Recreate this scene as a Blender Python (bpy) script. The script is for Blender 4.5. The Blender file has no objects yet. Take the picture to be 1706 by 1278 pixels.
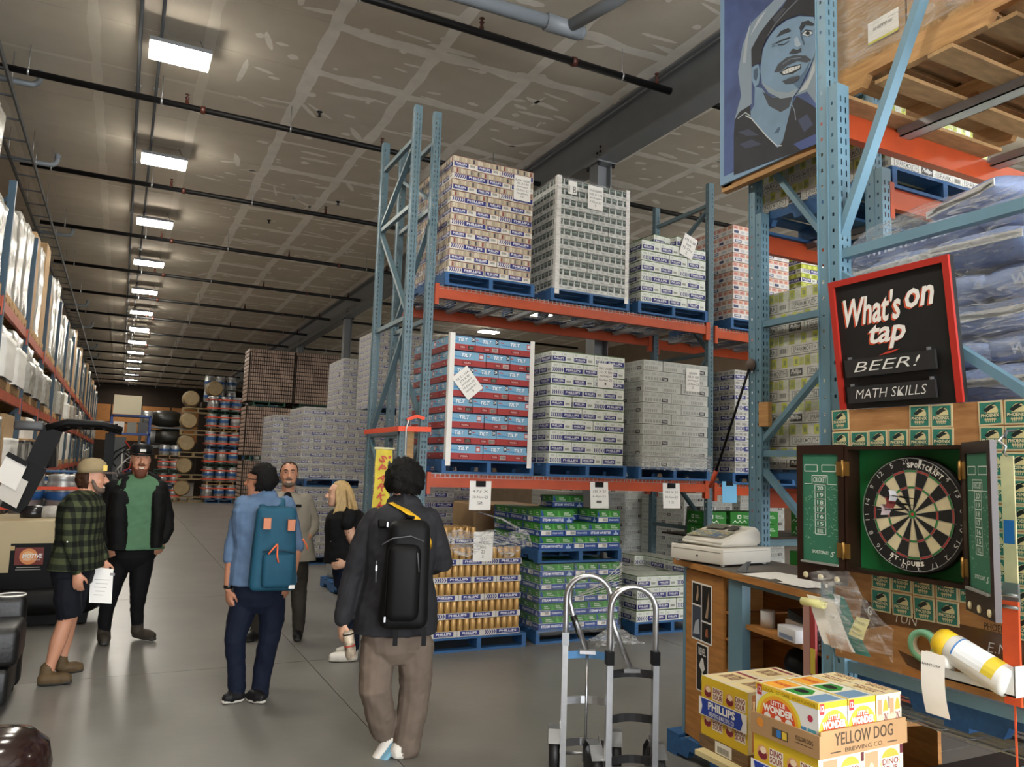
import bpy, bmesh, math, random
from mathutils import Vector, Matrix, noise, geometry
random.seed(7)
S = bpy.context.scene
COL = S.collection
PI = math.pi

# ---------------------------------------------------------------- camera, world, exposure
YAW, PITCH, ROLL, FPX = math.radians(26.556), math.radians(6.256), math.radians(1.897), 1290.0
_f = Vector((math.sin(YAW)*math.cos(PITCH), math.cos(YAW)*math.cos(PITCH), math.sin(PITCH)))
_r = Vector((math.cos(YAW), -math.sin(YAW), 0)); _u = _r.cross(_f)
_r2 = _r*math.cos(ROLL) + _u*math.sin(ROLL); _u2 = -_r*math.sin(ROLL) + _u*math.cos(ROLL)
cd = bpy.data.cameras.new('camera'); cam = bpy.data.objects.new('camera', cd); COL.objects.link(cam)
cd.sensor_width = 36.0; cd.sensor_fit = 'HORIZONTAL'; cd.lens = FPX/1706.0*36.0; cd.clip_start = 0.05; cd.clip_end = 300
cam.matrix_world = Matrix((( _r2.x, _u2.x, -_f.x, 0), (_r2.y, _u2.y, -_f.y, 0), (_r2.z, _u2.z, -_f.z, 1.75), (0, 0, 0, 1)))
S.camera = cam
S.view_settings.view_transform = 'Standard'; S.view_settings.look = 'None'
S.view_settings.gamma = 1.0; S.view_settings.use_curve_mapping = False
S.view_settings.exposure = 1.3
W = bpy.data.worlds.new('daylight'); S.world = W; W.use_nodes = True
W.node_tree.nodes['Background'].inputs[0].default_value = (0.95, 0.97, 1.0, 1)
W.node_tree.nodes['Background'].inputs[1].default_value = 5.0
LAMP_E = 42.0      # emission of the LED ceiling panels
S.cycles.max_bounces = 7; S.cycles.diffuse_bounces = 4; S.cycles.glossy_bounces = 3
S.cycles.transparent_max_bounces = 12; S.cycles.caustics_reflective = False; S.cycles.caustics_refractive = False
S.cycles.sample_clamp_indirect = 6.0

# ---------------------------------------------------------------- materials
def lin(h):
    if isinstance(h, str):
        h = h.lstrip('#'); c = [int(h[i:i+2], 16)/255 for i in (0, 2, 4)]
        return tuple(x/12.92 if x <= .04045 else ((x+.055)/1.055)**2.4 for x in c)
    return h
MATS = {}
def mat(name, col='#808080', rough=.6, metal=0., var=0., scale=6., bump=0., bscale=None, emit=0., alpha=1., spec=.5, col2=None, stretch=None, coat=0.):
    if name in MATS: return MATS[name]
    m = bpy.data.materials.new(name); m.use_nodes = True; nt = m.node_tree; b = nt.nodes['Principled BSDF']
    c = lin(col); b.inputs['Base Color'].default_value = (*c, 1)
    b.inputs['Roughness'].default_value = rough; b.inputs['Metallic'].default_value = metal
    b.inputs['Specular IOR Level'].default_value = spec
    if coat: b.inputs['Coat Weight'].default_value = coat
    if alpha < 1: b.inputs['Alpha'].default_value = alpha
    if emit: b.inputs['Emission Color'].default_value = (*c, 1); b.inputs['Emission Strength'].default_value = emit
    if var or bump or col2:
        tc = nt.nodes.new('ShaderNodeTexCoord'); mp = nt.nodes.new('ShaderNodeMapping'); nt.links.new(tc.outputs['Object'], mp.inputs[0])
        if stretch: mp.inputs['Scale'].default_value = stretch
        n = nt.nodes.new('ShaderNodeTexNoise'); n.inputs['Scale'].default_value = scale; n.inputs['Detail'].default_value = 4
        nt.links.new(mp.outputs[0], n.inputs['Vector'])
        if var or col2:
            rp = nt.nodes.new('ShaderNodeValToRGB'); e = rp.color_ramp.elements
            e[0].position, e[1].position = .3, .7
            if col2: e[0].color = (*lin(col2), 1); e[1].color = (*c, 1)
            else:
                e[0].color = (*[x*(1-var) for x in c], 1); e[1].color = (*[min(1, x*(1+var)) for x in c], 1)
            nt.links.new(n.outputs['Fac'], rp.inputs[0]); nt.links.new(rp.outputs[0], b.inputs['Base Color'])
        if bump:
            n2 = n
            if bscale:
                n2 = nt.nodes.new('ShaderNodeTexNoise'); n2.inputs['Scale'].default_value = bscale; n2.inputs['Detail'].default_value = 3
                nt.links.new(mp.outputs[0], n2.inputs['Vector'])
            bp = nt.nodes.new('ShaderNodeBump'); bp.inputs['Strength'].default_value = bump; bp.inputs['Distance'].default_value = .02
            nt.links.new(n2.outputs['Fac'], bp.inputs['Height']); nt.links.new(bp.outputs[0], b.inputs['Normal'])
    MATS[name] = m; return m
_flat = {}
def ink(h, rough=.55):
    k = 'ink_%s' % h.lstrip('#')
    return mat(k, h, rough)
def film(name='film', strength=.30, rough=.16):
    """stretch film: clear plastic, mostly see-through, with a crinkled glossy coat"""
    if name in MATS: return MATS[name]
    m = bpy.data.materials.new(name); m.use_nodes = True; nt = m.node_tree; nt.nodes.clear()
    o = nt.nodes.new('ShaderNodeOutputMaterial'); mx = nt.nodes.new('ShaderNodeMixShader'); tr = nt.nodes.new('ShaderNodeBsdfTransparent')
    g = nt.nodes.new('ShaderNodeBsdfPrincipled'); g.inputs['Base Color'].default_value = (.82, .84, .85, 1); g.inputs['Roughness'].default_value = rough
    tc = nt.nodes.new('ShaderNodeTexCoord'); mp = nt.nodes.new('ShaderNodeMapping'); mp.inputs['Scale'].default_value = (3, 3, 14)
    n = nt.nodes.new('ShaderNodeTexNoise'); n.inputs['Scale'].default_value = 3.2; n.inputs['Detail'].default_value = 6; n.inputs['Distortion'].default_value = 1.2
    bp = nt.nodes.new('ShaderNodeBump'); bp.inputs['Strength'].default_value = .9; bp.inputs['Distance'].default_value = .03
    rp = nt.nodes.new('ShaderNodeValToRGB'); rp.color_ramp.elements[0].position = .42; rp.color_ramp.elements[1].position = .72
    rp.color_ramp.elements[0].color = (strength*.35,)*3 + (1,); rp.color_ramp.elements[1].color = (min(1, strength*1.9),)*3 + (1,)
    L = nt.links.new
    L(tc.outputs['Object'], mp.inputs[0]); L(mp.outputs[0], n.inputs['Vector']); L(n.outputs['Fac'], bp.inputs['Height']); L(bp.outputs[0], g.inputs['Normal'])
    L(n.outputs['Fac'], rp.inputs[0]); L(rp.outputs[0], mx.inputs[0]); L(tr.outputs[0], mx.inputs[1]); L(g.outputs[0], mx.inputs[2]); L(mx.outputs[0], o.inputs[0])
    MATS[name] = m; return m
def wood(name, c1, c2, scale=7., stretch=(1, 12, 12), rough=.6, bump=.15):
    return mat(name, c1, rough, var=0, scale=scale, col2=c2, stretch=stretch, bump=bump)

# ---------------------------------------------------------------- mesh building
class Fr:
    """a flat drawing frame: origin, right, up (unit vectors), offset along the normal"""
    def __init__(s, o, u, v):
        s.o, s.u, s.v = Vector(o), Vector(u).normalized(), Vector(v).normalized(); s.n = s.u.cross(s.v)
    def __call__(s, a, b, k=0.): return s.o + s.u*a + s.v*b + s.n*k
TXT = {}
def tmesh(t, bold=0., shear=0., res=2):
    k = (t, bold, shear, res)
    if k in TXT: return TXT[k]
    c = bpy.data.curves.new('t', 'FONT'); c.body = t; c.resolution_u = res; c.offset = bold; c.shear = shear; c.fill_mode = 'FRONT'
    o = bpy.data.objects.new('t', c)
    me = bpy.data.meshes.new_from_object(o)
    vs = [(v.co.x, v.co.y) for v in me.vertices]; fs = [tuple(p.vertices) for p in me.polygons]
    x0 = min(a for a, b in vs); x1 = max(a for a, b in vs); y0 = min(b for a, b in vs); y1 = max(b for a, b in vs)
    r = ([((a-x0)/(x1-x0), (b-y0)/(y1-y0)) for a, b in vs], fs, (x1-x0)/(y1-y0))
    bpy.data.objects.remove(o); bpy.data.curves.remove(c); bpy.data.meshes.remove(me)
    TXT[k] = r; return r
class MB:
    def __init__(s): s.v, s.f, s.m, s.mats, s.sm = [], [], [], [], []
    def mi(s, m):
        if isinstance(m, str): m = MATS[m] if m in MATS else ink(m)
        if m not in s.mats: s.mats.append(m)
        return s.mats.index(m)
    def face(s, pts, m, smooth=False):
        i = len(s.v); s.v += [tuple(p) for p in pts]; s.f.append(tuple(range(i, i+len(pts)))); s.m.append(s.mi(m)); s.sm.append(smooth); return s
    def add(s, vs, fs, m, smooth=False):
        i = len(s.v); s.v += [tuple(p) for p in vs]; k = s.mi(m)
        for f in fs: s.f.append(tuple(i+a for a in f)); s.m.append(k); s.sm.append(smooth)
        return s
    def box(s, a, b, m, M=None):
        (x0, y0, z0), (x1, y1, z1) = a, b
        vs = [(x0, y0, z0), (x1, y0, z0), (x1, y1, z0), (x0, y1, z0), (x0, y0, z1), (x1, y0, z1), (x1, y1, z1), (x0, y1, z1)]
        if M is not None: vs = [M @ Vector(p) for p in vs]
        return s.add(vs, [(0, 3, 2, 1), (4, 5, 6, 7), (0, 1, 5, 4), (1, 2, 6, 5), (2, 3, 7, 6), (3, 0, 4, 7)], m)
    def cbox(s, c, d, m, M=None):
        return s.box(tuple(c[i]-d[i]/2 for i in range(3)), tuple(c[i]+d[i]/2 for i in range(3)), m, M)
    def bbox(s, a, b, r, m, seg=2):
        """box with rounded edges"""
        bm = bmesh.new(); bmesh.ops.create_cube(bm, size=1)
        for v in bm.verts: v.co = Vector(tuple((a[i]+b[i])/2 + v.co[i]*(b[i]-a[i]) for i in range(3)))
        bmesh.ops.bevel(bm, geom=bm.edges[:], offset=r, segments=seg, affect='EDGES', profile=.5)
        bm.verts.index_update(); s.add([v.co[:] for v in bm.verts], [[v.index for v in f.verts] for f in bm.faces], m, True); bm.free(); return s
    def bar(s, p, q, w, h, m, up=(0, 0, 1)):
        """square bar from p to q, w across, h along up"""
        p, q = Vector(p), Vector(q); d = (q-p).normalized(); up = Vector(up); a = d.cross(up)
        if a.length < 1e-4: a = d.cross(Vector((1, 0, 0)))
        a.normalize(); b = a.cross(d)
        vs = [e + a*x*w/2 + b*y*h/2 for e in (p, q) for x, y in ((-1, -1), (1, -1), (1, 1), (-1, 1))]
        return s.add(vs, [(0, 1, 2, 3), (7, 6, 5, 4), (0, 4, 5, 1), (1, 5, 6, 2), (2, 6, 7, 3), (3, 7, 4, 0)], m)
    def tube(s, path, r, m, n=10, closed=False, caps=True, flat=1.):
        P = [Vector(p) for p in path]; N = len(P); R = r if isinstance(r, (list, tuple)) else [r]*N
        i0 = len(s.v); prev = None
        for i in range(N):
            t = (P[(i+1) % N]-P[i-1]) if closed else (P[min(i+1, N-1)]-P[max(i-1, 0)])
            t.normalize()
            if prev is None:
                a = t.orthogonal().normalized()
                if abs(t.z) < .9: a = t.cross(Vector((0, 0, 1))).normalized()
            else: a = (prev - t*prev.dot(t)).normalized()
            prev = a; b = t.cross(a)
            for k in range(n):
                w = 2*PI*k/n; s.v.append(tuple(P[i] + (a*math.cos(w) + b*math.sin(w)*flat)*R[i]))
        mi = s.mi(m)
        for i in range(N if closed else N-1):
            j = (i+1) % N
            for k in range(n):
                l = (k+1) % n; s.f.append((i0+i*n+k, i0+j*n+k, i0+j*n+l, i0+i*n+l)); s.m.append(mi); s.sm.append(True)
        if caps and not closed:
            s.f.append(tuple(i0+k for k in range(n))); s.m.append(mi); s.sm.append(False)
            s.f.append(tuple(i0+(N-1)*n+k for k in reversed(range(n)))); s.m.append(mi); s.sm.append(False)
        return s
    def lathe(s, prof, m, n=16, M=None, smooth=True):
        """prof: (radius, height[, material]) upward around z"""
        i0 = len(s.v)
        for p in prof:
            for k in range(n):
                w = 2*PI*k/n; v = Vector((p[0]*math.cos(w), p[0]*math.sin(w), p[1])); s.v.append(tuple(M @ v if M is not None else v))
        for i in range(len(prof)-1):
            mi = s.mi(prof[i][2] if len(prof[i]) > 2 else m)
            for k in range(n):
                l = (k+1) % n; s.f.append((i0+i*n+k, i0+i*n+l, i0+(i+1)*n+l, i0+(i+1)*n+k)); s.m.append(mi); s.sm.append(smooth)
        for i, e in ((0, True), (len(prof)-1, False)) if tuple(prof[0][:2]) != tuple(prof[-1][:2]) else ():
            if prof[i][0] > 1e-4:
                r = [i0+i*n+k for k in range(n)]; s.f.append(tuple(reversed(r)) if e else tuple(r)); s.m.append(s.mi(m)); s.sm.append(False)
        return s
    def prism(s, poly, fr, depth, m, side=None):
        """2-d outline drawn in frame fr, extruded back by depth"""
        n = len(poly); a = [fr(x, y) for x, y in poly]; b = [fr(x, y, -depth) for x, y in poly]; i = len(s.v)
        s.v += [tuple(p) for p in a+b]; k = s.mi(m); k2 = s.mi(side or m)
        ar = sum(poly[j][0]*poly[(j+1) % n][1]-poly[(j+1) % n][0]*poly[j][1] for j in range(n))
        ix = list(range(n)) if ar > 0 else list(reversed(range(n)))
        s.f.append(tuple(i+j for j in ix)); s.m.append(k); s.sm.append(False)
        s.f.append(tuple(i+n+j for j in reversed(ix))); s.m.append(k2); s.sm.append(False)
        for q in range(n):
            j, l = ix[q], ix[(q+1) % n]; s.f.append((i+j, i+n+j, i+n+l, i+l)); s.m.append(k2); s.sm.append(False)
        return s
    def rect(s, fr, a0, b0, a1, b1, m, k=.0008):
        return s.face([fr(a0, b0, k), fr(a1, b0, k), fr(a1, b1, k), fr(a0, b1, k)], m)
    def poly(s, fr, pts, m, k=.0008):
        n = len(pts); ar = sum(pts[j][0]*pts[(j+1) % n][1]-pts[(j+1) % n][0]*pts[j][1] for j in range(n))
        if ar < 0: pts = pts[::-1]
        if n > 4:
            vs = [Vector((x, y, 0)) for x, y in pts]; tr = geometry.tessellate_polygon([vs]); fs = []
            for t in tr:
                a, b, c = (pts[i] for i in t); fs.append(tuple(t) if (b[0]-a[0])*(c[1]-a[1])-(c[0]-a[0])*(b[1]-a[1]) > 0 else tuple(t)[::-1])
            return s.add([fr(x, y, k) for x, y in pts], fs, m)
        return s.face([fr(x, y, k) for x, y in pts], m)
    def disc(s, fr, cx, cy, rx, ry, m, k=.0008, n=20, a0=0, a1=2*PI, rin=0.):
        if rin <= 0:
            pts = [(cx+rx*math.cos(a0+(a1-a0)*i/n), cy+ry*math.sin(a0+(a1-a0)*i/n)) for i in range(n if a1-a0 > 6.28 else n+1)]
            if a1-a0 < 6.28: pts.append((cx, cy))
            return s.poly(fr, pts, m, k)
        N = max(1, n)
        for i in range(N):
            p, q = a0+(a1-a0)*i/N, a0+(a1-a0)*(i+1)/N
            s.face([fr(cx+rx*rin*math.cos(p), cy+ry*rin*math.sin(p), k), fr(cx+rx*math.cos(p), cy+ry*math.sin(p), k), fr(cx+rx*math.cos(q), cy+ry*math.sin(q), k), fr(cx+rx*rin*math.cos(q), cy+ry*rin*math.sin(q), k)], m)
        return s
    def text(s, fr, t, a0, b0, a1, b1, m, k=.0012, bold=.02, shear=0., res=2, rot=0.):
        vs, fs, asp = tmesh(t, bold, shear, res)
        if a1 is None: a1 = a0 + (b1-b0)*asp
        if rot:
            cx, cy = (a0+a1)/2, (b0+b1)/2; w, h = a1-a0, b1-b0; c, sn = math.cos(rot), math.sin(rot)
            pts = [((x-.5)*w, (y-.5)*h) for x, y in vs]; pts = [(cx+x*c-y*sn, cy+x*sn+y*c) for x, y in pts]
        else: pts = [(a0+x*(a1-a0), b0+y*(b1-b0)) for x, y in vs]
        return s.add([fr(x, y, k) for x, y in pts], fs, m)
    def line(s, fr, pts, w, m, k=.0012):
        for (x0, y0), (x1, y1) in zip(pts, pts[1:]):
            dx, dy = x1-x0, y1-y0; L = math.hypot(dx, dy) or 1; nx, ny = -dy/L*w/2, dx/L*w/2
            s.face([fr(x0-nx, y0-ny, k), fr(x1-nx, y1-ny, k), fr(x1+nx, y1+ny, k), fr(x0+nx, y0+ny, k)], m)
        return s
    def mesh(s, name):
        me = bpy.data.meshes.new(name); me.from_pydata(s.v, [], s.f)
        for m in s.mats: me.materials.append(m)
        me.polygons.foreach_set('material_index', s.m); me.polygons.foreach_set('use_smooth', s.sm); me.update(); return me
    def build(s, name, parent=None, loc=None, rz=0., **kw):
        return ob(name, s.mesh(name), parent, loc, rz, **kw)
def tag(o, label=None, cat=None, group=None, kind=None):
    if label: o['label'] = label
    if cat: o['category'] = cat
    if group: o['group'] = group
    if kind: o['kind'] = kind
    return o
def ob(name, me, parent=None, loc=None, rz=0., label=None, cat=None, group=None, kind=None):
    o = bpy.data.objects.new(name, me); COL.objects.link(o)
    if parent is not None: o.parent = parent
    if loc is not None: o.location = loc
    if rz:
        o.rotation_euler = (0, 0, rz) if isinstance(rz, (int, float)) else rz
    return tag(o, label, cat, group, kind)
def thing(name, label, cat, loc=(0, 0, 0), rz=0., group=None, kind=None):
    return ob(name, None, None, loc, rz, label, cat, group, kind)
def copy_tree(o, parent=None, loc=None, rz=None, label=None):
    c = o.copy(); COL.objects.link(c); c.parent = parent
    if loc is not None: c.location = loc
    if rz is not None: c.rotation_euler = (0, 0, rz)
    if label: c['label'] = label
    for ch in list(o.children): copy_tree(ch, c)
    return c
_ones = 'first second third fourth fifth sixth seventh eighth ninth tenth eleventh twelfth thirteenth fourteenth fifteenth sixteenth seventeenth eighteenth nineteenth'.split()
ORD = _ones + [a if not k else b + '-' + _ones[k-1] for a, b in (('twentieth', 'twenty'), ('thirtieth', 'thirty'), ('fortieth', 'forty'), ('fiftieth', 'fifty')) for k in range(10)]
# floor-plan constants (metres): camera at the origin, y along the aisle, x to its right
HC = 6.65          # ceiling
Z1, Z2 = 1.67, 3.55  # tops of the rack beams
# ================================================================ the building
mat('concrete', '#787671', .34, var=.14, scale=1.1, bump=.04, bscale=14, spec=.5)
mat('concrete_gap', '#4d4b47', .8)
mat('drywall', '#c0b7a7', .9, var=.05, scale=2.5, bump=.05)
mat('drywall_new', '#8a755b', .9, var=.06, scale=2.5)
mat('mud', '#e0dbd1', .9, var=.07, scale=5)
mat('mudsoft', '#cdc5b6', .9, var=.04, scale=3)
mat('steelgrey', '#74777a', .45, var=.06, scale=3)
mat('steeldark', '#4a4d50', .5)
mat('pipeblack', '#0d0d0e', .45, spec=.3)
mat('sprinkred', '#4a2116', .45)
mat('zinc', '#b4b6b8', .35, .8)
mat('pvc', '#7e858b', .4)
mat('wallbrown', '#6b5a48', .9, var=.12, scale=2)
mat('walldark', '#2c2119', .9, var=.15, scale=2)
mat('plyorange', '#a06a34', .7, var=.15, scale=3, stretch=(1, 1, 4))
mat('lamp', '#fff8ea', .5, emit=LAMP_E)
XL, XR, YR, YF = -3.0, 17.0, -7.0, 59.0

# floor: saw-cut slabs, pieces 3.66 m square
fl = MB().box((XL-.2, YR-.3, -.2), (XR+.2, YF+.2, -.012), 'concrete_gap').build('floor', kind='structure')
gx = [1.62+3.66*k for k in range(-1, 5)]; gy = [7.1+3.66*k for k in range(-4, 15)]
xs = [XL-.2]+gx+[XR+.2]; ys = [YR-.3]+gy+[YF+.2]
for i in range(len(xs)-1):
    for j in range(len(ys)-1):
        w, d = xs[i+1]-xs[i]-.007, ys[j+1]-ys[j]-.007
        MB().box((-w/2, -d/2, -.012), (w/2, d/2, 0), 'concrete').build('concrete_slab', fl, ((xs[i]+xs[i+1])/2, (ys[j]+ys[j+1])/2, 0))

# ceiling: taped drywall sheets under a deck
ce = MB().box((XL-.2, YR-.3, HC+.012), (XR+.2, YF+.2, HC+.2), 'drywall').build('ceiling', kind='structure')
sx = [5.45+1.22*k for k in range(-7, 9)]; sy = [8.3+1.205*k for k in range(-4, 18)]
pm = MB().box((-.606, -.599, 0), (.606, .599, .011), 'drywall').mesh('drywall_panel')
pn = MB().box((-.606, -.599, 0), (.606, .599, .011), 'drywall_new').mesh('drywall_panel')
for i in range(14):
    for j in range(21):
        c = (sx[i]+.61, sy[j]+.6025, HC)
        ob('drywall_panel', pn if (i, j) in ((5, 1), (5, 0)) else pm, ce, c)
def strip(mb, p, q, w, z, m, seed, jit=.35):
    p, q = Vector((p[0], p[1], z)), Vector((q[0], q[1], z)); L = (q-p).length; n = max(3, int(L/.11)); d = (q-p)/L; a = Vector((-d.y, d.x, 0))
    row = []
    for k in range(n+1):
        t = k/n; c = p + (q-p)*t
        wl = w*(.5+jit*noise.noise((seed, t*L*2.2, 0))+.3*jit*noise.noise((seed, t*L*7, 5))); wr = w*(.5+jit*noise.noise((seed, t*L*2.2, 9))+.3*jit*noise.noise((seed, t*L*7, 3)))
        row.append((c-a*max(.02, wr), c+a*max(.02, wl)))
    for (a0, b0), (a1, b1) in zip(row, row[1:]): mb.face([a0, b0, b1, a1], m)
for i, x in enumerate(sx):
    mb = MB(); strip(mb, (x, 4.0), (x, YF), .15 if x > 1.2 else .12, HC-.002, 'mud' if x > 1.2 else 'mudsoft', i*3.1, .22); mb.build('joint_tape', ce)
mb = MB()
for j in range(-2, 40):
    for i in range(len(sx)-1):
        if sx[i] < 1.5 and (j % 2 or random.random() < .15): continue
        if random.random() < .06: continue
        y = 8.3+1.205*j + random.uniform(-.05, .05); strip(mb, (sx[i], y), (sx[i+1], y+random.uniform(-.03, .03)), random.choice((.07, .12, .17, .2)) if sx[i] > 1.5 else .07, HC-.001-random.random()*.0008, 'mud' if sx[i] > 1.5 else 'mudsoft', i*7.7+j*1.3, .4)
mb.build('cross_tape', ce, kind='stuff')
mb = MB()
for k in range(1500):
    x, y = random.uniform(1.0, 12), random.uniform(5.2, 40); a = random.uniform(-.25, .25) if random.random() < .7 else random.uniform(0, 3); L = random.uniform(.05, .32); w = random.uniform(.02, .055)
    if random.random() < .25: L = w = random.uniform(.03, .07)
    pts = []
    for q in range(11):
        t = 2*PI*q/11; ex = L*math.cos(t)*(1+.3*noise.noise((k, q*.7, 0))); ey = w*math.sin(t)*(1+.5*noise.noise((k, q*.9, 4)))
        pts.append((x+ex*math.cos(a)-ey*math.sin(a), y+ex*math.sin(a)+ey*math.cos(a), HC-.0006))
    mb.face(pts[::-1], 'mud')
mb.build('filler_patches', ce, kind='stuff')

# walls
MB().box((XL-.2, YR, 0), (XL, YF, HC), 'wallbrown').build('wall_left', kind='structure')
MB().box((XR, YR, 0), (XR+.2, YF, HC), 'wallbrown').build('wall_right', kind='structure')
wf = MB().box((XL, YF, 0), (XR, YF+.2, HC), 'walldark').build('wall_far', kind='structure')
for x in (-1.7, .15, 2.0, 3.85, 5.7):
    for z in (3.35, 4.6):
        MB().box((x-.88, 0, z-.58), (x+.88, .03, z+.58), 'plyorange').build('plywood_panel', wf, (0, YF-.035, 0))
# rear wall behind the camera with the open dock door that lets the daylight in
wr = MB()
DX0, DX1, DZ = -2.6, 10.5, 5.4
wr.box((XL, YR-.2, 0), (DX0, YR, HC), 'wallbrown').box((DX1, YR-.2, 0), (XR, YR, HC), 'wallbrown').box((DX0, YR-.2, DZ), (DX1, YR, HC), 'wallbrown')
wr.build('wall_rear', kind='structure')

# main roof beam and its columns
bm_ = MB(); bx = 5.70
bm_.box((bx-.15, YR, HC-.03), (bx+.15, YF, HC-.002), 'steelgrey').box((bx-.012, YR, HC-.6), (bx+.012, YF, HC-.03), 'steelgrey').box((bx-.15, YR, HC-.63), (bx+.15, YF, HC-.6), 'steelgrey')
beam = bm_.build('ceiling_beam', kind='structure')
mb = MB().bar((bx-.1, 4.5, HC-.05), (bx-.1, 12, HC-.05), .01, .02, 'zinc').build('cable', beam)
for k, y in enumerate((8.85, 15.6, 22.4, 29.2, 36.0, 42.8)):
    c = MB(); zt = HC-.63
    c.box((bx-.11, y-.11, 0), (bx-.095, y+.11, zt), 'steelgrey').box((bx+.095, y-.11, 0), (bx+.11, y+.11, zt), 'steelgrey').box((bx-.1, y-.008, 0), (bx+.1, y+.008, zt), 'steelgrey')
    c.box((bx-.15, y-.17, zt-.02), (bx+.15, y+.17, zt), 'steelgrey')
    co = c.build('steel_column_%s' % ('a'), None, kind='structure'); co.name = 'column'
    for dx, dz in [(-.02, .12), (-.02, .19), (-.02, .26), (-.02, .05), (.06, .12), (.06, .19), (.06, .05)]:
        MB().lathe([(.018, 0), (.018, .016)], 'pipeblack', 8, Matrix.Translation((bx-.015, y+dx, zt+dz)) @ Matrix.Rotation(-PI/2, 4, 'Y')).build('bolt', co)
    for sx_ in (-1, 1):
        for s2 in (-.14, .14):
            MB().lathe([(.016, -.05), (.022, -.02), (.022, .0)], 'pipeblack', 8, Matrix.Translation((bx+sx_*.12, y+s2, zt-.02))).build('bolt', co)

# LED panels hung in a row
def lamp_unit(k, x, y, row):
    t = thing('ceiling_light', '%s rectangular LED ceiling light of the %s row, counted from the entrance' % (ORD[k], row), 'ceiling light', (x, y, 6.40), group='LED ceiling lights')
    if k == 0 or 'm' not in lamp_unit.__dict__:
        lamp_unit.m = MB().box((-.33, -.22, .004), (.33, .22, .05), 'steelgrey').box((-.2, -.12, .05), (.2, .12, .09), 'steelgrey').mesh('housing')
        lamp_unit.p = MB().box((-.32, -.21, -.02), (.32, .21, .003), 'lamp').mesh('diffuser')
        lamp_unit.w = MB().tube([(0, 0, .05), (.1, 0, .246)], .004, 'steeldark', 5).mesh('hanging_wire')
    ob('housing', lamp_unit.m, t); ob('diffuser', lamp_unit.p, t)
    for sx_, r in ((-.3, 0), (.3, PI)): ob('hanging_wire', lamp_unit.w, t, (sx_, 0, 0), r)
for k in range(17): lamp_unit(k, .26, 9.45+3.66*(k-3), 'aisle')
for k in range(13): lamp_unit(k, 11.0, 9.3+3.66*(k-3), 'far bay')

# conduits along the lamps
for n, (x, z, r) in enumerate(((-.17, HC-.045, .022), (.05, HC-.04, .018))):
    c = thing('electrical_conduit', ('thicker' if n == 0 else 'thinner') + ' grey conduit running along the ceiling beside the lamp row', 'conduit', (0, 0, 0))
    MB().tube([(x, 3, z), (x, YF, z)], r, 'steeldark', 8).build('pipe', c)
    for y in range(5, 40, 3): MB().box((x-.04, y, z-.002), (x+.04, y+.03, HC-.006), 'zinc').build('clamp', c)

# black sprinkler pipes across the aisle
head = MB().lathe([(.026, -.05), (.026, .05), (.018, .055), (.018, .09), (.03, .1), (.012, .12), (.004, .14), (.03, .142), (.03, .147)], 'sprinkred', 8).mesh('sprinkler_head')
coup = MB().lathe([(.05, -.03), (.055, 0), (.05, .03)], 'sprinkred', 10, Matrix.Rotation(PI/2, 4, 'Y')).mesh('coupling')
rod = MB().tube([(0, 0, -.06), (0, 0, .34)], .006, 'zinc', 5).lathe([(.047, -.012), (.047, .012)], 'zinc', 10, Matrix.Rotation(PI/2, 4, 'Y')).mesh('hanger')
pipes_y = [7.12+3.5*k for k in range(15)]
for k, y in enumerate(pipes_y):
    t = thing('sprinkler_pipe', 'black sprinkler pipe crossing under the ceiling, %s from the camera' % ORD[k], 'sprinkler pipe', (0, y, 6.31), group='sprinkler pipes')
    x0 = -2.9 if k < 2 else -1.78
    MB().tube([(x0, 0, 0), (5.55 if k == 0 else 15, 0, 0)], .041 if k else .043, 'pipeblack', 10).build('pipe', t)
    if k == 0: MB().tube([(5.95, 0, 0), (15, 0, 0)], .04, 'pipeblack', 10).build('pipe', t)
    for x in (-2.1, .42, 3.06, 5.35, 6.2, 9.0): ob('sprinkler_head', head, t, (x, 0, .02))
    for x in (.62, 4.2): ob('coupling', coup, t, (x, 0, 0))
    for x in (-1.35, .12, 1.75, 4.85, 7.2): ob('hanger', rod, t, (x, 0, 0))
# cable ladder on the left
lad = thing('cable_ladder', 'long grey cable ladder hung along the ceiling above the rack', 'cable ladder', (0, 0, 6.22))
for x in (-1.86, -1.55): MB().box((x-.012, 6, -.04), (x+.012, 57, .04), 'steeldark').build('rail', lad)
lr = MB().box((-1.86, -.012, -.03), (-1.55, .012, -.01), 'steeldark').mesh('rung')
for k in range(60): ob('rung', lr, lad, (0, 8+k*.8, 0))
hr = MB().tube([(0, 0, 0), (0, 0, .43)], .006, 'zinc', 5).mesh('hanger')
for k in range(18):
    for x in (-1.86, -1.55): ob('hanger', hr, lad, (x, 8.3+k*2.6, 0))
# grey drain pipes: short stubs over the left rack, a large branch in the middle
for k, y in enumerate((10.95, 13.95, 18.4, 27, 31.5, 37.5, 41)):
    t = thing('drain_pipe', 'short grey plastic pipe stub with elbow above the tall rack, %s from the camera' % ORD[k], 'pipe', (0, y, 6.3), group='pipe stubs over the left rack')
    pa = [(-2.98, 0, 0), (-1.36, 0, 0)] + [(-1.36+.1*math.sin(a), 0, .1-.1*math.cos(a)) for a in (.4, .8, 1.2, 1.57)] + [(-1.26, 0, .17)]
    MB().tube(pa, .038, 'pvc', 10).build('pipe', t)
    MB().lathe([(.046, -.05), (.046, .02)], 'pvc', 10, Matrix.Translation((-1.26, 0, .17))).build('collar', t)
    ob('hanger', rod, t, (-1.55, 0, 0))
t = thing('drain_pipe', 'large grey plastic drain pipe with angled branch fitting under the ceiling', 'pipe', (0, 0, 6.32))
MB().tube([(.5, 6.78, .05), (3.62, 6.60, 0)], .072, 'pvc', 14).build('pipe', t)
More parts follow.
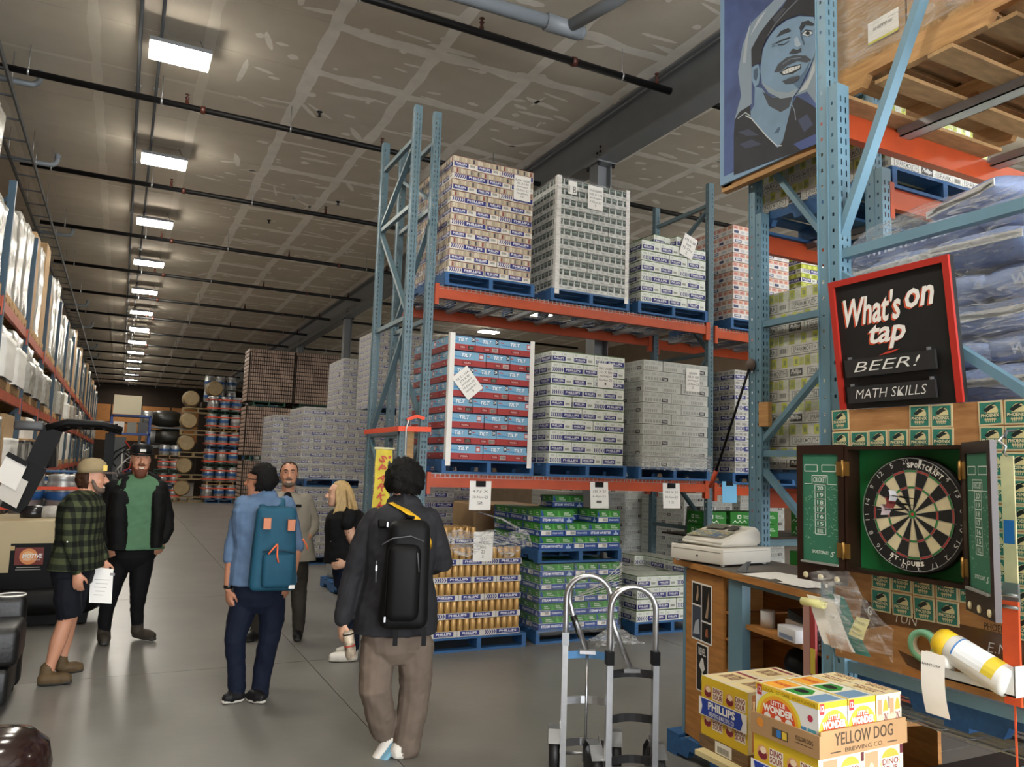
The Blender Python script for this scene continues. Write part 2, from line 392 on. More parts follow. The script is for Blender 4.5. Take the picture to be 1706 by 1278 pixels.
MB().tube([(3.55, 6.605, 0), (3.95, 6.585, -.01)], [.09, .086], 'pvc', 14).build('wye_fitting', t, label='angled branch fitting')
MB().tube([(3.93, 6.586, -.01), (3.99, 6.583, -.012)], .07, 'pvc', 14).build('end_cap', t)
MB().tube([(3.80, 6.59, .0), (4.0, 5.95, .03), (4.05, 5.75, .05), (4.2, 5.55, .06), (4.7, 5.4, .06)], .066, 'pvc', 14).build('branch', t)
for p in ((3.1, 6.63, .02), (4.0, 6.0, .03)): ob('hanger', rod, t, p)
# small dark ceiling outlets
for k, (x, y) in enumerate(((2.13, 10.6), (3.3, 14.2), (2.35, 16.1), (6.9, 10.6))):
    MB().lathe([(.045, 0), (.02, -.02), (.012, -.06), (.03, -.065)], 'pipeblack', 8).build('sprinkler_drop', None, (x, y, HC), label='small dark sprinkler outlet on the ceiling boards, %s from the camera' % ORD[k], cat='sprinkler')
# ================================================================ pallet racking and palletised beer
mat('rackblue', '#688b9c', .42, var=.07, scale=5)
mat('rackblue2', '#587079', .42, var=.08, scale=5)
mat('orange', '#ad441d', .42, var=.10, scale=7)
mat('palblue', '#2a5888', .65, var=.16, scale=9, stretch=(1, 4, 4))
mat('palwood', '#b08c5e', .8, var=.2, scale=8, stretch=(1, 4, 4))
mat('palgreen', '#1f4a3a', .7)
mat('wire', '#a9abac', .35, .7)
mat('channel', '#a0a3a6', .35, .4)
mat('carton', '#a98a63', .8, var=.06, scale=4)
mat('white', '#e2e0da', .6); mat('paper', '#eceae4', .75); mat('black', '#0e0e10', .5)
mat('goldcan', '#c79f62', .35, .35); mat('cantop', '#b9b9b6', .3, .8)
mat('bluelab', '#252c72', .55); mat('grey', '#86867f', .6)

def holeface(mb, fr, w, h, cols, hw, hh, pitch, z0, m):
    xs = [0.]
    for c in cols: xs += [c-hw/2, c+hw/2]
    xs.append(w)
    for i in range(len(xs)-1):
        a, b = xs[i], xs[i+1]
        if i % 2 == 0: mb.rect(fr, a, 0, b, h, m, 0)
        else:
            z = 0.; zc = z0
            while zc < h-.05: mb.rect(fr, a, z, b, zc-hh/2, m, 0); z = zc+hh/2; zc += pitch
            mb.rect(fr, a, z, b, h, m, 0)
POSTS = {}
def post_mesh(h, m, wy=.06, wx=.078, pitch=.0762):
    """one open-backed post: perforated faces to -x and -y, lips behind; origin at its centre"""
    k = (round(h, 2), m, wy)
    if k in POSTS: return POSTS[k]
    mb = MB()
    holeface(mb, Fr((-wx/2, wy/2, 0), (0, -1, 0), (0, 0, 1)), wy, h, [wy/2], .011, .016, pitch, .06, m)
    holeface(mb, Fr((-wx/2, -wy/2, 0), (1, 0, 0), (0, 0, 1)), wx, h, [wx*.3, wx*.7], .008, .028, pitch*.667, .05, m)
    holeface(mb, Fr((wx/2, -wy/2, 0), (0, 1, 0), (0, 0, 1)), wy, h, [wy/2], .011, .016, pitch, .06, m)
    mb.box((-wx/2+.002, wy/2-.004, 0), (-wx/2+.02, wy/2, h), m).box((wx/2-.02, wy/2-.004, 0), (wx/2-.002, wy/2, h), m)
    mb.bar((-wx*.5-.001, 0+wy*.5-.004, 0), (-wx*.5-.001, wy*.5-.004, h), .004, .008, m, (1, 0, 0))
    POSTS[k] = mb.mesh('post'); return POSTS[k]
def upright(x, y0, y1, h, label, m='rackblue', horiz=(), diag=(), dbl=0., zb=0.):
    """rack end frame: two posts (y0 near, y1 far) joined by flat braces"""
    t = thing('rack_upright', label, 'rack frame', (x, 0, zb))
    for y, s in ((y0, 1), (y1, -1)):
        ob('post', post_mesh(h, m), t, (0, y, 0))
        if dbl: ob('post', post_mesh(dbl, m), t, (0, y-.0605, 0), label='shorter doubled post')
        MB().box((-.07, y-.08, 0), (.07, y+.08, .008), m).build('foot_plate', t)
    for z in horiz:
        b = MB(); b.box((-.022, y0+.03, z-.02), (.022, y1-.03, z+.024), m); b.build('brace', t)
    for a, b, c, d in diag: MB().bar((0, a, b), (0, c, d), .034, .05, m, (1, 0, 0)).build('brace', t)
    return t
def rbeam(x0, x1, y, z, label, h=.125, hook=-1, dep=.05):
    t = thing('rack_beam', label, 'rack beam', ((x0+x1)/2, y, z)); L = (x1-x0)/2
    MB().box((-L, -dep/2, -h), (L, dep/2, -.035), 'orange').box((-L, -dep/2 if hook > 0 else 0, -.035), (L, 0 if hook > 0 else dep/2, 0), 'orange').box((-L, -dep/2, -.035), (L, dep/2, -.03), 'orange').build('beam', t)
    for s in (-1, 1): MB().box((s*L-.02-.02*(s > 0)+.02*(s < 0)*0, -dep/2-.008, -h-.07), (s*L+.02+.02*(s < 0)*0, dep/2, .02), 'orange').build('end_plate', t)
    return t
WD = {}
def wire_deck(x, y0, y1, z, w, label):
    t = thing('wire_deck', label, 'wire deck', (x, y0, z)); d = y1-y0; k = (round(w, 2), round(d, 2))
    if k not in WD:
        mb = MB(); n = int(w/.05)
        for i in range(n+1): xx = -w/2+w*i/n; mb.box((xx-.0025, -.03, .004), (xx+.0025, d, .009), 'wire').box((xx-.0025, -.032, -.035), (xx+.0025, -.027, .009), 'wire')
        for i in range(10): yy = d*i/9; mb.box((-w/2, yy-.0025, -.001), (w/2, yy+.0025, .004), 'wire')
        mb.box((-w/2, -.033, -.036), (w/2, -.028, -.031), 'wire')
        c = MB().box((-.03, -.02, -.045), (.03, d+.02, -.04), 'channel').box((-.03, -.02, -.045), (-.026, d+.02, -.002), 'channel').box((.026, -.02, -.045), (.03, d+.02, -.002), 'channel')
        WD[k] = (mb.mesh('wire_grid'), c.mesh('support_channel'))
    ob('wire_grid', WD[k][0], t)
    for xx in (-w*.33, 0, w*.33): ob('support_channel', WD[k][1], t, (xx, 0, 0))

# ---------- pallets
PAL = {}
def pallet_parts(m):
    if m in PAL: return PAL[m]
    W2, D = .51, 1.2
    n = [(0, .02), (0, .115), (D, .115), (D, .02), (D-.2, .02), (D-.22, .065), (D-.40, .065), (D-.42, .02), (.42, .02), (.40, .065), (.22, .065), (.2, .02)]
    st = MB().prism(n, Fr((-.022, 0, 0), (0, 1, 0), (0, 0, 1)), -.044, m)
    st2 = MB(); fr = Fr((.022, 0, 0), (0, 1, 0), (0, 0, 1)); st2.prism(n, fr, .044, m)
    PAL[m] = (st2.mesh('stringer'), MB().box((-W2, 0, .115), (W2, .12, .135), m).mesh('deck_board'), MB().box((-W2, 0, 0), (W2, .1, .02), m).mesh('bottom_board'))
    W = MB()
    for x in (-.488, 0, .488): W.prism(n, Fr((x+.022, 0, 0), (0, 1, 0), (0, 0, 1)), .044, m)
    for k in range(7): W.box((-W2, k*.18, .115), (W2, k*.18+.12, .135), m)
    for y in (0, .55, 1.1): W.box((-W2, y, 0), (W2, y+.1, .02), m)
    PAL[m] += (W.mesh('pallet'),); return PAL[m]
def pallet(x, y, z, label, m='palblue', group='blue pallets', simple=False, rz=0., wood=None):
    """x: middle of the front edge, y: front edge"""
    s, d, b, w = pallet_parts(m)
    if simple: return ob('pallet', w, None, (x, y, z), rz, label, 'pallet', group)
    t = thing('pallet', label, 'pallet', (x, y, z), rz, group)
    for xx in (-.488, 0, .488): ob('stringer', s, t, (xx, 0, 0))
    for k in range(7): ob('deck_board', d, t, (0, k*.18, 0))
    for yy in (0, .55, 1.1): ob('bottom_board', b, t, (0, yy, 0))
    return t

# ---------- printed cases
def chev(mb, fr, a0, b0, a1, b1, n, m):
    w = (a1-a0)/n
    for i in range(n):
        a = a0+i*w; mb.poly(fr, [(a, b0), (a+w*.5, b0), (a+w*.95, (b0+b1)/2), (a+w*.5, b1), (a, b1), (a+w*.45, (b0+b1)/2)], m, .001)
def phlabel(mb, fr, a0, b0, a1, b1, col='bluelab', k=.0008):
    mb.rect(fr, a0, b0, a1, b1, col, k); h = b1-b0
    mb.text(fr, 'PHILLIPS', a0+(a1-a0)*.12, b0+h*.34, a1-(a1-a0)*.12, b1-h*.18, '#e6e6ea', k+.0006, .03)
    mb.rect(fr, a0+(a1-a0)*.22, b0+h*.14, a1-(a1-a0)*.22, b0+h*.22, '#a9abc6', k+.0006)
def barcode(mb, fr, a0, b0, a1, b1, bg=None):
    if bg: mb.rect(fr, a0, b0, a1, b1, bg)
    n = 9
    for i in range(n):
        a = a0+(a1-a0)*(.1+.8*i/n); mb.rect(fr, a, b0+(b1-b0)*.15, a+(a1-a0)*.045*(1+(i*7 % 3)*.3), b1-(b1-b0)*.15, '#77776f', .0012)
def art(mb, kind, fr, w, h):
    lng = w > .34; T = lambda s, a, b, c, d, col, **k: mb.text(fr, s, a*w, b*h, c*w, d*h, col, **k)
    R = lambda a, b, c, d, col, k=.0008: mb.rect(fr, a*w, b*h, c*w, d*h, col, k)
    rr = random.Random(hash((kind, lng)) % 1000 if False else len(kind)*7+lng)
    if kind in ('tan', 'farw', 'grn', 'yel', 'phg'):
        if kind == 'tan':
            R(0, .5, 1, 1, '#a89b86'); R(0, .47, 1, .5, '#b4633f')
            n = 5 if lng else 3
            for i in range(n):
                a = (i+.1)/n
                R(a, .55, a+.34/n, .95, rr.choice(['#cbc0ab', '#96604c', '#b9ab90']), .001); R(a+.4/n, .55, a+.62/n, .92, rr.choice(['#5c5a5c', '#86403a', '#45434a', '#c9bda4']), .001)
            R(0, .97, 1, 1, '#93423a', .001)
        elif kind == 'farw':
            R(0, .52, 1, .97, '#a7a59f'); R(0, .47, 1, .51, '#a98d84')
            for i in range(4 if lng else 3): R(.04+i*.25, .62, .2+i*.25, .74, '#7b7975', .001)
        elif kind == 'grn':
            R(0, .93, 1, 1, '#5d7d4c'); R(0, .52, 1, .53, '#b9beb6')
            for i in range(1, 4 if lng else 2): R(i/(4 if lng else 2)-.004, .5, i/(4 if lng else 2)+.004, .93, '#9fa69a', .001)
            for i in range(4 if lng else 2): R(.06+i/(4 if lng else 2), .62, .06+i/(4 if lng else 2)+.12, .8, '#c4c9c1', .001)
        elif kind == 'phg':
            R(0, .55, 1, .97, '#b9b9b3')
            for i in range(4 if lng else 3): R(.04+i*.25, .62, .2+i*.25, .84, '#8f8f89', .001)
        else:
            R(0, .5, 1, 1, '#a3ad2e')
            for i in range(4): R(.05+i*.25, .58, .2+i*.25, .92, rr.choice(['#c9cf5b', '#86922a', '#d6d9a0']), .001)
        if lng:
            phlabel(mb, fr, w*.38, h*.07, w*.985, h*.50); chev(mb, fr, w*.03, h*.09, w*.37, h*.48, 6, 'bluelab')
        else:
            phlabel(mb, fr, w*.04, h*.10, w*.64, h*.50); barcode(mb, fr, w*.68, h*.14, w*.94, h*.44)
    elif kind == 'tilt':
        R(0, .04, 1, .44, '#a33736'); R(0, .0, 1, .04, '#1b2038'); R(0, .44, 1, .97, '#79a9c6'); R(0, .97, 1, 1, '#26305a')
        mb.poly(fr, [(0, .62*h), (w*.25, .56*h), (w*.5, .6*h), (w*.3, .66*h), (w*.05, .7*h)], '#4d8fbf', .001)
        mb.poly(fr, [(0, .78*h), (w*.16, .74*h), (w*.05, .86*h)], '#c04642', .001)
        T('TILT', .30 if lng else .28, .60, .62 if lng else .7, .86, '#2a3f66', k=.0012, bold=.06, shear=.2); T('TILT', .31 if lng else .29, .62, .61 if lng else .69, .86, '#eef3f5', k=.0018, bold=.03, shear=.2)
        R(.34, .14, .62, .34, '#7f1f22', .001); T('VODKA', .38, .18, .58, .3, '#e8b9b0', k=.0016)
        if not lng: R(.84, .64, .97, .96, '#1a1d28', .001); T('24', .855, .72, .955, .9, '#f2f2f2', k=.0016); barcode(mb, fr, w*.70, h*.10, w*.95, h*.36, '#e9e4de')
        else: R(.80, .52, .93, .9, '#b24c4a', .001); R(.82, .6, .91, .82, '#d8cfd2', .0014)
    elif kind == 'tonic':
        R(0, .5, 1, .51, '#a8aaa5'); n = 4 if lng else 3
        for i in range(n):
            R((i+.12)/n, .58, (i+.82)/n, .9, '#b1b5af', .001); R((i+.96)/n, .5, (i+1)/n, 1, '#a3a7a1', .001)
        for i in range(7 if not lng else 9):
            if lng and .60 < .05+i*.1 < .9: continue
            R(.06+i*.1, .12, .06+i*.1+.07, .42, '#9d9f99', .001)
        if lng: R(.66, .10, .88, .44, '#17181a', .001); T('TONIC', .69, .17, .85, .37, '#e8e8e4', k=.0016)
    elif kind == 'steam':
        R(0, .47, 1, 1, '#2c7f28'); R(0, 0, 1, .47, '#1b4690'); R(0, .455, 1, .48, '#cfd9d6', .001)
        n = 2
        for i in range(n):
            o = i/n
            mb.poly(fr, [(w*(o+.02), h*.5), (w*(o+.12), h*.5), (w*(o+.06), h*.95), (w*(o+.02), h*.95)], '#1b4690' if i == 0 else '#4aa33c', .001)
            T('Steam', o+.2, .74, o+.36, .86, '#d8e8d2', k=.0016); T('Whistle', o+.2, .58, o+.42, .7, '#cfe0c8', k=.0016)
        if lng:
            T('STEAM WHISTLE', .07, .13, .70, .34, '#eef2f6', k=.0016, bold=.03)
            mb.poly(fr, [(w*.80, h*.05), (w*.95, h*.05), (w*.95, h*.2), (w*.90, h*.26), (w*.88, h*.42), (w*.86, h*.42), (w*.84, h*.24), (w*.80, h*.2)], '#a9bdd8', .0014)
        else:
            R(.06, .08, .46, .40, '#e4e2da', .001); barcode(mb, fr, w*.22, h*.08, w*.44, h*.40); T('STEAM WHISTLE', .52, .16, .94, .3, '#dfe6ee', k=.0016)
    elif kind == 'steamgreen':
        R(0, 0, 1, 1, '#217322'); T('Steam', .55, .62, .8, .74, '#d8e8d2', k=.0016); T('Whistle', .55, .46, .88, .58, '#d8e8d2', k=.0016)
        R(.30, .45, .46, .75, '#dfe5da', .001); R(.34, .52, .42, .68, '#217322', .0014)
        for i in range(3): mb.line(fr, [(w*(.1+.2*i), h*.12), (w*(.2+.2*i), h*.3), (w*(.28+.2*i), h*.12)], .008, '#dfe5da')
    elif kind == 'org':
        n = 4 if lng else 3; R(0, .96, 1, 1, '#b5764a')
        for i in range(n): R((i+.06)/n, .55, (i+.9)/n, .93, rr.choice(['#cfa98a', '#c9968a', '#d8b79e', '#d4a48c']), .001); R((i+.2)/n, .66, (i+.6)/n, .84, '#b8706a', .0012)
        R(.06, .12, .34, .42, '#2c3558', .001); R(.10, .2, .30, .36, '#c9ccd6' if lng else '#3a4468', .0014); R(.48, .12, .7, .42, '#b9b9bd', .001); R(.78, .16, .94, .4, '#c4c1c2', .001)
    elif kind == 'spark':
        n = 4 if lng else 3
        for i in range(n): R((i+.04)/n, .52, (i+.5)/n, .96, rr.choice(['#c3c93a', '#a9b234', '#d5d96a'])); R((i+.55)/n, .56, (i+.95)/n, .9, rr.choice(['#c6cdb4', '#e0e3cc', '#b8c06a'])); R((i+.16)/n, .62, (i+.4)/n, .84, '#8d9a5a', .0012)
        mb.rect(fr, w*.06, h*.08, w*.62, h*.42, '#5a5b57', .0008); mb.rect(fr, w*.072, h*.105, w*.608, h*.395, '#d9dad3', .0012)
        T('SPARKMOUTH' if lng else 'SPARK', .10, .14, .58, .36, '#5c5d58', k=.0016, bold=.01)
        if lng: R(.68, .08, .95, .42, '#17181a', .0008); T('Phillips', .70, .12, .93, .38, '#ecece6', k=.0014, shear=.4)
        else: barcode(mb, fr, w*.68, h*.1, w*.94, h*.4)
    elif kind == 'gtray':
        R(0, .40, 1, .97, '#24302b'); n = 5 if lng else 3
        for i in range(n):
            R((i+.08)/n, .46, (i+.92)/n, .86, '#3d5147', .001); R((i+.2)/n, .7, (i+.8)/n, .84, '#6f8378', .0014); R((i+.25)/n, .5, (i+.75)/n, .66, '#1c2622', .0014)
            mb.poly(fr, [(w*(i-.12)/n if i else 0, h*.4), (w*(i+.12)/n, h*.4), (w*(i+.07)/n, h*.95), (w*(i-.07)/n if i else 0, h*.95)], '#cfd1cb', .0018)
        if lng: T('LASER', .32, .1, .55, .3, '#a5a8a0', k=.001)
        for i in range(3): R(.08+.3*i, .12, .22+.3*i, .28, '#a9aca5', .001)
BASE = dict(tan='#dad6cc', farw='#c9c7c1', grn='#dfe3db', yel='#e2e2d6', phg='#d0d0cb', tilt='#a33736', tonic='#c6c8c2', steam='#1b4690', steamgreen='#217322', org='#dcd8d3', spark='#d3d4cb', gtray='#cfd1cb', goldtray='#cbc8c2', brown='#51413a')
TOP = dict(tan='#a0836a', farw='#a9a7a1', grn='#cfd4ca', tilt='#6c7d96', tonic='#b9bbb5', steam='#2c7f28', steamgreen='#217322', org='#cfa98a', spark='#c3c98a', gtray='#3d5147', yel='#b9c04c', phg='#b9b9b3')
CASES = {}
def case_mesh(kind, w, d, h):
    k = (kind, round(w, 3), round(d, 3), round(h, 3))
    if k in CASES: return CASES[k]
    mb = MB(); b = .0025; x, y = w/2-b, d/2-b
    mb.box((-x, -y, b), (x, y, h-b), BASE[kind])
    for fr, L in ((Fr((-x, -y, b), (1, 0, 0), (0, 0, 1)), 2*x), (Fr((-x, y, b), (0, -1, 0), (0, 0, 1)), 2*y), (Fr((x, -y, b), (0, 1, 0), (0, 0, 1)), 2*y)):
        if kind == 'goldtray':
            a = L*.04
            if L > .34: phlabel(mb, fr, L*.36, .008, L*.98, .052); chev(mb, fr, L*.04, .01, L*.34, .05, 5, 'bluelab')
            else: phlabel(mb, fr, L*.10, .008, L*.86, .052)
        else: art(mb, kind, fr, L, h-2*b)
    if kind in TOP:
        mb.rect(Fr((-x, -y, h-b), (1, 0, 0), (0, 1, 0)), 0, 0, 2*x, 2*y, TOP[kind])
        ft = Fr((-x, -y, h-b), (1, 0, 0), (0, 1, 0))
        if kind == 'grn':
            for i in (0, 1, 2): mb.rect(ft, 2*x*(i*.333), 0, 2*x*(i*.333)+.006, 2*y, '#5d7d4c', .0012)
    CASES[k] = mb.mesh('case'); return CASES[k]
GCAN = MB().lathe([(.026, .0), (.031, .006), (.031, .098), (.026, .108), (.0265, .112), (.024, .1115)], 'goldcan', 12).mesh('can')
for p in GCAN.polygons:
    if p.center.z > .109: pass
def ticket(parent, x, y, z, lines, rot=0., s=1., label='white paper pallet ticket'):
    """white sheet stuck on the -y face of a load"""
    mb = MB(); w, h = .2*s, .27*s; fr = Fr((-w/2, 0, -h/2), (1, 0, 0), (0, 0, 1))
    mb.box((-w/2, 0, -h/2), (w/2, .0015, h/2), 'paper')
    n = len(lines)
    for i, t in enumerate(lines):
        b = h*(.86-.8*(i+1)/n*.98+.04); hh = h*.8/n*.62
        tw = min(w*.84, len(t)*hh*.72); mb.text(fr, t, w/2-tw/2, b, w/2+tw/2, b+hh, '#3c3c3c', .0008, .0)
    o = mb.build('pallet_ticket', parent, (x, y, z), (0, rot, 0), label=label); return o
def wrap(parent, x0, y0, z0, x1, y1, z1, m='film', seed=0., amp=.012, nx=10, nz=14, top=False, waist=0.):
    """crinkled stretch film around a load: a closed band of small facets"""
    per = []
    for i in range(nx): per.append((x0+(x1-x0)*i/nx, y0))
    for i in range(nx): per.append((x1, y0+(y1-y0)*i/nx))
    for i in range(nx): per.append((x1-(x1-x0)*i/nx, y1))
    for i in range(nx): per.append((x0, y1-(y1-y0)*i/nx))
    cx, cy = (x0+x1)/2, (y0+y1)/2; mb = MB(); vs, fs = [], []; N = len(per)
    for j in range(nz+1):
        t = j/nz; z = z0+(z1-z0)*t
        for i, (x, y) in enumerate(per):
            a = amp*(.6+noise.noise((x*5+seed, y*5, z*9))*1.2); d = Vector((x-cx, y-cy, 0)); d.normalize()
            vs.append((x+d.x*a, y+d.y*a, z))
    for j in range(nz):
        for i in range(N): k = (i+1) % N; fs.append((j*N+i, j*N+k, (j+1)*N+k, (j+1)*N+i))
    mb.add(vs, fs, film() if m == 'film' else m, True)
    return mb.build('stretch_film', parent)
def load(name, label, x, y, z, kind, layers, l=.40, s=.27, h=.125, W=None, D=None, group=None, full=False, jit=.004, film_m=None, skip=None, corner=False, both=True, lean=0.):
    """one wrapped pallet load: x left edge, y front edge, z bottom; cases in interlocked layers"""
    t = thing(name, label, 'pallet load', (x, y, z), group=group)
    w0 = l+2*s; r = random.Random(int(x*100+z*10))
    for k in range(layers):
        pat = []
        if k % 2 == 0:
            row = [(0, 0, l, s), (l, 0, s, l), (l+s, 0, s, l)]; left = [(0, s, s, l), (0, s+l, s, l)]; right = [(w0-s, l, s, l), (w0-l, 2*l, l, s)]
        else:
            row = [(0, 0, s, l), (s, 0, s, l), (2*s, 0, l, s)]; left = [(0, l, s, l), (0, 2*l, l, s)]; right = [(w0-s, s, s, l), (w0-s, s+l, s, l)]
        pat = row+left+(right if both else [])
        if full and k >= layers-2:
            pat += [(s, l, w0-2*s, s), (s, l+s, w0-2*s, l)] if False else [(s+.001, l+.001, (w0-2*s)/1-.002, l-.002)]
        for (a, b, w, d) in pat:
            if skip and skip(k, a, b): continue
            o = ob('case', case_mesh(kind, w, d, h), t, (a+w/2+r.uniform(-jit, jit)+lean*k, b+d/2+r.uniform(-jit, jit), k*h), r.uniform(-.006, .006))
    if film_m: wrap(t, -.012, -.012, -.02, w0+.012, s+2*l+.012, layers*h+.01, film_m, x)
    if corner:
        for cx, cy, sx_, sy_ in ((-.006, -.006, 1, 1), (w0+.006, -.006, -1, 1)):
            MB().box((min(cx, cx+sx_*.05), cy-.003, -.06), (max(cx, cx+sx_*.05), cy, layers*h+.02), 'white').box((min(cx, cx+sx_*-.003), cy, -.06), (max(cx, cx-sx_*.003), cy+.05, layers*h+.02), 'white').build('corner_board', t, label='white cardboard corner board')
    return t

# ---------- the centre rack
YC0, YC1 = 7.2, 8.27
HZ = (.25, 1.1, 2.05, 3.2, 4.35, 5.05)
def zig(z, y0, y1): return [(y0+.03 if i % 2 else y1-.03, a+.05, y1-.03 if i % 2 else y0+.03, b-.05) for i, (a, b) in enumerate(zip(z, z[1:]))]
upright(2.43, YC0, YC1, 5.38, 'blue-grey rack frame at the aisle end, wrapped by the orange strap', 'rackblue2', HZ, zig(HZ, YC0, YC1))
upright(2.64, YC0, YC1, 5.36, 'blue-grey rack frame carrying the orange beams beside the red and blue cases', 'rackblue2', HZ, zig(HZ, YC1, YC0))
upright(6.24, YC0, YC1, 5.32, 'blue-grey rack frame between the tonic pallet and the next bay', 'rackblue2', HZ, zig(HZ, YC0, YC1))
upright(9.8, YC0, YC1, 5.32, 'blue-grey rack frame at the far end of the second bay', 'rackblue2', HZ, zig(HZ, YC0, YC1))
for a, b, bay in ((2.70, 6.18, 'middle'), (6.30, 9.74, 'second')):
    for y, fb in ((YC0-.03, 'front'), (YC1+.03, 'rear')):
        for z, lv in ((Z1, 'lower'), (Z2, 'upper')):
            rbeam(a, b, y, z-(.03 if bay == 'second' else 0), 'orange %s %s beam of the %s rack bay' % (lv, fb, bay))
    for z, lv in ((Z1, 'lower'), (Z2, 'upper')):
        for k in range(3): wire_deck(a+(b-a)*(k+.5)/3, YC0-.02, YC1, z+.004-(.03 if bay == 'second' else 0), (b-a)/3-.03, '%s wire deck panel on the %s level of the %s rack bay' % (ORD[k], lv, bay))
ZP = .135
PY = 7.12
for x, z, n in ((3.28, Z2, 'tan and blue cases'), (4.50, Z2, 'tall white-wrapped trays'), (5.64, Z2, 'short green-edged stack'), (3.33, Z1, 'red and light blue cases'), (4.50, Z1, 'ten-layer green-edged stack'), (5.68, Z1, 'grey tonic cases')):
    pallet(x, PY, z+.012, 'blue pallet under the %s on the middle rack' % n)
U, Lw = Z2+.012+ZP, Z1+.012+ZP
t = load('pallet_load', 'tall pallet of tan beer cases with blue labels on the upper rack level', 2.80, PY, U, 'tan', 10, h=.1225)
ticket(t, .80, -.01, 1.02, ['BLACK - LAGER', '355 X 100', 'packaged', '25-Dec-23', 'location', '10'])
t = load('pallet_load', 'white-cornered pallet of dark green cans in trays on the upper rack level', 4.04, PY, U, 'gtray', 11, h=.113, film_m=film('film_low', .16), corner=True)
ticket(t, .47, -.03, 1.08, ['STRAWBERRY', '355 X 133', 'packaged', '7-Oct-23', '7']); ticket(t, .17, -.03, 1.14, ['1 B'], 0, .55)
t = load('pallet_load', 'short six-layer pallet of white cases with green edges on the upper rack level', 5.17, PY, U, 'grn', 6, h=.122, full=True)
for a, b in ((.35, .30), (.62, .22)): ob('case', case_mesh('grn', .27, .40, .122), t, (a, b, 6*.122), .1)
ticket(t, .66, -.02, .74, ['473 X 88', 'lot', '12-Oct', '2'], .35, 1.0)
t = load('pallet_load', 'pallet of red and light blue cases with white corner boards', 2.86, PY, Lw, 'tilt', 8, h=.156, corner=True)
ticket(t, .19, -.02, .77, ['TILT - 10A', '473 X 80', 'packaged', '14-Nov-23', 'location', '5'], -.72, 1.05)
t = load('pallet_load', 'ten-layer pallet of white cases with green edges on the lower rack level', 4.02, PY, Lw, 'grn', 10, h=.1205)
ticket(t, .68, -.012, .98, ['PHX LAGER', '355 X 100', 'packaged', '10-Nov-23', '1'])
t = load('pallet_load', 'ten-layer pallet of pale grey tonic cases on the lower rack level', 5.22, PY, Lw, 'tonic', 10, h=.1215)
wrap(t, -.01, -.012, -.03, .97, 1.1, .16, 'film', 3., .02, nz=4)
ticket(t, .70, -.012, 1.03, ['GINGER', '355 X 100', 'packaged', '23-Nov-23', '3'])
# second bay
for x, z, n in ((7.02, Z2-.03, 'orange-topped cases'), (7.05, Z1-.03, 'grey and blue cases'), (8.2, Z2-.03, 'lime-topped cases')): pallet(x, PY, z+.012, 'blue pallet under the %s in the second rack bay' % n)
load('pallet_load', 'pallet of white cases with orange-red tops in the second rack bay', 6.54, PY, U-.03, 'org', 10, h=.1175)
load('pallet_load', 'pallet of grey-topped cases with blue labels in the second rack bay', 6.57, PY, Lw-.03, 'phg', 10, h=.1245)
load('pallet_load', 'pallet of lime-topped cases with blue labels behind the orange-topped ones', 7.7, PY, U-.03, 'yel', 9, h=.122)

# ---------- on the floor under the centre rack
pallet(3.225, 6.98, 0, 'blue pallet on the floor under the gold cans', rz=.0)
t = thing('pallet_load', 'half-unwrapped pallet of gold beer cans in white trays', 'pallet load', (2.725, 6.98, ZP))
LH = .168
def tray(x, y, w, d, z):
    o = ob('tray', case_mesh('goldtray', w, d, .06), t, (x+w/2, y+d/2, z)); nx, ny = int(w/.0665), int(d/.0665)
    for i in range(nx):
        for j in range(ny):
            if j == 0 or i == 0 or (z > 4.5*LH): ob('can', GCAN, o, (-w/2+w*(i+.5)/nx, -d/2+d*(j+.5)/ny, .055))
for k in range(5):
    rows = [(0, 0, .40, .27), (.40, 0, .27, .40), (.67, 0, .27, .40)] if k % 2 else [(0, 0, .27, .40), (.27, 0, .27, .40), (.54, 0, .40, .27)]
    for (a, b, w, d) in rows: tray(a, b, w, d, k*LH)
    for b in (.42, .80): ob('tray', case_mesh('goldtray', .27, .36, .06), t, (.135, b+.17, k*LH)); ob('tray', case_mesh('goldtray', .27, .36, .06), t, (.80, b+.17, k*LH))
for a in (0, .30): tray(a, .30, .28, .38, 5*LH)
MB().box((.27, .42, 0), (.66, 1.15, 4.98*LH), 'carton').build('inner_trays', t)
ticket(t, .50, -.02, .85, ['GOLD', '473 X', 'lot', '23', '5'], .02, 1.05)
fw = MB(); vs = []; fs = []   # loose film hanging over the top corner
NX, NZ = 14, 6
for j in range(NZ+1):
    for i in range(NX+1):
        x = -.03+1.0*i/NX; q = j/NZ
        top = 1.0-.02*math.sin(i*1.3); zz = top-.20*q-.05*math.sin(i*.9+q*4)*q; yy = -.035-.03*noise.noise((i*.6, q*3, 1))
        vs.append((x, yy, zz))
fs = [(j*(NX+1)+i, j*(NX+1)+i+1, (j+1)*(NX+1)+i+1, (j+1)*(NX+1)+i) for j in range(NZ) for i in range(NX)]
fw.add(vs, fs, film('film_white', .34), True)
vs = [(.28+.3*a, .32+.1*noise.noise((a*3, b*3, 0)), 1.05-.12*b) for b in range(3) for a in range(3)]
fw.build('stretch_film', t, label='loose torn stretch film')
t2 = MB(); t2.tube([(.5, .30, 1.18), (.8, .2, 1.1), (1.0, .0, .96), (1.04, -.02, .84)], [.02, .05, .06, .02], film('film_white', .5), 8, flat=.25); t2.build('stretch_film', t, label='loose torn stretch film')

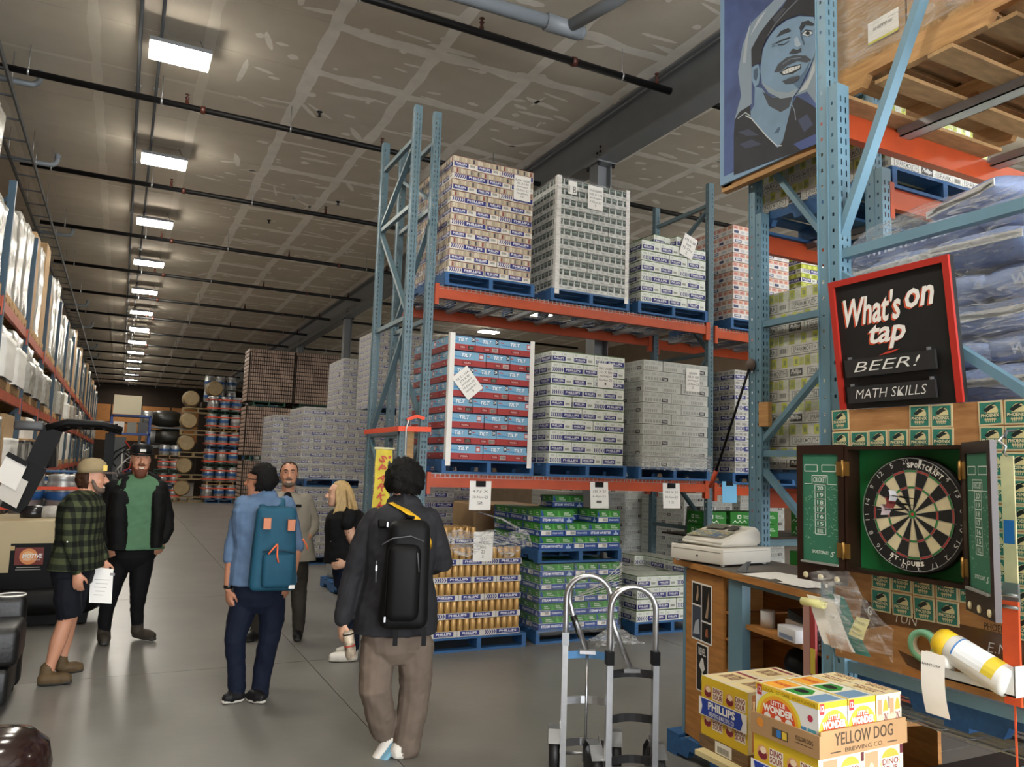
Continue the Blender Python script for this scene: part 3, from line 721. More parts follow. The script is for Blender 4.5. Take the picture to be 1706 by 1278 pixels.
pallet(4.38, 7.02, 0, 'blue pallet on the floor under the green and blue cases')
t = load('pallet_load', 'lower wrapped pallet of green and blue cases on the floor', 3.90, 7.02, ZP, 'steam', 5, h=.131, s=.285, full=True)
wrap(t, -.012, -.012, -.05, .99, 1.1, .66, film('film_low', .16), 1.7, .012)
rg = random.Random(3)
for k in range(9):
    z = .36+.02*k+rg.uniform(-.01, .01); MB().tube([(.35+.05*k, -.025, z-.06), (.98, -.028, z+.05+.01*k)], .0025, 'white', 4).build('film_strand', t)
pallet(4.38, 7.02, .80, 'blue pallet stacked between the two loads of green and blue cases')
t = load('pallet_load', 'upper three-layer load of green and blue cases on the stacked pallet', 3.88, 7.02, .935, 'steam', 3, h=.134, s=.295, full=True, skip=lambda k, a, b: k == 2 and .35 < a < .5)
ob('case', case_mesh('steam', .40, .27, .134), t, (.62, .62, 3*.134))
pallet(5.62, 7.06, 0, 'blue pallet on the floor under the low stack with green edges')
def lowskip(k, a, b): return (k == 4 and a < .5) or (k == 3 and a < .2 and b < .2 and False)
load('pallet_load', 'low stepped stack of white cases with green edges on the floor', 5.13, 7.06, ZP, 'grn', 5, h=.124, full=True, skip=lowskip)
mat('filmrag', '#c9cbcb', .2, alpha=.55)
mb = MB(); vs = []; N = 16
for j in range(N+1):
    for i in range(N+1):
        u, v = i/N, j/N; r = (u-.5)**2+(v-.5)**2
        vs.append((4.42+u*.55+.06*noise.noise((u*5, v*5, 2)), 6.70+v*.30+.05*noise.noise((u*5, v*5, 7)), max(.004, .14*max(0, .30-r)*3+.05*noise.noise((u*7, v*7, 0)))))
mb.add(vs, [(j*(N+1)+i, j*(N+1)+i+1, (j+1)*(N+1)+i+1, (j+1)*(N+1)+i) for j in range(N) for i in range(N)], film('film_white', .5), True)
mb.build('plastic_film', None, label='crumpled clear plastic film lying on the floor by the green and blue cases', cat='plastic film')

# ---------- behind and beside, in the shade of the centre rack
pallet(3.3, 9.1, 0, 'blue pallet on the floor behind the gold cans', simple=True)
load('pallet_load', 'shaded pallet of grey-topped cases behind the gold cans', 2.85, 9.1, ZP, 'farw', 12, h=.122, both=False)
mb = MB().box((0, 0, 0), (1.0, 1.0, 1.28), 'carton'); tb = mb.build('carton_stack', None, (4.05, 9.0, 0), label='plain brown carton block in the shade behind the green and blue cases', cat='carton')
MB().box((.02, -.004, .64), (.98, 0, .66), 'walldark').build('seam', tb)
pallet(6.0, 9.2, 0, 'blue pallet on the floor under the shaded tonic cases', simple=True)
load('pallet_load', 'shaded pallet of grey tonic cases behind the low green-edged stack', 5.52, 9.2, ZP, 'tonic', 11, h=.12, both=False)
KEG = None
for x, nm in ((3.75, 'behind the red and blue cases'), (6.75, 'behind the second rack frame')):
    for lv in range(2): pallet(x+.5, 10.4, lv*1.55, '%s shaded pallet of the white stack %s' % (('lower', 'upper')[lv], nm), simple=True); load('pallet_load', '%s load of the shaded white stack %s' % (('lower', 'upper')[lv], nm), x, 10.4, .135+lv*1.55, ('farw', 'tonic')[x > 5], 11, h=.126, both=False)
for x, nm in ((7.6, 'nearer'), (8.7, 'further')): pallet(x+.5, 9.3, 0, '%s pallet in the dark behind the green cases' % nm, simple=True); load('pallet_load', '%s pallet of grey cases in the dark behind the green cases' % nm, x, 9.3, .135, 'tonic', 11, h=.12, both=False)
mat('kegsteel', '#b4b6b6', .35, .65, var=.08, scale=5); mat('kegblue', '#2d5f9e', .4); mat('kegred', '#c0392b', .45); mat('strapred', '#e8512d', .5)
def keg_mesh(band='kegblue', h=.58, r=.2):
    return MB().lathe([(r*.8, 0), (r*.93, .01), (r*.93, .07), (r*.90, .09), (r*.99, .12), (r, .15, 'kegsteel'), (r, h*.40, band), (r*1.03, h*.42, band), (r*1.03, h*.58, band), (r, h*.60), (r, h-.15), (r*.97, h-.11), (r*.88, h-.09), (r*.93, h-.07), (r*.93, h-.01), (r*.86, h), (r*.84, h-.03), (r*.82, h-.1), (r*.2, h-.11), (.03, h-.07), (.0, h-.07)], 'kegsteel', 18).mesh('keg')
KEGB, KEGS = keg_mesh(), keg_mesh('kegsteel')
for k, (x, y, s) in enumerate(((5.2, 8.52, 0), (5.98, 8.52, 0), (6.42, 8.62, 0), (5.18, 8.95, 0), (6.72, 9.1, 0), (6.85, 8.6, 0))):
    ob('steel_keg', KEGS, None, (x, y, 0), k, 'bare steel keg in the shade under the rack, %s of the row' % ORD[k], 'keg', 'steel kegs under the rack')
# low shelf of the second bay with green cases
rbeam(6.30, 9.74, YC0+.05, .98, 'narrow dark beam carrying the low shelf of green cases', h=.08)
for o in [S.objects[o.name] for o in COL.objects if o.get('label', '').startswith('narrow dark beam')]:
    for c in o.children: c.data.materials[0] = MATS['rackblue2'] if True else None
MB().box((0, 0, 0), (3.4, .95, .02), 'walldark').build('shelf_board', None, (6.32, YC0+.03, .985), label='dark low shelf board of the second rack bay', cat='shelf board')
gk = 0
for x, y in ((6.18, 7.24), (6.62, 7.24), (7.02, 7.24), (7.9, 7.24)):
    for k in range(2):
        ob('beer_case', case_mesh('steamgreen', .38, .27, .155), None, (x+.2, y+.15, 1.006+k*.157), 0, '%s green beer case on the low shelf, %s of its pair' % (('first', 'second', 'third', 'fourth')[gk], ('bottom', 'top')[k]), 'beer case', 'green cases on the low shelf')
    gk += 1
for k in range(6): MB().box((0, 0, 0), (.03, .26, .34), ['grey', 'white', 'paper'][k % 3]).build('binder', None, (6.55+k*.045, 7.75, 1.006), (0, .12, 0), label='thin folder standing on the low shelf, %s from the rack frame' % ORD[k], cat='folder', group='folders on the low shelf')
# ================================================================ right foreground: racks, sign board, counter
_C = Vector((0, 0, 1.75))
def at(px, py, ax, val):
    """layout aid: the point of the plane ax = val that lies on the sight line of photo pixel (px, py)"""
    d = _f*FPX + _r2*(px-853.0) - _u2*(py-639.0); i = 'xyz'.index(ax); return _C + d*((val-_C[i])/d[i])
wood('oak', '#bd8444', '#9c6830', 5, (1, 1, 8)); wood('ply', '#b0814f', '#94663a', 4, (1, 2, 9)); wood('rawwood', '#c79a62', '#a87b48', 6, (3, 1, 8))
mat('brownfilm', '#5a3f2a', .25, var=.25, scale=5); mat('registerwhite', '#d6d2c6', .5, var=.03, scale=4); mat('darkwood', '#2b1a12', .35, var=.2, scale=6)
mat('chalkgreen', '#2f6f55', .7, var=.12, scale=7); mat('brass', '#a8854a', .35, .8); mat('cream', '#d8cda8', .85, var=.06, scale=30); mat('signblack', '#141414', .55, var=.3, scale=9); mat('signred', '#b02a1e', .5)
# frame beside the painting (x = 4) and frame holding the plywood (x = 2.83)
XA, XB = 4.0, 2.83
upright(XA+.04, 3.16, 4.16, 5.9, 'light blue perforated rack frame behind the cash register, under the painting', 'rackblue', (.35, 1.91, 2.83, 4.2), [(4.12, 1.97, 3.2, 2.77), (4.12, 1.83, 3.2, 1.0), (3.2, 2.9, 4.12, 4.12), (4.12, .42, 3.2, .95)], dbl=3.65)
upright(XB+.04, 1.45, 2.49, 6.3, 'nearest light blue perforated rack frame, holding the plywood board', 'rackblue', (.955, 2.765, 4.95), [(2.42, 2.85, 1.5, 4.85), (2.42, 2.68, 1.5, 1.98), (2.42, .25, 1.5, .9)], dbl=3.58)
for nm, x0, x1, y0, y1, lv in (('painting', XA+.09, 7.6, 3.16, 4.16, (Z1, Z2)), ('plywood', XB+.09, 6.4, 1.45, 2.49, (Z1, Z2))):
    for y, fb, hk in ((y0-.06, 'near', -1), (y1+.06, 'far', 1)):
        for z in lv: rbeam(x0, x1, y, z, 'orange %s beam on the %s level of the rack behind the %s' % (fb, 'upper' if z > 2 else 'lower', nm), h=.14)
    for z in lv:
        for k, x in enumerate((x0+.55, x0+1.3, x0+2.1)):
            MB().box((-.04, y0-.05, -.05), (.04, y1+.05, -.044), 'channel').box((-.04, y0-.05, -.05), (-.035, y1+.05, 0), 'channel').box((.035, y0-.05, -.05), (.04, y1+.05, 0), 'channel').build('rack_crossbar', None, (x, 0, z), label='%s galvanised crossbar on the %s level of the rack behind the %s' % (ORD[k], 'upper' if z > 2 else 'lower', nm), cat='crossbar', group='galvanised crossbars')
# lime cases behind the painting frame
for z, lv in ((Z1, 'lower'), (Z2, 'upper')):
    for k, x in enumerate((4.62, 5.75)):
        if z > 2 and k: continue
        pallet(x, 3.08, z, 'blue pallet under the %s lime-striped cases, %s' % (lv, 'second from the frame' if k else 'beside the perforated frame'))
        load('pallet_load', '%s pallet of lime-striped white cases, %s' % (lv, 'second from the perforated frame' if k else 'seen through the perforated frame'), x-.49, 3.1, z+ZP, 'spark', 8 if z < 2 else 7, h=.158 if z < 2 else .15, film_m=film('film_low', .16) if k == 0 else None, l=.42, s=.28)
# carton pallet at the top right
mb = thing('pallet', 'raw wooden pallet carrying wrapped cartons on the nearest rack, seen from below', 'pallet', (3.55, 1.36, Z2), group='wooden pallets'); 
ntch = [(0, 0), (0, .115), (1.2, .115), (1.2, 0), (1.0, 0), (.97, .05), (.82, .05), (.79, 0), (.42, 0), (.39, .05), (.24, .05), (.21, 0)]
for x in (-.58, 0, .56): MB().prism(ntch, Fr((x+.02, 0, .02), (0, 1, 0), (0, 0, 1)), .04, 'rawwood').build('stringer', mb)
for k in range(8): MB().box((-.6, k*.155, .135), (.6, k*.155+.11, .155), 'palwood').build('deck_board', mb)
for y in (0, .3, .56, .82, 1.08): MB().box((-.6, y, 0), (.6, y+.11, .018), 'palwood').build('bottom_board', mb)
cl = thing('carton_load', 'cardboard cartons under clear film on the raw wooden pallet', 'carton load', (3.55, 1.36, Z2+.155))
for k in range(3):
    for i in range(2):
        for j in range(3):
            MB().box((-.56+i*.565, .02+j*.39, k*.42), (-.56+i*.565+.55, .02+j*.39+.38, k*.42+.41), 'carton').build('carton', cl)
for y, z in ((.83, .12), (.36, .12), (.55, .55)): MB().box((-.5655, y, z-.05), (-.564, y+.16, z+.06), 'paper').rect(Fr((-.5656, y+.16, z-.05), (0, -1, 0), (0, 0, 1)), .0, .0, .16, .012, '#c9c236').text(Fr((-.5656, y+.16, z-.05), (0, -1, 0), (0, 0, 1)), 'SHIPPING', .03, .06, .13, .075, '#888884').build('shipping_label', cl)
wrap(cl, -.585, -.0, .0, .585, 1.2, 1.3, film('film_clear', .20, .12), 5., .012, 12, 10)
# malt bags on the nearest rack
mat('maltbag', '#8c9fc6', .5, var=.10, scale=5, bump=.3, bscale=9); mat('bagwhite', '#dfe0dc', .5)
pallet(3.52, 1.36, Z1, 'blue pallet under the malt sacks on the nearest rack')
def sack(x, y, z, rz, seed, L=.78, Wd=.42, T=.16):
    vs, fs = [], []; n, m = 18, 16
    for i in range(n+1):
        u = -1+2*i/n; e = (1-abs(u)**5)**.5 if abs(u) < 1 else 0
        for j in range(m):
            a = 2*PI*j/m; ca, sa = math.cos(a), math.sin(a); yy = math.copysign(abs(ca)**.6, ca)*Wd/2*(.93+.07*e); zz = math.copysign(abs(sa)**.8, sa)*T/2*(.12+.88*e)
            w = .018*noise.noise((seed+u*3, yy*6, zz*6)); vs.append((u*L/2, yy+w, zz+w))
    for i in range(n):
        for j in range(m): k = (j+1) % m; fs.append((i*m+j, i*m+k, (i+1)*m+k, (i+1)*m+j))
    mb = MB(); mb.add(vs, fs, 'maltbag', True); fs2 = [tuple(range(m))[::-1], tuple(n*m+j for j in range(m))]; mb.add(vs, fs2, 'bagwhite')
    # printing on the outward long side (local -y)
    fr = Fr((-L*.36, -Wd/2*1.0-.012, -.045), (1, 0, 0), (0, .12, 1)); mb.text(fr, 'WHEAT MALT', L*.08, .01, L*.62, .06, '#bcc8de', .0, .03)
    return mb.mesh('sack')
SK = [sack(0, 0, 0, 0, s) for s in (1.0, 5.3, 9.1)]
ENDM = MB().box((-.39, -.2, -.012), (-.385, .2, .02), 'bagwhite').mesh('sewn_end')
ml = thing('sack_load', 'pallet of blue malt sacks under glossy film behind the black sign', 'sack load', (3.56, 1.94, Z1+ZP))
rs = random.Random(11)
for k in range(9):
    z = .09+k*.135
    if k % 2: pos = [(-.24, .33, -PI/2), (-.24, -.34, -PI/2), (.30, .1, PI/2)]
    else: pos = [(-.12, .40, 0), (-.12, -.02, 0), (-.12, -.44, 0), (.42, 0, PI/2)]
    if k == 8: pos = [(-.02, .02, -.3), (.2, -.42, .1)]
    for i, (a, b, r) in enumerate(pos):
        o = ob('sack', SK[(k+i) % 3], ml, (a+rs.uniform(-.02, .02), b+rs.uniform(-.02, .02), z), (rs.uniform(-.06, .06), rs.uniform(-.05, .05), r+rs.uniform(-.05, .05)))
        if not k % 2 and i < 3: ob('sewn_end', ENDM, o)
# film over the sacks: bulging band
vs, fs = [], []; NZ, NP = 22, 56
for j in range(NZ+1):
    t_ = j/NZ; z = -.06+1.36*t_
    for i in range(NP):
        a = 2*PI*i/NP; ca, sa = math.cos(a), math.sin(a); q = 1.0 if t_ < .82 else max(.02, math.cos((t_-.82)/.18*1.5))
        rx = .58*q; ry = .60*q; x = math.copysign(abs(ca)**.35, ca)*rx; y = math.copysign(abs(sa)**.35, sa)*ry; b = .022*math.sin(z*46+a)+.03*noise.noise((a*2, z*4, 2))
        vs.append((-.02+x*(1+b), y*(1+b), min(z, 1.30-.12*(1-q))))
for j in range(NZ):
    for i in range(NP): k = (i+1) % NP; fs.append((j*NP+i, j*NP+k, (j+1)*NP+k, (j+1)*NP+i))
MB().add(vs, fs, film('film_sack', .26, .10), True).build('stretch_film', ml)
MB().box((-.1, .12, 1.27), (.1, .4, 1.275), 'paper').build('paper_sheet', ml)

# ---------- painting of a man in a cap
pa = thing('painting', 'blue-toned portrait painting of a winking man in a cap, hung on the rack frame', 'painting', (0, 0, 0))
XP = 3.90; Y0p, Y1p, Zp0, Zp1 = 4.39, 3.24, 3.93, 5.62
fr = Fr((XP, 0, 0), (0, -1, 0), (0, 0, 1))
MB().box((XP, Y1p, Zp0), (XP+.018, Y0p, Zp1), '#86aacd').build('board', pa)
bk = MB()
for y in (Y1p+.02, Y0p-.11): bk.box((XP+.019, y, Zp0-.02), (XP+.06, y+.09, Zp1), 'rawwood')
bk.box((XP+.019, Y1p, Zp0-.05), (XP+.075, Y0p, Zp0+.05), 'rawwood').build('wood_backing', pa, label='raw wood backing frame')
def zp(x, y):
    p = at(1205+x/3.995, y/3.995, 'x', XP); return (-p.y, p.z)
ar = MB(); lay = [.0014]
def P(pts, col): lay[0] += .0002; ar.poly(fr, [zp(*p) for p in pts], col, lay[0])
def Ln(pts, w, col): lay[0] += .0002; ar.line(fr, [zp(*p) for p in pts], w, col, lay[0])
mat('paintbg', '#4c6299', .6, var=.3, scale=4); mat('paintdark', '#272b35', .6, var=.25, scale=6); mat('paintskin', '#86a8c8', .6, var=.10, scale=5)
ar.rect(fr, -Y0p+.045, Zp0+.06, -Y1p-.045, Zp1-.05, 'paintbg')
P([(75, 800), (120, 640), (100, 480), (130, 300), (190, 150), (300, 40), (380, -40), (420, 0), (330, 110), (210, 280), (190, 420), (190, 690)], '#93a8bc')
P([(130, 420), (150, 250), (185, 140), (165, 270), (150, 420)], '#b4c3cf'); P([(180, 240), (230, 130), (290, 65), (240, 150)], '#c3cfd8')
P([(480, 640), (560, 520), (600, 400), (630, 250), (800, 100), (800, 700), (640, 720), (560, 610)], '#8ea4b8'); P([(500, 620), (570, 520), (610, 400), (612, 470), (560, 590)], '#c6d2da')
P([(740, 80), (800, 0), (800, 700), (760, 560), (745, 300)], '#46609a')
P([(212, 575), (262, 590), (300, 650), (470, 635), (455, 720), (430, 830), (395, 945), (365, 985), (290, 905), (185, 790), (182, 745), (208, 700)], 'paintskin')
P([(262, 610), (330, 650), (465, 640), (440, 715), (385, 748), (305, 705)], '#3c4450'); P([(340, 890), (365, 850), (385, 845), (370, 885)], '#4f6a88')
P([(78, 800), (110, 745), (182, 700), (186, 790), (290, 905), (365, 985), (398, 940), (455, 705), (490, 640), (600, 705), (700, 800), (700, 930), (520, 1000), (300, 1080), (72, 1165), (72, 900)], 'paintdark')
P([(100, 880), (170, 860), (240, 900), (160, 905)], '#3f4a63'); P([(110, 960), (190, 930), (260, 960), (150, 990)], '#3a4560'); P([(500, 800), (560, 760), (600, 830), (540, 880)], '#3c4a6c'); P([(470, 960), (600, 900), (690, 870), (690, 930), (520, 1000)], '#43599b')
Ln([(150, 770), (190, 790), (290, 905), (360, 972), (392, 970)], .008, '#d7dfe4'); Ln([(462, 700), (478, 740), (485, 800)], .006, '#8fa0b0'); Ln([(100, 790), (150, 750), (185, 775)], .008, '#b9c6cf')
P([(195, 450), (235, 425), (250, 480), (240, 560), (212, 582), (192, 530)], 'paintskin'); P([(205, 470), (230, 450), (235, 500), (222, 545), (205, 520)], '#48627f')
P([(250, 470), (258, 400), (268, 330), (310, 245), (360, 185), (430, 135), (510, 110), (605, 115), (640, 200), (625, 330), (590, 420), (560, 490), (505, 600), (470, 645), (385, 658), (305, 618), (262, 560)], 'paintskin')
P([(258, 548), (300, 575), (360, 610), (440, 618), (505, 585), (470, 645), (385, 658), (305, 618)], '#9db0bf'); P([(330, 340), (365, 320), (385, 360), (345, 385)], '#8cabca'); P([(470, 560), (540, 480), (585, 400), (560, 490), (505, 595)], '#587a9d')
P([(192, 440), (190, 330), (245, 225), (320, 125), (400, 45), (450, -40), (640, -60), (720, 20), (640, 118), (600, 108), (510, 100), (420, 130), (350, 182), (300, 245), (265, 315), (255, 420)], 'paintdark')
Ln([(300, 240), (350, 160), (430, 70), (500, 0)], .012, '#67707c'); P([(330, 130), (400, 55), (420, 60), (350, 150)], '#454c58')
P([(342, 485), (368, 430), (425, 385), (480, 368), (555, 372), (592, 402), (560, 418), (500, 408), (430, 438), (385, 478)], '#3f4854'); Ln([(400, 430), (450, 395), (520, 385)], .006, '#7688a0')
P([(378, 486), (430, 450), (522, 428), (520, 460), (470, 492), (405, 505)], '#1b2028'); P([(396, 480), (440, 455), (518, 436), (512, 455), (455, 482), (406, 497)], '#e9eef0')
for i in range(5): Ln([(416+i*21, 472-i*7), (420+i*21, 490-i*8)], .003, '#6d7884')
P([(395, 505), (470, 494), (520, 463), (505, 498), (440, 518)], '#88aaca'); P([(398, 542), (450, 520), (516, 505), (510, 532), (470, 556), (420, 562)], '#39424f')
P([(442, 360), (470, 325), (500, 335), (525, 318), (522, 348), (470, 362)], '#2c343f'); P([(478, 262), (500, 245), (524, 300), (505, 318), (482, 306)], '#b3c8da'); Ln([(520, 180), (525, 240), (545, 300)], .012, '#48627f')
P([(358, 252), (390, 208), (440, 188), (458, 208), (400, 228)], '#2b333e'); Ln([(355, 290), (400, 268), (450, 252)], .009, '#27303b'); Ln([(370, 300), (410, 298), (440, 275)], .005, '#27303b'); Ln([(330, 300), (350, 290)], .004, '#3a4653'); Ln([(330, 315), (352, 304)], .004, '#3a4653')
P([(512, 190), (530, 150), (575, 138), (610, 160), (600, 175), (550, 168), (525, 212)], '#2b333e'); P([(530, 230), (555, 205), (590, 205), (600, 225), (570, 245)], '#dbe4ea'); P([(553, 226), (565, 210), (582, 214), (584, 232), (566, 238)], '#1d242c'); Ln([(530, 230), (555, 203), (600, 210)], .008, '#2b333e')
ar.build('painted_surface', pa, label='painted portrait in blues')

# ---------- plywood board with beer coasters
pb = MB().box((2.80, 1.15, 1.0), (2.815, 2.42, 2.05), 'ply').build('plywood_board', None, label='plywood board covered in green beer coasters on the nearest rack frame', cat='plywood board')
fb = Fr((2.80, 0, 0), (0, -1, 0), (0, 0, 1))
mb = MB(); mb.poly(fb, [(-2.28, 1.26), (-2.2, 1.245), (-1.6, 1.23), (-1.2, 1.22), (-1.2, 1.05), (-1.7, 1.14), (-1.9, 1.19), (-2.15, 1.18), (-2.3, 1.13)], 'brownfilm', .0012)
mb.poly(fb, [(-2.12, 1.09), (-2.02, 1.07), (-1.97, 1.02), (-2.08, 1.04)], 'brownfilm', .0012)
mb.text(fb, 'TUN', -2.13, 1.195, -2.03, 1.232, '#c9c4ba', .002, -.01, .2); mb.text(fb, 'E.NS', -1.76, 1.16, -1.66, 1.195, '#c9c4ba', .002, -.01, .2); mb.text(fb, 'G', -2.255, 1.20, -2.235, 1.235, '#d7d2c8', .002)
mb.rect(fb, -2.10, 1.0, -1.94, 1.03, 'plyorange', .0012); mb.build('worn_surface', pb, label='dark scuffed strip with chalk letters')
cm = MB(); q = .088; fc = Fr((-.003, q/2, -q/2), (0, -1, 0), (0, 0, 1))
cm.box((-.003, -q/2, -q/2), (0, q/2, q/2), '#cbbf97'); cm.rect(fc, .006, .006, q-.006, q-.006, '#2a7565'); cm.disc(fc, q*.56, q*.58, .024, .024, '#d3c794', .0014, 16)
cm.poly(fc, [(q*.22, q*.62), (q*.45, q*.8), (q*.78, q*.9), (q*.6, q*.78), (q*.74, q*.74), (q*.5, q*.62), (q*.36, q*.52)], '#16201d', .002)
cm.rect(fc, q*.10, q*.30, q*.90, q*.50, '#1f5c4f', .0017); cm.text(fc, 'PHOENIX', q*.13, q*.33, q*.87, q*.47, '#e3dab0', .0024, .02); cm.rect(fc, q*.26, q*.20, q*.74, q*.27, '#b9ae83', .0018)
for i in range(5): cm.line(fc, [(q*(.3+.1*i), q*.3), (q*(.34+.08*i), q*.12)], .002, '#d9d0a4', .0022)
CO = cm.mesh('coaster')
rc = random.Random(2)
skipc = {(0, 1), (0, 2), (0, 3), (0, 6), (1, 6)}
for r in range(9):
    for c in range(13):
        if (r, c) in skipc: continue
        y = 2.375-c*.0935; z = 2.006-r*.0925
        if r >= 2 and c < 7 and r < 7: continue
        if r >= 7 and c < 2 : continue
        if r == 8 and c in (6, 7): continue
        ob('coaster', CO, pb, (2.80, y+rc.uniform(-.002, .002), z+rc.uniform(-.002, .002)), (rc.uniform(-.03, .03), 0, 0))
mb = MB(); fx = Fr((2.80, 1.77, 1.235), (0, -1, 0), (0, 0, 1)); mb.text(fx, 'PHOENIX', 0, 0, .10, .025, '#1d1712', .001, .0); mb.poly(fx, [(.015, .04), (.05, .065), (.09, .085), (.07, .055), (.085, .05), (.05, .035)], '#1d1712', .001); mb.build('hand_drawing', pb, label='hand-drawn bird with the word PHOENIX')

# ---------- "What's on tap" sign
sg = thing('tap_sign', "black hand-lettered What's on tap sign with red frame above the coasters", 'sign', (2.80, 2.37, 2.052), (0, -.12, 0))
Ws, Hs = .555, .56
MB().box((-.0, -Ws, 0), (.022, 0, Hs), 'signblack').build('board', sg)
for a, b in (((-.012, -Ws, 0), (0, -Ws+.026, Hs)), ((-.012, -.026, 0), (0, 0, Hs)), ((-.012, -Ws+.026, Hs-.026), (0, -.026, Hs))): MB().box(a, b, 'signred').build('frame_strip', sg, label='red frame strip')
fs_ = Fr((0, 0, 0), (0, -1, 0), (0, 0, 1)); mb = MB()
for d, col, k in ((.008, '#d0532f', .001), (0, '#f2efe8', .002)):
    mb.text(fs_, "What's", .062-d, .352-d*.6, .335-d, .475-d*.6, col, k, .022, .3); mb.text(fs_, 'on', .355-d, .385-d*.6, .480-d, .462-d*.6, col, k, .022, .3); mb.text(fs_, 'tap', .175-d, .238-d*.6, .345-d, .345-d*.6, col, k, .022, .3)
mb.poly(fs_, [(.21, .214), (.25, .226), (.31, .232), (.27, .219)], '#c3402f', .001); mb.build('lettering', sg, label='white brush lettering with orange shadow')
for z, h, tx, a0, a1, b0 in ((.135, .075, 'BEER!', .10, .41, .155), (.025, .07, 'MATH SKILLS', .095, .425, .042)):
    p = MB().box((-.022, -.47+(.012 if z < .1 else 0), z), (-.010, -.055, z+h), '#242424').build('menu_strip', sg)
    MB().text(Fr((-.022, 0, 0), (0, -1, 0), (0, 0, 1)), tx, a0, b0, a1, b0+h*.55, '#e6e6e0', .001, -.008, .3).build('chalk_text', p)
    for y in (-.075, -.44): MB().box((-.02, y-.003, z+h-.004), (0, y+.003, z+h+.012), 'zinc').build('hook', p)

# ---------- dart cabinet
dc = thing('dart_cabinet', 'dark wooden dart cabinet with open chalkboard doors on the coaster board', 'dart cabinet', (0, 0, 0))
cy0, cy1, cz0, cz1, cx0, cx1 = 1.772, 2.288, 1.375, 1.888, 2.715, 2.795
MB().box((cx1-.006, cy0, cz0), (cx1, cy1, cz1), '#1f7a42').build('back_panel', dc, label='green back panel')
for a, b in (((cx0, cy0, cz0), (cx1, cy0+.014, cz1)), ((cx0, cy1-.014, cz0), (cx1, cy1, cz1)), ((cx0, cy0+.014, cz0), (cx1, cy1-.014, cz0+.014)), ((cx0, cy0+.014, cz1-.014), (cx1, cy1-.014, cz1))): MB().box(a, b, 'darkwood').build('side_board', dc)
def dart_door(loc, rz, mirror):
    d = ob('door', None, dc, loc, rz)     # local: x along the door, -y faces the viewer
    wd, hd = .252, .585
    MB().box((0, 0, -.065), (.03, .02, hd-.065), 'darkwood').box((wd-.03, 0, -.065), (wd, .02, hd-.065), 'darkwood').box((.03, 0, hd-.105), (wd-.03, .02, hd-.065), 'darkwood').box((.03, 0, -.065), (wd-.03, .02, .02), 'darkwood').build('door_frame', d)
    MB().box((.03, .006, .02), (wd-.03, .012, hd-.105), 'chalkgreen').build('chalkboard', d)
    f2 = Fr((.03, .006, .02), (1, 0, 0), (0, 0, 1)); g = MB(); w, h = wd-.06, hd-.125; c = '#cfe0d6'
    def fra(a0, b0, a1, b1): g.line(f2, [(a0*w, b0*h), (a1*w, b0*h), (a1*w, b1*h), (a0*w, b1*h), (a0*w, b0*h)], .0035, c)
    def done(nm):
        nonlocal g
        g.build(nm, d); g = MB()
    fra(.06, .84, .42, .90); done('tally_box'); fra(.55, .84, .93, .90); done('tally_box'); fra(.27, .72, .70, .80); g.text(f2, 'CRICKET', .30*w, .735*h, .67*w, .785*h, c); done('title_print')
    for i, t_ in enumerate(('20', '19', '18', '17', '16', '15', 'BULL')):
        b = .65-.066*i; fra(.35, b, .64, b+.064); g.text(f2, t_, .41*w, (b+.012)*h, .58*w, (b+.052)*h, c); done('score_box')
    g.line(f2, [(.05*w, .72*h), (.95*w, .72*h)], .0025, c); g.text(f2, 'SPORTCRAFT', .25*w, .075*h, .72*w, .105*h, c); g.text(f2, 'S', .75*w, .06*h, .88*w, .11*h, c, shear=.4); done('logo_print')
    r_ = random.Random(5)
    for i in range(60):
        a, b = r_.choice((r_.uniform(.05, .3), r_.uniform(.68, .92))), r_.uniform(.15, .7); L = r_.uniform(.03, .1); t_ = r_.uniform(-.9, .9); g.line(f2, [(a*w, b*h), ((a+L*math.cos(t_))*w, (b+L*.5*math.sin(t_))*h)], .0016, '#8fb5a3', .0008)
    g.build('chalk_marks', d, label='smudged chalk tally marks')
    for a in (.05, .13, .215):
        M_ = Matrix.Translation((a, -.001, -.042)) @ Matrix.Rotation(PI/2, 4, 'X'); MB().lathe([(.0, .004), (.006, .004), (.006, .001), (.013, .0), (.013, .005), (.006, .008)], 'cream', 12, M_).build('brass_ring', d)
    for z in (.08, .42): MB().box((-.03 if mirror else wd-.035, -.003, z-.03), (.035 if mirror else wd+.03, 0, z+.03), 'brass').tube([(0 if mirror else wd, -.006, z-.035), (0 if mirror else wd, -.006, z+.035)], .005, 'brass', 8).build('hinge', d)
    MB().box((.03, -.012, .012), (wd-.03, 0, .02), '#8d8f8a').build('chalk_ledge', d)
    return d
# left door folded back flat, right door swung half way out
dart_door((cx0-.002, 2.545, cz0), -PI/2, False)
thR = math.radians(142); dart_door((cx0-.02, cy0-.005, cz0), math.atan2(math.cos(thR), -math.sin(thR)), True)
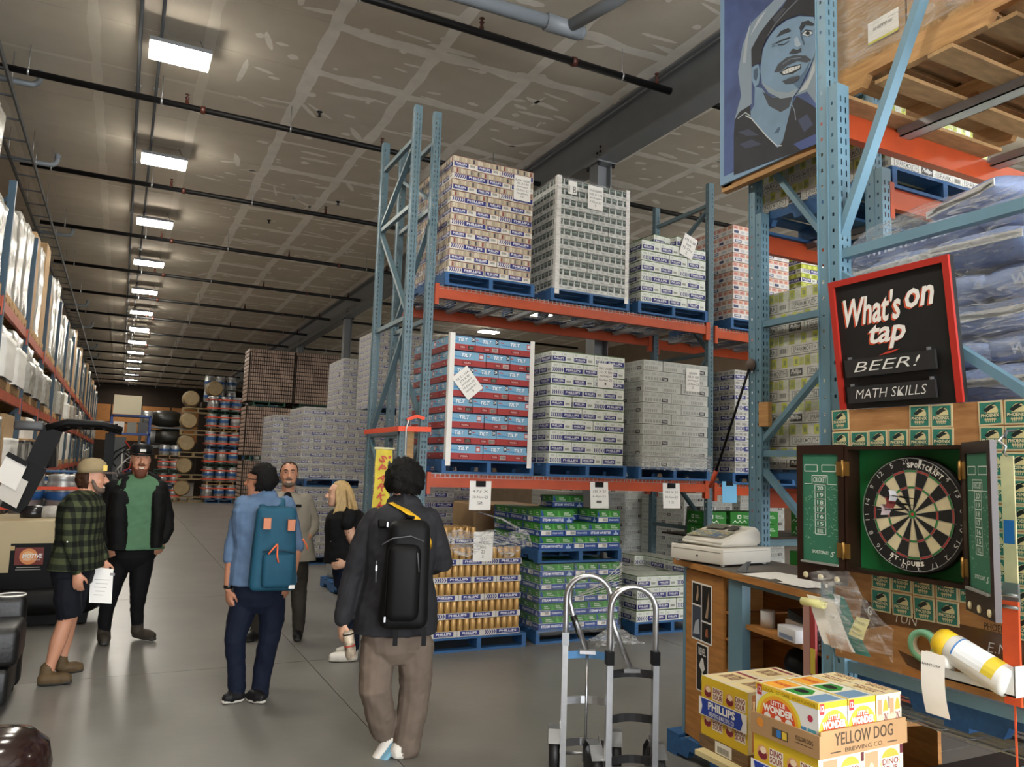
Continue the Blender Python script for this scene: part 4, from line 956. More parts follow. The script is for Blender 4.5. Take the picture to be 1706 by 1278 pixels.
# dartboard
XD = 2.735; cb = at(1519, 857, 'x', XD); RB = .2245
db = thing('dartboard', 'round bristle dartboard with wire number ring inside the dark cabinet', 'dartboard', (XD, cb.y, cb.z))
MB().lathe([(RB-.004, 0), (RB, .006), (RB, .03), (RB-.004, .036)], '#151515', 48, Matrix.Translation((.042, 0, 0)) @ Matrix.Rotation(-PI/2, 4, 'Y')).build('rim', db)
fd = Fr((.0058, 0, 0), (0, -1, 0), (0, 0, 1)); mat('bristle', '#161616', .85, var=.2, scale=30)
NUM = [20, 1, 18, 4, 13, 6, 10, 15, 2, 17, 3, 19, 7, 16, 8, 11, 14, 9, 12, 5]
g = MB(); g.disc(fd, 0, 0, RB-.004, RB-.004, '#151515', .0004, 48); rings = MB(); nums = MB(); sec = MB()
for i in range(20):
    a = PI/2-2*PI*i/20+.02; a0, a1 = a-PI/20, a+PI/20
    c1, c2 = ('cream', '#2f8a45') if i % 2 == 0 else ('bristle', '#b03a34')
    sec.disc(fd, 0, 0, .17, .17, c2, .0016, 4, a0, a1, .162/.17); sec.disc(fd, 0, 0, .162, .162, c1, .0016, 4, a0, a1, .107/.162); sec.disc(fd, 0, 0, .107, .107, c2, .0016, 4, a0, a1, .099/.107); sec.disc(fd, 0, 0, .099, .099, c1, .0016, 4, a0, a1, .016/.099)
    rings.line(fd, [(.016*math.cos(a0), .016*math.sin(a0)), (.178*math.cos(a0), .178*math.sin(a0))], .0016, 'wire', .003)
    an = a+.10; cx_, cz_ = .203*math.cos(an), .203*math.sin(an); nums.text(fd, str(NUM[i]), cx_-.0065*len(str(NUM[i])), cz_-.0095, cx_+.0065*len(str(NUM[i])), cz_+.0095, '#e8e8e4', .004, -.01, 0, 2, an-PI/2)
sec.disc(fd, 0, 0, .016, .016, '#2f8a45', .002, 16); sec.disc(fd, 0, 0, .0065, .0065, '#b03a34', .0024, 12)
for rr in (.17, .162, .107, .099, .016): rings.disc(fd, 0, 0, rr+.0008, rr+.0008, 'wire', .003, 60, 0, 2*PI, (rr-.0008)/(rr+.0008))
rings.tube([(-.006, .2155*math.cos(2*PI*i/48), .2155*math.sin(2*PI*i/48)) for i in range(48)], .0014, 'wire', 5, True)
g.build('board_face', db); sec.build('scoring_sectors', db, label='cream, black, red and green scoring sectors'); rings.build('wire_spider', db); nums.build('number_ring', db)
lt = MB()
def arc_text(t_, a0, a1, rad, hgt, flip):
    global lt
    for i, ch in enumerate(t_):
        if ch == ' ': continue
        a = a0+(a1-a0)*(i+.5)/len(t_); w_ = abs(a1-a0)/len(t_)*rad*(.86 if ch != '.' else .25); hgt_ = hgt if ch != '.' else hgt*.22; cx_, cz_ = rad*math.cos(a), rad*math.sin(a); lt.text(fd, ch, cx_-w_/2, cz_-hgt_/2, cx_+w_/2, cz_+hgt_/2, '#ecebe4', .002, .05, 0, 2, a-PI/2 if not flip else a+PI/2)
arc_text('SPORTCRAFT', math.radians(96), math.radians(48), .189, .021, False); lt.build('maker_lettering', db, label='white maker lettering on the black rim'); lt = MB(); arc_text('ST.LOUIS', math.radians(238), math.radians(284), .187, .018, True); lt.build('city_lettering', db, label='white city lettering on the black rim')
for k, (y, z, dy, dz) in enumerate(((1.985, 1.685, .012, .01), (1.98, 1.66, .03, .008), (2.0, 1.645, .03, -.004))):
    dt = thing('dart', ('upper', 'middle', 'lower')[k]+' dart stuck left of the bull on the dartboard', 'dart', (XD+.004, y, z), group='darts')
    q_ = Vector((-.115, dy, dz)); MB().tube([(0, 0, 0), q_*.3, q_*.32, q_*.7, q_*.72, q_], [.001, .0015, .004, .004, .002, .002], 'black', 8).build('barrel', dt)
    for s1, s2 in ((0, 1), (1, 0)):
        e = Vector((0, s1*.02, s2*.02)); MB().face([q_*.75, q_*.85+e, q_*1.15+e, q_*1.1, q_*1.15-e, q_*.85-e], ['#c9c9cc', '#7d2f2c', '#b9a8a8'][k]).build('flight', dt)

# ---------- things hung on the lower board
p_ = at(1536, 1076, 'x', 2.775)
o = MB(); o.lathe([(.038, 0), (.060, 0), (.060, .024), (.038, .024), (.038, 0)], '#7cb894', 28, Matrix.Rotation(-PI/2, 4, 'Y')); o.lathe([(.036, .001), (.038, .001), (.038, .023), (.036, .023), (.036, .001)], '#c9bfa8', 24, Matrix.Rotation(-PI/2, 4, 'Y'))
o.build('tape_roll', None, (2.798, p_.y, p_.z), label='roll of green masking tape hung on the plywood', cat='tape roll')
tr = thing('wall_tray', 'white plastic tray screwed to the plywood below the coasters', 'tray', (2.80, 0, 0)); pl, pr_ = at(1566, 1100, 'x', 2.72), at(1697, 1150, 'x', 2.72)
ya, yb = pl.y, pr_.y-.01; zb_ = 1.055
mat('plasticwhite', '#d9dad6', .35)
fr = Fr((-.115, ya, 0), (0, -1, 0), (0, 0, 1)); L = ya-yb
MB().box((-.115, yb, zb_), (-.003, ya, zb_+.006), 'plasticwhite').build('tray_bottom', tr)
MB().prism([(0, zb_), (L, zb_), (L, zb_+.10), (L-.03, zb_+.09), (L-.06, zb_+.04), (.06, zb_+.035), (.025, zb_+.10), (0, zb_+.11)], fr, .006, 'plasticwhite').build('tray_front', tr)
for y in (ya, yb): MB().box((-.115, y-.003, zb_), (-.003, y+.003, zb_+.10), 'plasticwhite').build('tray_end', tr)
tb = thing('wipes_tub', 'white wipes tub with yellow cap lying tilted in the plastic tray', 'tub', (2.70, 1.85, 1.175), (0, 0, 0)); tb.scale = (1.18, 1.18, 1.18)
ax = Vector((0, -.205, -.075)).normalized(); Mt = Matrix.Translation((0, 0, 0)) @ ax.to_track_quat('Z', 'Y').to_matrix().to_4x4()
MB().lathe([(.0, .205), (.03, .204), (.043, .2), (.045, .19), (.045, .03), (.041, .02), (.041, .0)], 'plasticwhite', 28, Mt).build('tub_body', tb)
MB().lathe([(.043, .02), (.043, -.012), (.036, -.024), (.02, -.03), (0, -.03)][::-1], '#d9b51e', 28, Mt).build('cap', tb)
lb = MB(); n = 14
for i in range(n):
    for (z0, z1, col) in ((.05, .14, '#e9eef0'), (.14, .175, '#d9c23a'), (.045, .05, '#3f7fc0')):
        a0, a1 = [math.radians(-60+240*k/n) for k in (i, i+1)]; lb.face([Mt @ Vector((.0456*math.cos(a), .0456*math.sin(a), z)) for a, z in ((a0, z0), (a1, z0), (a1, z1), (a0, z1))][::1], col)
lb.build('label_band', tb, label='white, blue and yellow printed label')
rl = thing('label_roll', 'roll of white inventory stickers with its end hanging from the tray', 'sticker roll', (2.67, 1.86, 1.12)); rl.scale = (1, 1.5, .85)
MB().lathe([(.012, -.03), (.026, -.03), (.026, .03), (.012, .03)], 'paper', 20, Matrix.Rotation(PI/2, 4, 'X')).build('roll', rl)
vs = []; K = 12
for i in range(K+1):
    t_ = i/K; x = -.03-.03*math.sin(t_*2.2); z = .03-.24*t_; vs += [(x, .028-.02*t_, z), (x, -.032-.02*t_, z)]
sp = MB().add(vs, [(2*i, 2*i+1, 2*i+3, 2*i+2) for i in range(K)], 'paper', True); sp.text(Fr((-.044, .026, -.02), (0, -1, 0), (-.12, 0, 1)), 'INVENTORY', 0, .0, .054, .010, '#2b2b2b', .004); sp.text(Fr((-.05, .026, -.035), (0, -1, 0), (-.12, 0, 1)), 'LOT / DATE', .006, .0, .045, .006, '#555', .004) if False else None
sp.build('hanging_strip', rl)
# ratchet strap hanging at the right edge
st = thing('ratchet_strap', 'yellow and orange ratchet strap hanging from a hook at the board edge', 'strap', (2.74, 1.632, 0)); mat('webyellow', '#cdc59a', .7, var=.08, scale=20); mat('weborange', '#d8562a', .7, var=.08, scale=20)
MB().tube([(0, 0, 1.93), (-.02, .015, 1.90), (-.025, -.012, 1.88), (-.02, .0, 1.86), (0, 0, 1.85)], .005, 'zinc', 8).tube([(.05, 0, 1.94), (0, 0, 1.935), (-.01, 0, 1.91)], .005, 'steeldark', 8).build('hook', st)
MB().box((-.004, -.022, 1.42), (.002, .022, 1.85), 'webyellow').rect(Fr((-.004, .0, 1.55), (0, -1, 0), (0, 0, 1)), -.018, 0, .018, .08, '#2b6cb0', .0008).build('webbing', st, label='yellow webbing with blue label')
MB().box((-.01, -.026, 1.33), (.0, .026, 1.42), 'zinc').tube([(-.02, -.03, 1.38), (-.02, .03, 1.38)], .006, 'zinc', 8).tube([(-.02, -.03, 1.34), (-.02, .03, 1.34)], .006, 'zinc', 8).build('ratchet', st)
MB().box((-.018, -.028, 1.02), (-.008, .028, 1.36), 'weborange').box((-.014, -.006, .55), (-.011, .0, 1.02), 'weborange').build('loose_end', st, label='orange webbing')
# low level of the nearest rack
rbeam(2.92, 6.4, 2.55, .80, 'orange low beam under the wire shelf of the nearest rack', h=.1)
wire_deck(3.5, 1.45, 2.5, .795, 1.2, 'white wire shelf under the plywood board')
pallet(3.45, 1.38, .812, 'blue pallet lying on the wire shelf under the plywood')
mat('pot', '#1a1a1c', .25)
MB().lathe([(.0, .0), (.17, .0), (.2, .03), (.21, .10), (.22, .105), (.2, .10), (.19, .03), (0, .02)], 'pot', 24).build('black_basin', None, (3.2, 1.75, .42), label='black round basin under the wire shelf', cat='basin')
MB().box((2.95, 1.3, .38), (4.2, 2.5, .42), 'walldark').box((2.95, 1.3, 0), (3.0, 2.5, .38), 'walldark').box((4.15, 1.3, 0), (4.2, 2.5, .38), 'walldark').build('low_stand', None, label='dark low stand under the wire shelf', cat='stand')

# ---------- plastic document bag
bg = thing('document_bag', 'clear plastic bag of papers hanging from the plywood board by the counter', 'plastic bag', (2.70, 0, 0))
Bp = lambda px, py, x=2.70: at(px, py, 'x', x)
def sheet(name, pts, x, m, lab=None, bend=.012):
    P4 = [Bp(*p, x) for p in pts]; n = 6; vs = []
    for j in range(n+1):
        for i in range(n+1):
            u, v = i/n, j/n; p = (P4[0]*(1-u)+P4[1]*u)*(1-v)+(P4[3]*(1-u)+P4[2]*u)*v; vs.append((p.x-2.70+bend*noise.noise((u*2.5+x*9, v*2.5, 1)), p.y, p.z))
    return MB().add(vs, [(j*(n+1)+i, (j+1)*(n+1)+i, (j+1)*(n+1)+i+1, j*(n+1)+i+1) for j in range(n) for i in range(n)], m, True).build(name, bg, label=lab)
mat('tealsheet', '#3f8077', .5)
sheet('paper_sheet', [(1344, 990), (1388, 1000), (1424, 1088), (1372, 1072)], 2.695, 'paper', 'price list sheet')
sheet('paper_sheet', [(1372, 1040), (1404, 1046), (1420, 1088), (1384, 1078)], 2.694, '#b79a84', 'brown printed table')
sheet('paper_sheet', [(1376, 985), (1405, 995), (1450, 1095), (1416, 1087)], 2.705, 'tealsheet', 'teal leaflet')
sheet('paper_sheet', [(1388, 990), (1398, 992), (1402, 1022), (1396, 1022)], 2.688, '#cfd6d8')
sheet('sticky_note', [(1427, 1027), (1449, 1033), (1438, 1067), (1413, 1057)], 2.672, '#e4dfa0', 'yellow sticky note', .004)
nb = MB(); pn = [Bp(1424, 1036, 2.671), Bp(1419, 1046, 2.671), Bp(1419, 1054, 2.671)]
for p, t_ in zip(pn, ('Push', 'Alofder', 'More tank')): nb.text(Fr((p.x-2.70-.0, p.y, p.z), (0, -1, -.18), (0, -.18, 1)), t_, .004, 0, .05, .012, '#2a2a2a', .002, -.01)
nb.build('handwriting', bg)
sheet('bag_film', [(1360, 950), (1412, 952), (1488, 1092), (1385, 1080)], 2.660, film('film_bag', .22, .15), 'clear plastic', .03); sheet('bag_film', [(1412, 960), (1440, 1000), (1488, 1050), (1486, 1105)], 2.685, film('film_bag', .22, .15), 'clear plastic', .02); sheet('bag_film', [(1345, 955), (1375, 948), (1420, 1030), (1400, 1090)], 2.655, film('film_bag', .22, .15), 'clear plastic', .03)
a_, b_ = Bp(1337, 1001, 2.68), Bp(1373, 1008, 2.68)
MB().tube([a_, b_], .017, '#e3df9a', 14).build('paper_roll', None, label='pale yellow paper roll pinned beside the plastic bag', cat='paper roll')

# ---------- counter
ct = thing('counter', 'wooden service counter with posters and open shelves beside the hand trucks', 'counter', (3.31, 4.07, 0), math.atan2(-1.29, -.24))
LC = 1.48
MB().box((-.06, -.03, 1.165), (LC, .62, 1.20), 'oak').box((-.05, -.02, 1.2002), (LC, .61, 1.2015), '#5d5750').build('worktop', ct)
MB().box((.06, .0, .14), (.50, .02, 1.15), 'oak').build('front_panel', ct); MB().box((.03, -.004, .14), (.058, .56, 1.163), 'rackblue').build('edge_post', ct, label='blue edge post'); MB().box((.06, .02, .14), (.08, .55, 1.16), 'oak').build('side_panel', ct)
MB().box((.56, -.004, .14), (.70, .05, 1.163), 'rackblue').build('blue_post', ct, label='blue front post'); MB().box((.06, .56, .14), (LC, .58, 1.16), 'oak').build('back_panel', ct)
for z, a0 in ((.90, .70), (.60, .70), (.15, .08)): MB().box((a0, .02, z), (LC, .56, z+.025), 'oak').build('shelf', ct)
for z in (.95, .8, .62): MB().box((.505, .01, z), (.555, .5, z+.012), 'oak').build('slot_shelf', ct)
MB().box((.70, -.002, 1.14), (LC, .02, 1.163), 'rackblue').build('front_rail', ct, label='blue rail under the worktop')
fp = Fr((0, 0, 0), (1, 0, 0), (0, 0, 1)); ps = MB(); mat('posterblack', '#12100e', .5)
ps.box((.135, -.002, .735), (.375, -.0005, 1.085), 'paper'); 
ff = Fr((.135, -.0022, .735), (1, 0, 0), (0, 0, 1))
for (a0, b0, a1, b1, c_) in ((.01, .215, .115, .34, 'posterblack'), (.125, .13, .23, .34, 'posterblack'), (.01, .01, .115, .205, '#3a4352'), (.125, .01, .23, .12, 'posterblack')): ps.rect(ff, a0, b0, a1, b1, c_)
ps.poly(ff, [(.05, .24), (.07, .30), (.065, .325), (.08, .33), (.085, .27), (.075, .235)], '#b39a80', .0014); ps.poly(ff, [(.165, .15), (.185, .22), (.205, .31), (.21, .24), (.195, .15)], '#a88f76', .0014); ps.poly(ff, [(.02, .03), (.05, .11), (.09, .13), (.10, .04)], '#aab4bf', .0014); ps.poly(ff, [(.165, .04), (.175, .085), (.195, .09), (.20, .04)], '#9a5a3a', .0014)
ps.build('photo_poster', ct, label='poster of four dark concert photographs')
p2 = MB(); p2.box((.20, -.002, .44), (.335, -.0005, .725), 'paper'); f3 = Fr((.20, -.0022, .44), (1, 0, 0), (0, 0, 1)); p2.rect(f3, .008, .008, .127, .277, 'posterblack'); p2.text(f3, 'REVEL', .025, .215, .11, .26, '#e4e4e0', .0014)
p2.poly(f3, [(.05, .04), (.065, .12), (.03, .15), (.06, .2), (.08, .2), (.1, .14), (.075, .12), (.105, .05), (.09, .04), (.07, .1)], '#d9d9d4', .0014); p2.text(f3, 'LIVE TONIGHT', .03, .018, .105, .03, '#e4e4e0', .0014) if False else None
p2.build('small_poster', ct, label='black poster with a white figure')
def ctp(x, y, z): return ct.matrix_basis @ Vector((x, y, z))
RZ = math.atan2(-1.29, -.24)
# cash register
rg = thing('cash_register', 'old off-white cash register on its drawer at the counter end', 'cash register', (3.27, 3.64, 1.2015), 0)
_e1 = Vector((3.50-3.26, 4.20-3.63, 0)).normalized(); rg.rotation_euler = (0, 0, math.atan2(.07, .46))
mb = MB().bbox((0, 0, .012), (.46, .42, .108), .006, 'registerwhite'); mb.box((-.002, .02, .082), (0, .40, .085), '#8d897d').box((.0, -.001, .088), (.44, .0, .0895), '#8d897d'); mb.lathe([(.006, 0), (.006, .003)], 'black', 8, Matrix.Translation((0, .2, .05)) @ Matrix.Rotation(-PI/2, 4, 'Y')); mb.build('drawer', rg)
for a in (.03, .43):
    for b in (.03, .39): MB().lathe([(.012, 0), (.014, .013)], 'plasticwhite', 10, Matrix.Translation((a, b, 0))).build('foot', rg)
prof = [(0.02, .112), (.0, .135), (.04, .16), (.18, .195), (.26, .215), (.31, .232), (.36, .228), (.395, .2), (.40, .135), (.38, .112)]
bm = bmesh.new(); n_ = len(prof); va = [bm.verts.new((x+.02, .04, z)) for x, z in prof]; vb = [bm.verts.new((x+.02, .36, z)) for x, z in prof]
bm.faces.new(va); bm.faces.new(vb[::-1])
for i in range(n_): j = (i+1) % n_; bm.faces.new((va[j], va[i], vb[i], vb[j]))
bmesh.ops.bevel(bm, geom=bm.edges[:], offset=.012, segments=2, affect='EDGES'); bm.verts.index_update()
MB().add([v.co[:] for v in bm.verts], [[v.index for v in f.verts] for f in bm.faces], 'registerwhite', True).build('body', rg); bm.free()
kp = MB(); f4 = Fr((.062, .345, .162), (0, -1, 0), (.14, 0, .035))
kp.rect(f4, .0, .0, .285, .135, '#9a9686', .006)
for i in range(8):
    for j in range(4): kp.rect(f4, .012+i*.034, .01+j*.031, .012+i*.034+.024, .01+j*.031+.021, [['#cfcab8', '#cfcab8', '#7f96b0', '#cdbf7e', '#a8b7a0'][(i*3+j) % 5], '#5f7fa8'][i in (5, 6) and j < 2], .009)
kp.build('keypad', rg); sc = MB(); f5 = Fr((.215, .33, .206), (0, -1, 0), (.1, 0, .028)); sc.rect(f5, 0, 0, .15, .08, '#6a6a5e', .006); sc.rect(f5, .17, .0, .24, .08, '#47463f', .006); sc.build('display', rg)
MB().box((.005, .36, .112), (.16, .40, .118), 'steeldark').build('printer_arm', rg)
# papers and small things on the worktop
rp = random.Random(4)
for k, (a, b, w, d, r) in enumerate(((.78, .06, .21, .29, .25), (.98, .12, .21, .29, -.3), (1.12, .05, .2, .26, .15), (1.22, .14, .21, .28, .5))):
    ob('paper_sheet', MB().box((-w/2, -d/2, 0), (w/2, d/2, .0012), 'paper').mesh('paper_sheet'), None, ctp(a, b+.08, 1.2035+k*.0016), RZ+r, 'loose white paper sheet on the worktop, %s from the register' % ORD[k], 'paper', 'loose papers on the counter')
MB().box((0, 0, 0), (.08, .10, .002), 'steeldark').add([(0, 0, .002), (.07, 0, .002), (.035, .05, .055), (.035, .1, .055)], [(0, 1, 2), (1, 3, 2)], 'steeldark').build('card_holder', None, ctp(.60, .02, 1.2035), RZ+.4, label='small grey metal holder on the worktop edge by the register', cat='holder')
MB().tube([(0, 0, .01), (.05, .01, .014), (.08, .0, .02), (.05, -.015, .014), (0, 0, .01)], .007, '#59b32c', 8).build('green_clip', None, ctp(1.12, .30, 1.215), RZ, label='bright green clip among the papers', cat='clip')
td = thing('tape_dispenser', 'black tape gun lying at the back of the counter', 'tape gun', ctp(.95, .44, 1.2025), RZ)
MB().tube([(0, 0, .02), (.12, 0, .03), (.16, 0, .09)], .02, 'pot', 10).build('handle', td); MB().lathe([(.02, -.03), (.055, -.03), (.055, .03), (.02, .03)], 'pot', 18, Matrix.Translation((.15, 0, .115)) @ Matrix.Rotation(PI/2, 4, 'X')).build('roll', td)
MB().lathe([(0, 0), (.04, 0), (.04, .09), (.037, .09), (.036, .005), (0, .005)], 'plasticwhite', 18).tube([(.038, 0, .075), (.065, 0, .07), (.068, 0, .04), (.038, 0, .02)], .006, 'plasticwhite', 8).build('white_mug', None, ctp(.79, .10, .926), RZ+2.6, label='white mug on the upper counter shelf', cat='mug')
MB().bbox((0, 0, 0), (.26, .24, .05), .006, 'pot').box((.006, .002, .008), (.262, .236, .042), 'paper').build('ring_binder', None, ctp(.93, .12, 1.005), (0, .18, RZ), label='black ring binder tilted on top of the shelf papers', cat='binder')
MB().box((0, 0, 0), (.22, .26, .07), 'paper').build('paper_stack', None, ctp(.92, .12, .926), RZ, label='stack of white forms on the upper counter shelf', cat='paper stack')
MB().bbox((0, 0, 0), (.17, .1, .065), .003, '#d5d6d8').rect(Fr((0, 0, 0), (1, 0, 0), (0, 0, 1)), .02, .01, .15, .03, '#7f8da6').build('small_box', None, ctp(1.02, .0, .926), RZ-.1, label='small white printed box at the shelf edge', cat='box')
bm = MB(); vs = []; 
for j in range(9):
    for i in range(16):
        a = 2*PI*i/16; q = math.sin(PI*min(1, j/8+.02))**.5; vs.append((.17*q*math.cos(a)*(1+.25*noise.noise((i, j, 0))), .14*q*math.sin(a), .02+.24*j/8+.02*noise.noise((i*.6, j*.6, 4))))
bm.add(vs, [(j*16+i, j*16+(i+1) % 16, (j+1)*16+(i+1) % 16, (j+1)*16+i) for j in range(8) for i in range(16)], 'black', True).build('black_bag', None, ctp(1.02, .22, .626), RZ, label='crumpled black bag on the lower counter shelf', cat='bag')
for k in range(3): MB().lathe([(.012, 0), (.035, 0), (.035, .1), (.012, .1)], '#2f6fb5', 14, Matrix.Rotation(PI/2, 4, 'X')).build('blue_roll', None, ctp(.76+.072*k, .12, .661), RZ, label='blue paper roll on the lower shelf, %s from the post' % ORD[k], cat='roll', group='blue rolls')
def bottle(loc, label, glass='#2a140b'):
    t_ = thing('beer_bottle', label, 'bottle', loc); mat('glass_'+glass[1:], glass, .08, spec=.8)
    MB().lathe([(0, 0), (.029, 0), (.03, .01), (.03, .12), (.026, .145), (.014, .175), (.013, .215), (.0, .215)], 'glass_'+glass[1:], 18).build('glass', t_); MB().lathe([(.0145, .2), (.0145, .222), (.0, .224)], '#4fa63a', 14).build('cap', t_)
bottle(ctp(1.33, -.0, .926), 'brown beer bottle with green cap at the end of the counter shelf')
MB().box((0, 0, 0), (.05, .012, .55), '#b98d84').box((.055, 0, .0), (.09, .012, .55), '#a63a3a').box((.055, -.001, .2), (.09, 0, .32), '#d8c34a').build('hanging_scarf', None, ctp(1.27, -.03, .62), RZ, label='pink, red and yellow striped strip hanging beside the bottle', cat='banner strip')
# shelf goods between register and frame
MB().box((4.1, 3.1, .985), (6.8, 4.1, 1.005), 'walldark').build('rack_shelf', None, label='dark shelf board behind the cash register', cat='shelf board'); 
for k, x in enumerate((4.35, 4.62)): ob('beer_case', case_mesh('steamgreen', .25, .27, .24), None, (x, 3.9, 1.006), 0, 'green beer case behind the register, %s the perforated frame' % ('beside' if not k else 'one away from'), 'beer case', 'green cases behind the register')
MB().bbox((0, 0, 0), (.16, .2, .1), .008, 'plasticwhite').box((.02, -.001, .05), (.14, 0, .08), '#3a3a3a').bbox((.01, .02, .1), (.15, .18, .17), .008, '#c9b25a').build('label_printer', None, (4.83, 3.72, 1.006), label='small label printer on the shelf behind the dart cabinet door', cat='printer')
rbeam(XA+.09, 7.6, 4.2, .80, 'low orange beam behind the cash register', h=.1)
# the blue tag and scales on the frame posts
MB().box((.0, 0, 0), (.035, .09, .17), 'rawwood').build('wood_block', None, (XA-.005, 4.0, 2.10), label='short raw wood block wedged on the blue frame', cat='wood block')
gd = thing('grab_hook', 'long black pole with red grip hanging on the frame beside the grey cases', 'pole', (0, 0, 0)); a_, b_, c_ = at(1249, 612, 'x', XA-.03), at(1193, 785, 'x', XA-.03), at(1183, 812, 'x', XA-.03)
MB().tube([a_, b_], .009, 'black', 8).build('shaft', gd); MB().tube([b_, c_], .016, '#c9502e', 10).build('grip', gd); MB().lathe([(0, 0), (.04, 0), (.045, .012), (.03, .03), (0, .03)], '#5d5149', 18, Matrix.Translation(a_+Vector((.02, 0, .02))) @ Matrix.Rotation(-PI/2, 4, 'Y')).build('knob', gd)

# ---------- beer boxes on the low stand in front
mat('dinoyellow', '#dfbd2a', .5, var=.05, scale=10); mat('kraft', '#a9855c', .75, var=.08, scale=6); wood('woodprint', '#7d6347', '#5b452f', 9, (1, 6, 14))
TB = .61
tbx = thing('low_table', 'pale box stand under the yellow beer boxes', 'stand', (0, 0, 0))
MB().box((2.24, 2.2, TB-.02), (2.72, 2.66, TB), '#cdbf8e').box((2.05, 1.35, TB-.02), (2.72, 2.2, TB), '#cdbf8e').build('top_sheet', tbx, label='pale yellow cardboard sheet'); MB().box((2.3, 1.4, 0), (2.68, 2.58, TB-.021), '#b9bcc0').build('bin', tbx, label='grey-white bin')
def dino(name_w, w, d, h):
    """w along the face, front face to -y of the local frame"""
    mb = MB(); mb.box((0, 0, 0), (w, d, h), 'dinoyellow')
    fF, fS, fT = Fr((0, 0, 0), (1, 0, 0), (0, 0, 1)), Fr((w, 0, 0), (0, 1, 0), (0, 0, 1)), Fr((0, 0, h), (1, 0, 0), (0, 1, 0))
    for a in (.06, .54):
        mb.disc(fF, w*(a+.09), h*.52, h*.22, h*.22, '#d9a26a', .001, 16); mb.disc(fF, w*(a+.09), h*.46, h*.18, h*.13, '#7d2230', .0014, 14); mb.disc(fF, w*(a+.10), h*.6, h*.12, h*.1, '#f0d9b8', .0018, 12)
        mb.rect(fF, w*(a+.2), h*.3, w*(a+.42), h*.74, '#efe9da', .001); mb.text(fF, 'DINO', w*(a+.21), h*.54, w*(a+.41), h*.72, '#8a3b34', .0014, .03); mb.text(fF, 'SOUR', w*(a+.21), h*.34, w*(a+.41), h*.52, '#8a3b34', .0014, .03)
    mb.rect(fS, 0, 0, d, h, '#d9cdb0')
    for a in (.05, .53):
        mb.rect(fS, d*a, h*.08, d*(a+.16), h*.9, '#c98d6a', .001); mb.disc(fS, d*(a+.08), h*.45, h*.1, h*.16, '#e4b49a', .0014, 12); mb.disc(fS, d*(a+.31), h*.5, d*.12, h*.4, '#d8a23a', .001, 16); mb.rect(fS, d*(a+.2), h*.22, d*(a+.42), h*.66, '#efe6d2', .0014)
        mb.text(fS, 'DINO', d*(a+.21), h*.45, d*(a+.41), h*.63, '#7d3a30', .0018, .03); mb.text(fS, 'SOUR', d*(a+.21), h*.25, d*(a+.41), h*.43, '#7d3a30', .0018, .03); mb.rect(fS, d*(a+.43), h*.7, d*(a+.47), h*.95, '#5a1f28', .001)
    mb.rect(fT, 0, 0, w, d, '#d9cdb0')
    for a in (.03, .52):
        for b in (.05, .54): mb.rect(fT, w*a, d*b, w*(a+.44), d*(b+.42), '#e2cf9a', .001); mb.text(fT, 'DINO SOUR', w*(a+.08), d*(b+.1), w*(a+.38), d*(b+.3), '#7d4a3a', .0014, .03); mb.rect(fT, w*a, d*(b+.36), w*(a+.44), d*(b+.41), '#8a3540', .0012)
    return mb
def ribbon(mb, fr, w, b0, b1):
    mb.rect(fr, -.006, b0, w+.004, b1, '#eceae6', .003); m_ = (b0+b1)/2; mb.poly(fr, [(.008, b0+.004), (w-.03, b0+.004), (w-.018, m_), (w-.03, b1-.004), (.008, b1-.004), (.018, m_)], '#2340a0', .004)
    mb.text(fr, 'PHILLIPS', w*.2, m_-.004, w*.78, b1-.008, '#f0f0ee', .005, .04); mb.text(fr, 'BREWING & MALTING CO', w*.22, b0+.008, w*.76, m_-.010, '#dfe2ee', .005, .01)
def ybox(name, mb, loc, rz, label, cat='beer box'): return mb.build(name, None, loc, rz, label=label, cat=cat)
RB_ = -PI/2
# left pile: brown tray, two yellow boxes
wb, dbp, hb = .28, .42, .118
tt = thing('beer_tray', 'wood-printed cardboard tray under the left pile of yellow boxes', 'tray', (2.29, 2.69, TB), RB_-.02)
mb = MB().box((0, 0, 0), (wb+.01, dbp, .05), 'woodprint'); mb.build('tray_body', tt); mb = MB(); mb.rect(Fr((0, 0, 0), (1, 0, 0), (0, 0, 1)), .10, .004, .20, .05, '#e9e7e2', .001); 
for i in range(16): mb.rect(Fr((0, 0, 0), (1, 0, 0), (0, 0, 1)), .115+i*.0045, .010, .1165+i*.0045+(i % 3)*.0006, .034, '#333', .0016) if False else mb.rect(Fr((0, 0, 0), (1, 0, 0), (0, 0, 1)), .115+i*.0045, .010, .117+i*.0045, .034, '#333333', .0016)
mb.build('barcode_label', tt)
ybox('beer_box', dino('', wb, dbp, hb), (2.295, 2.685, TB+.051), RB_-.02, 'lower yellow beer box of the left pile, on the wood-printed tray')
d2 = dino('', wb, dbp, hb); o_ = ybox('beer_box', d2, (2.295, 2.685, TB+.051+hb+.001), RB_-.02, 'top yellow beer box of the left pile')
rbn = MB(); ribbon(rbn, Fr((2.289, 2.685, TB+.051), (-.02, -1, 0), (0, 0, 1)), wb, hb*.68, hb*1.30); rbn.build('label_band', o_); rb_o = o_.children[0]; rb_o.matrix_parent_inverse = o_.matrix_basis.inverted()
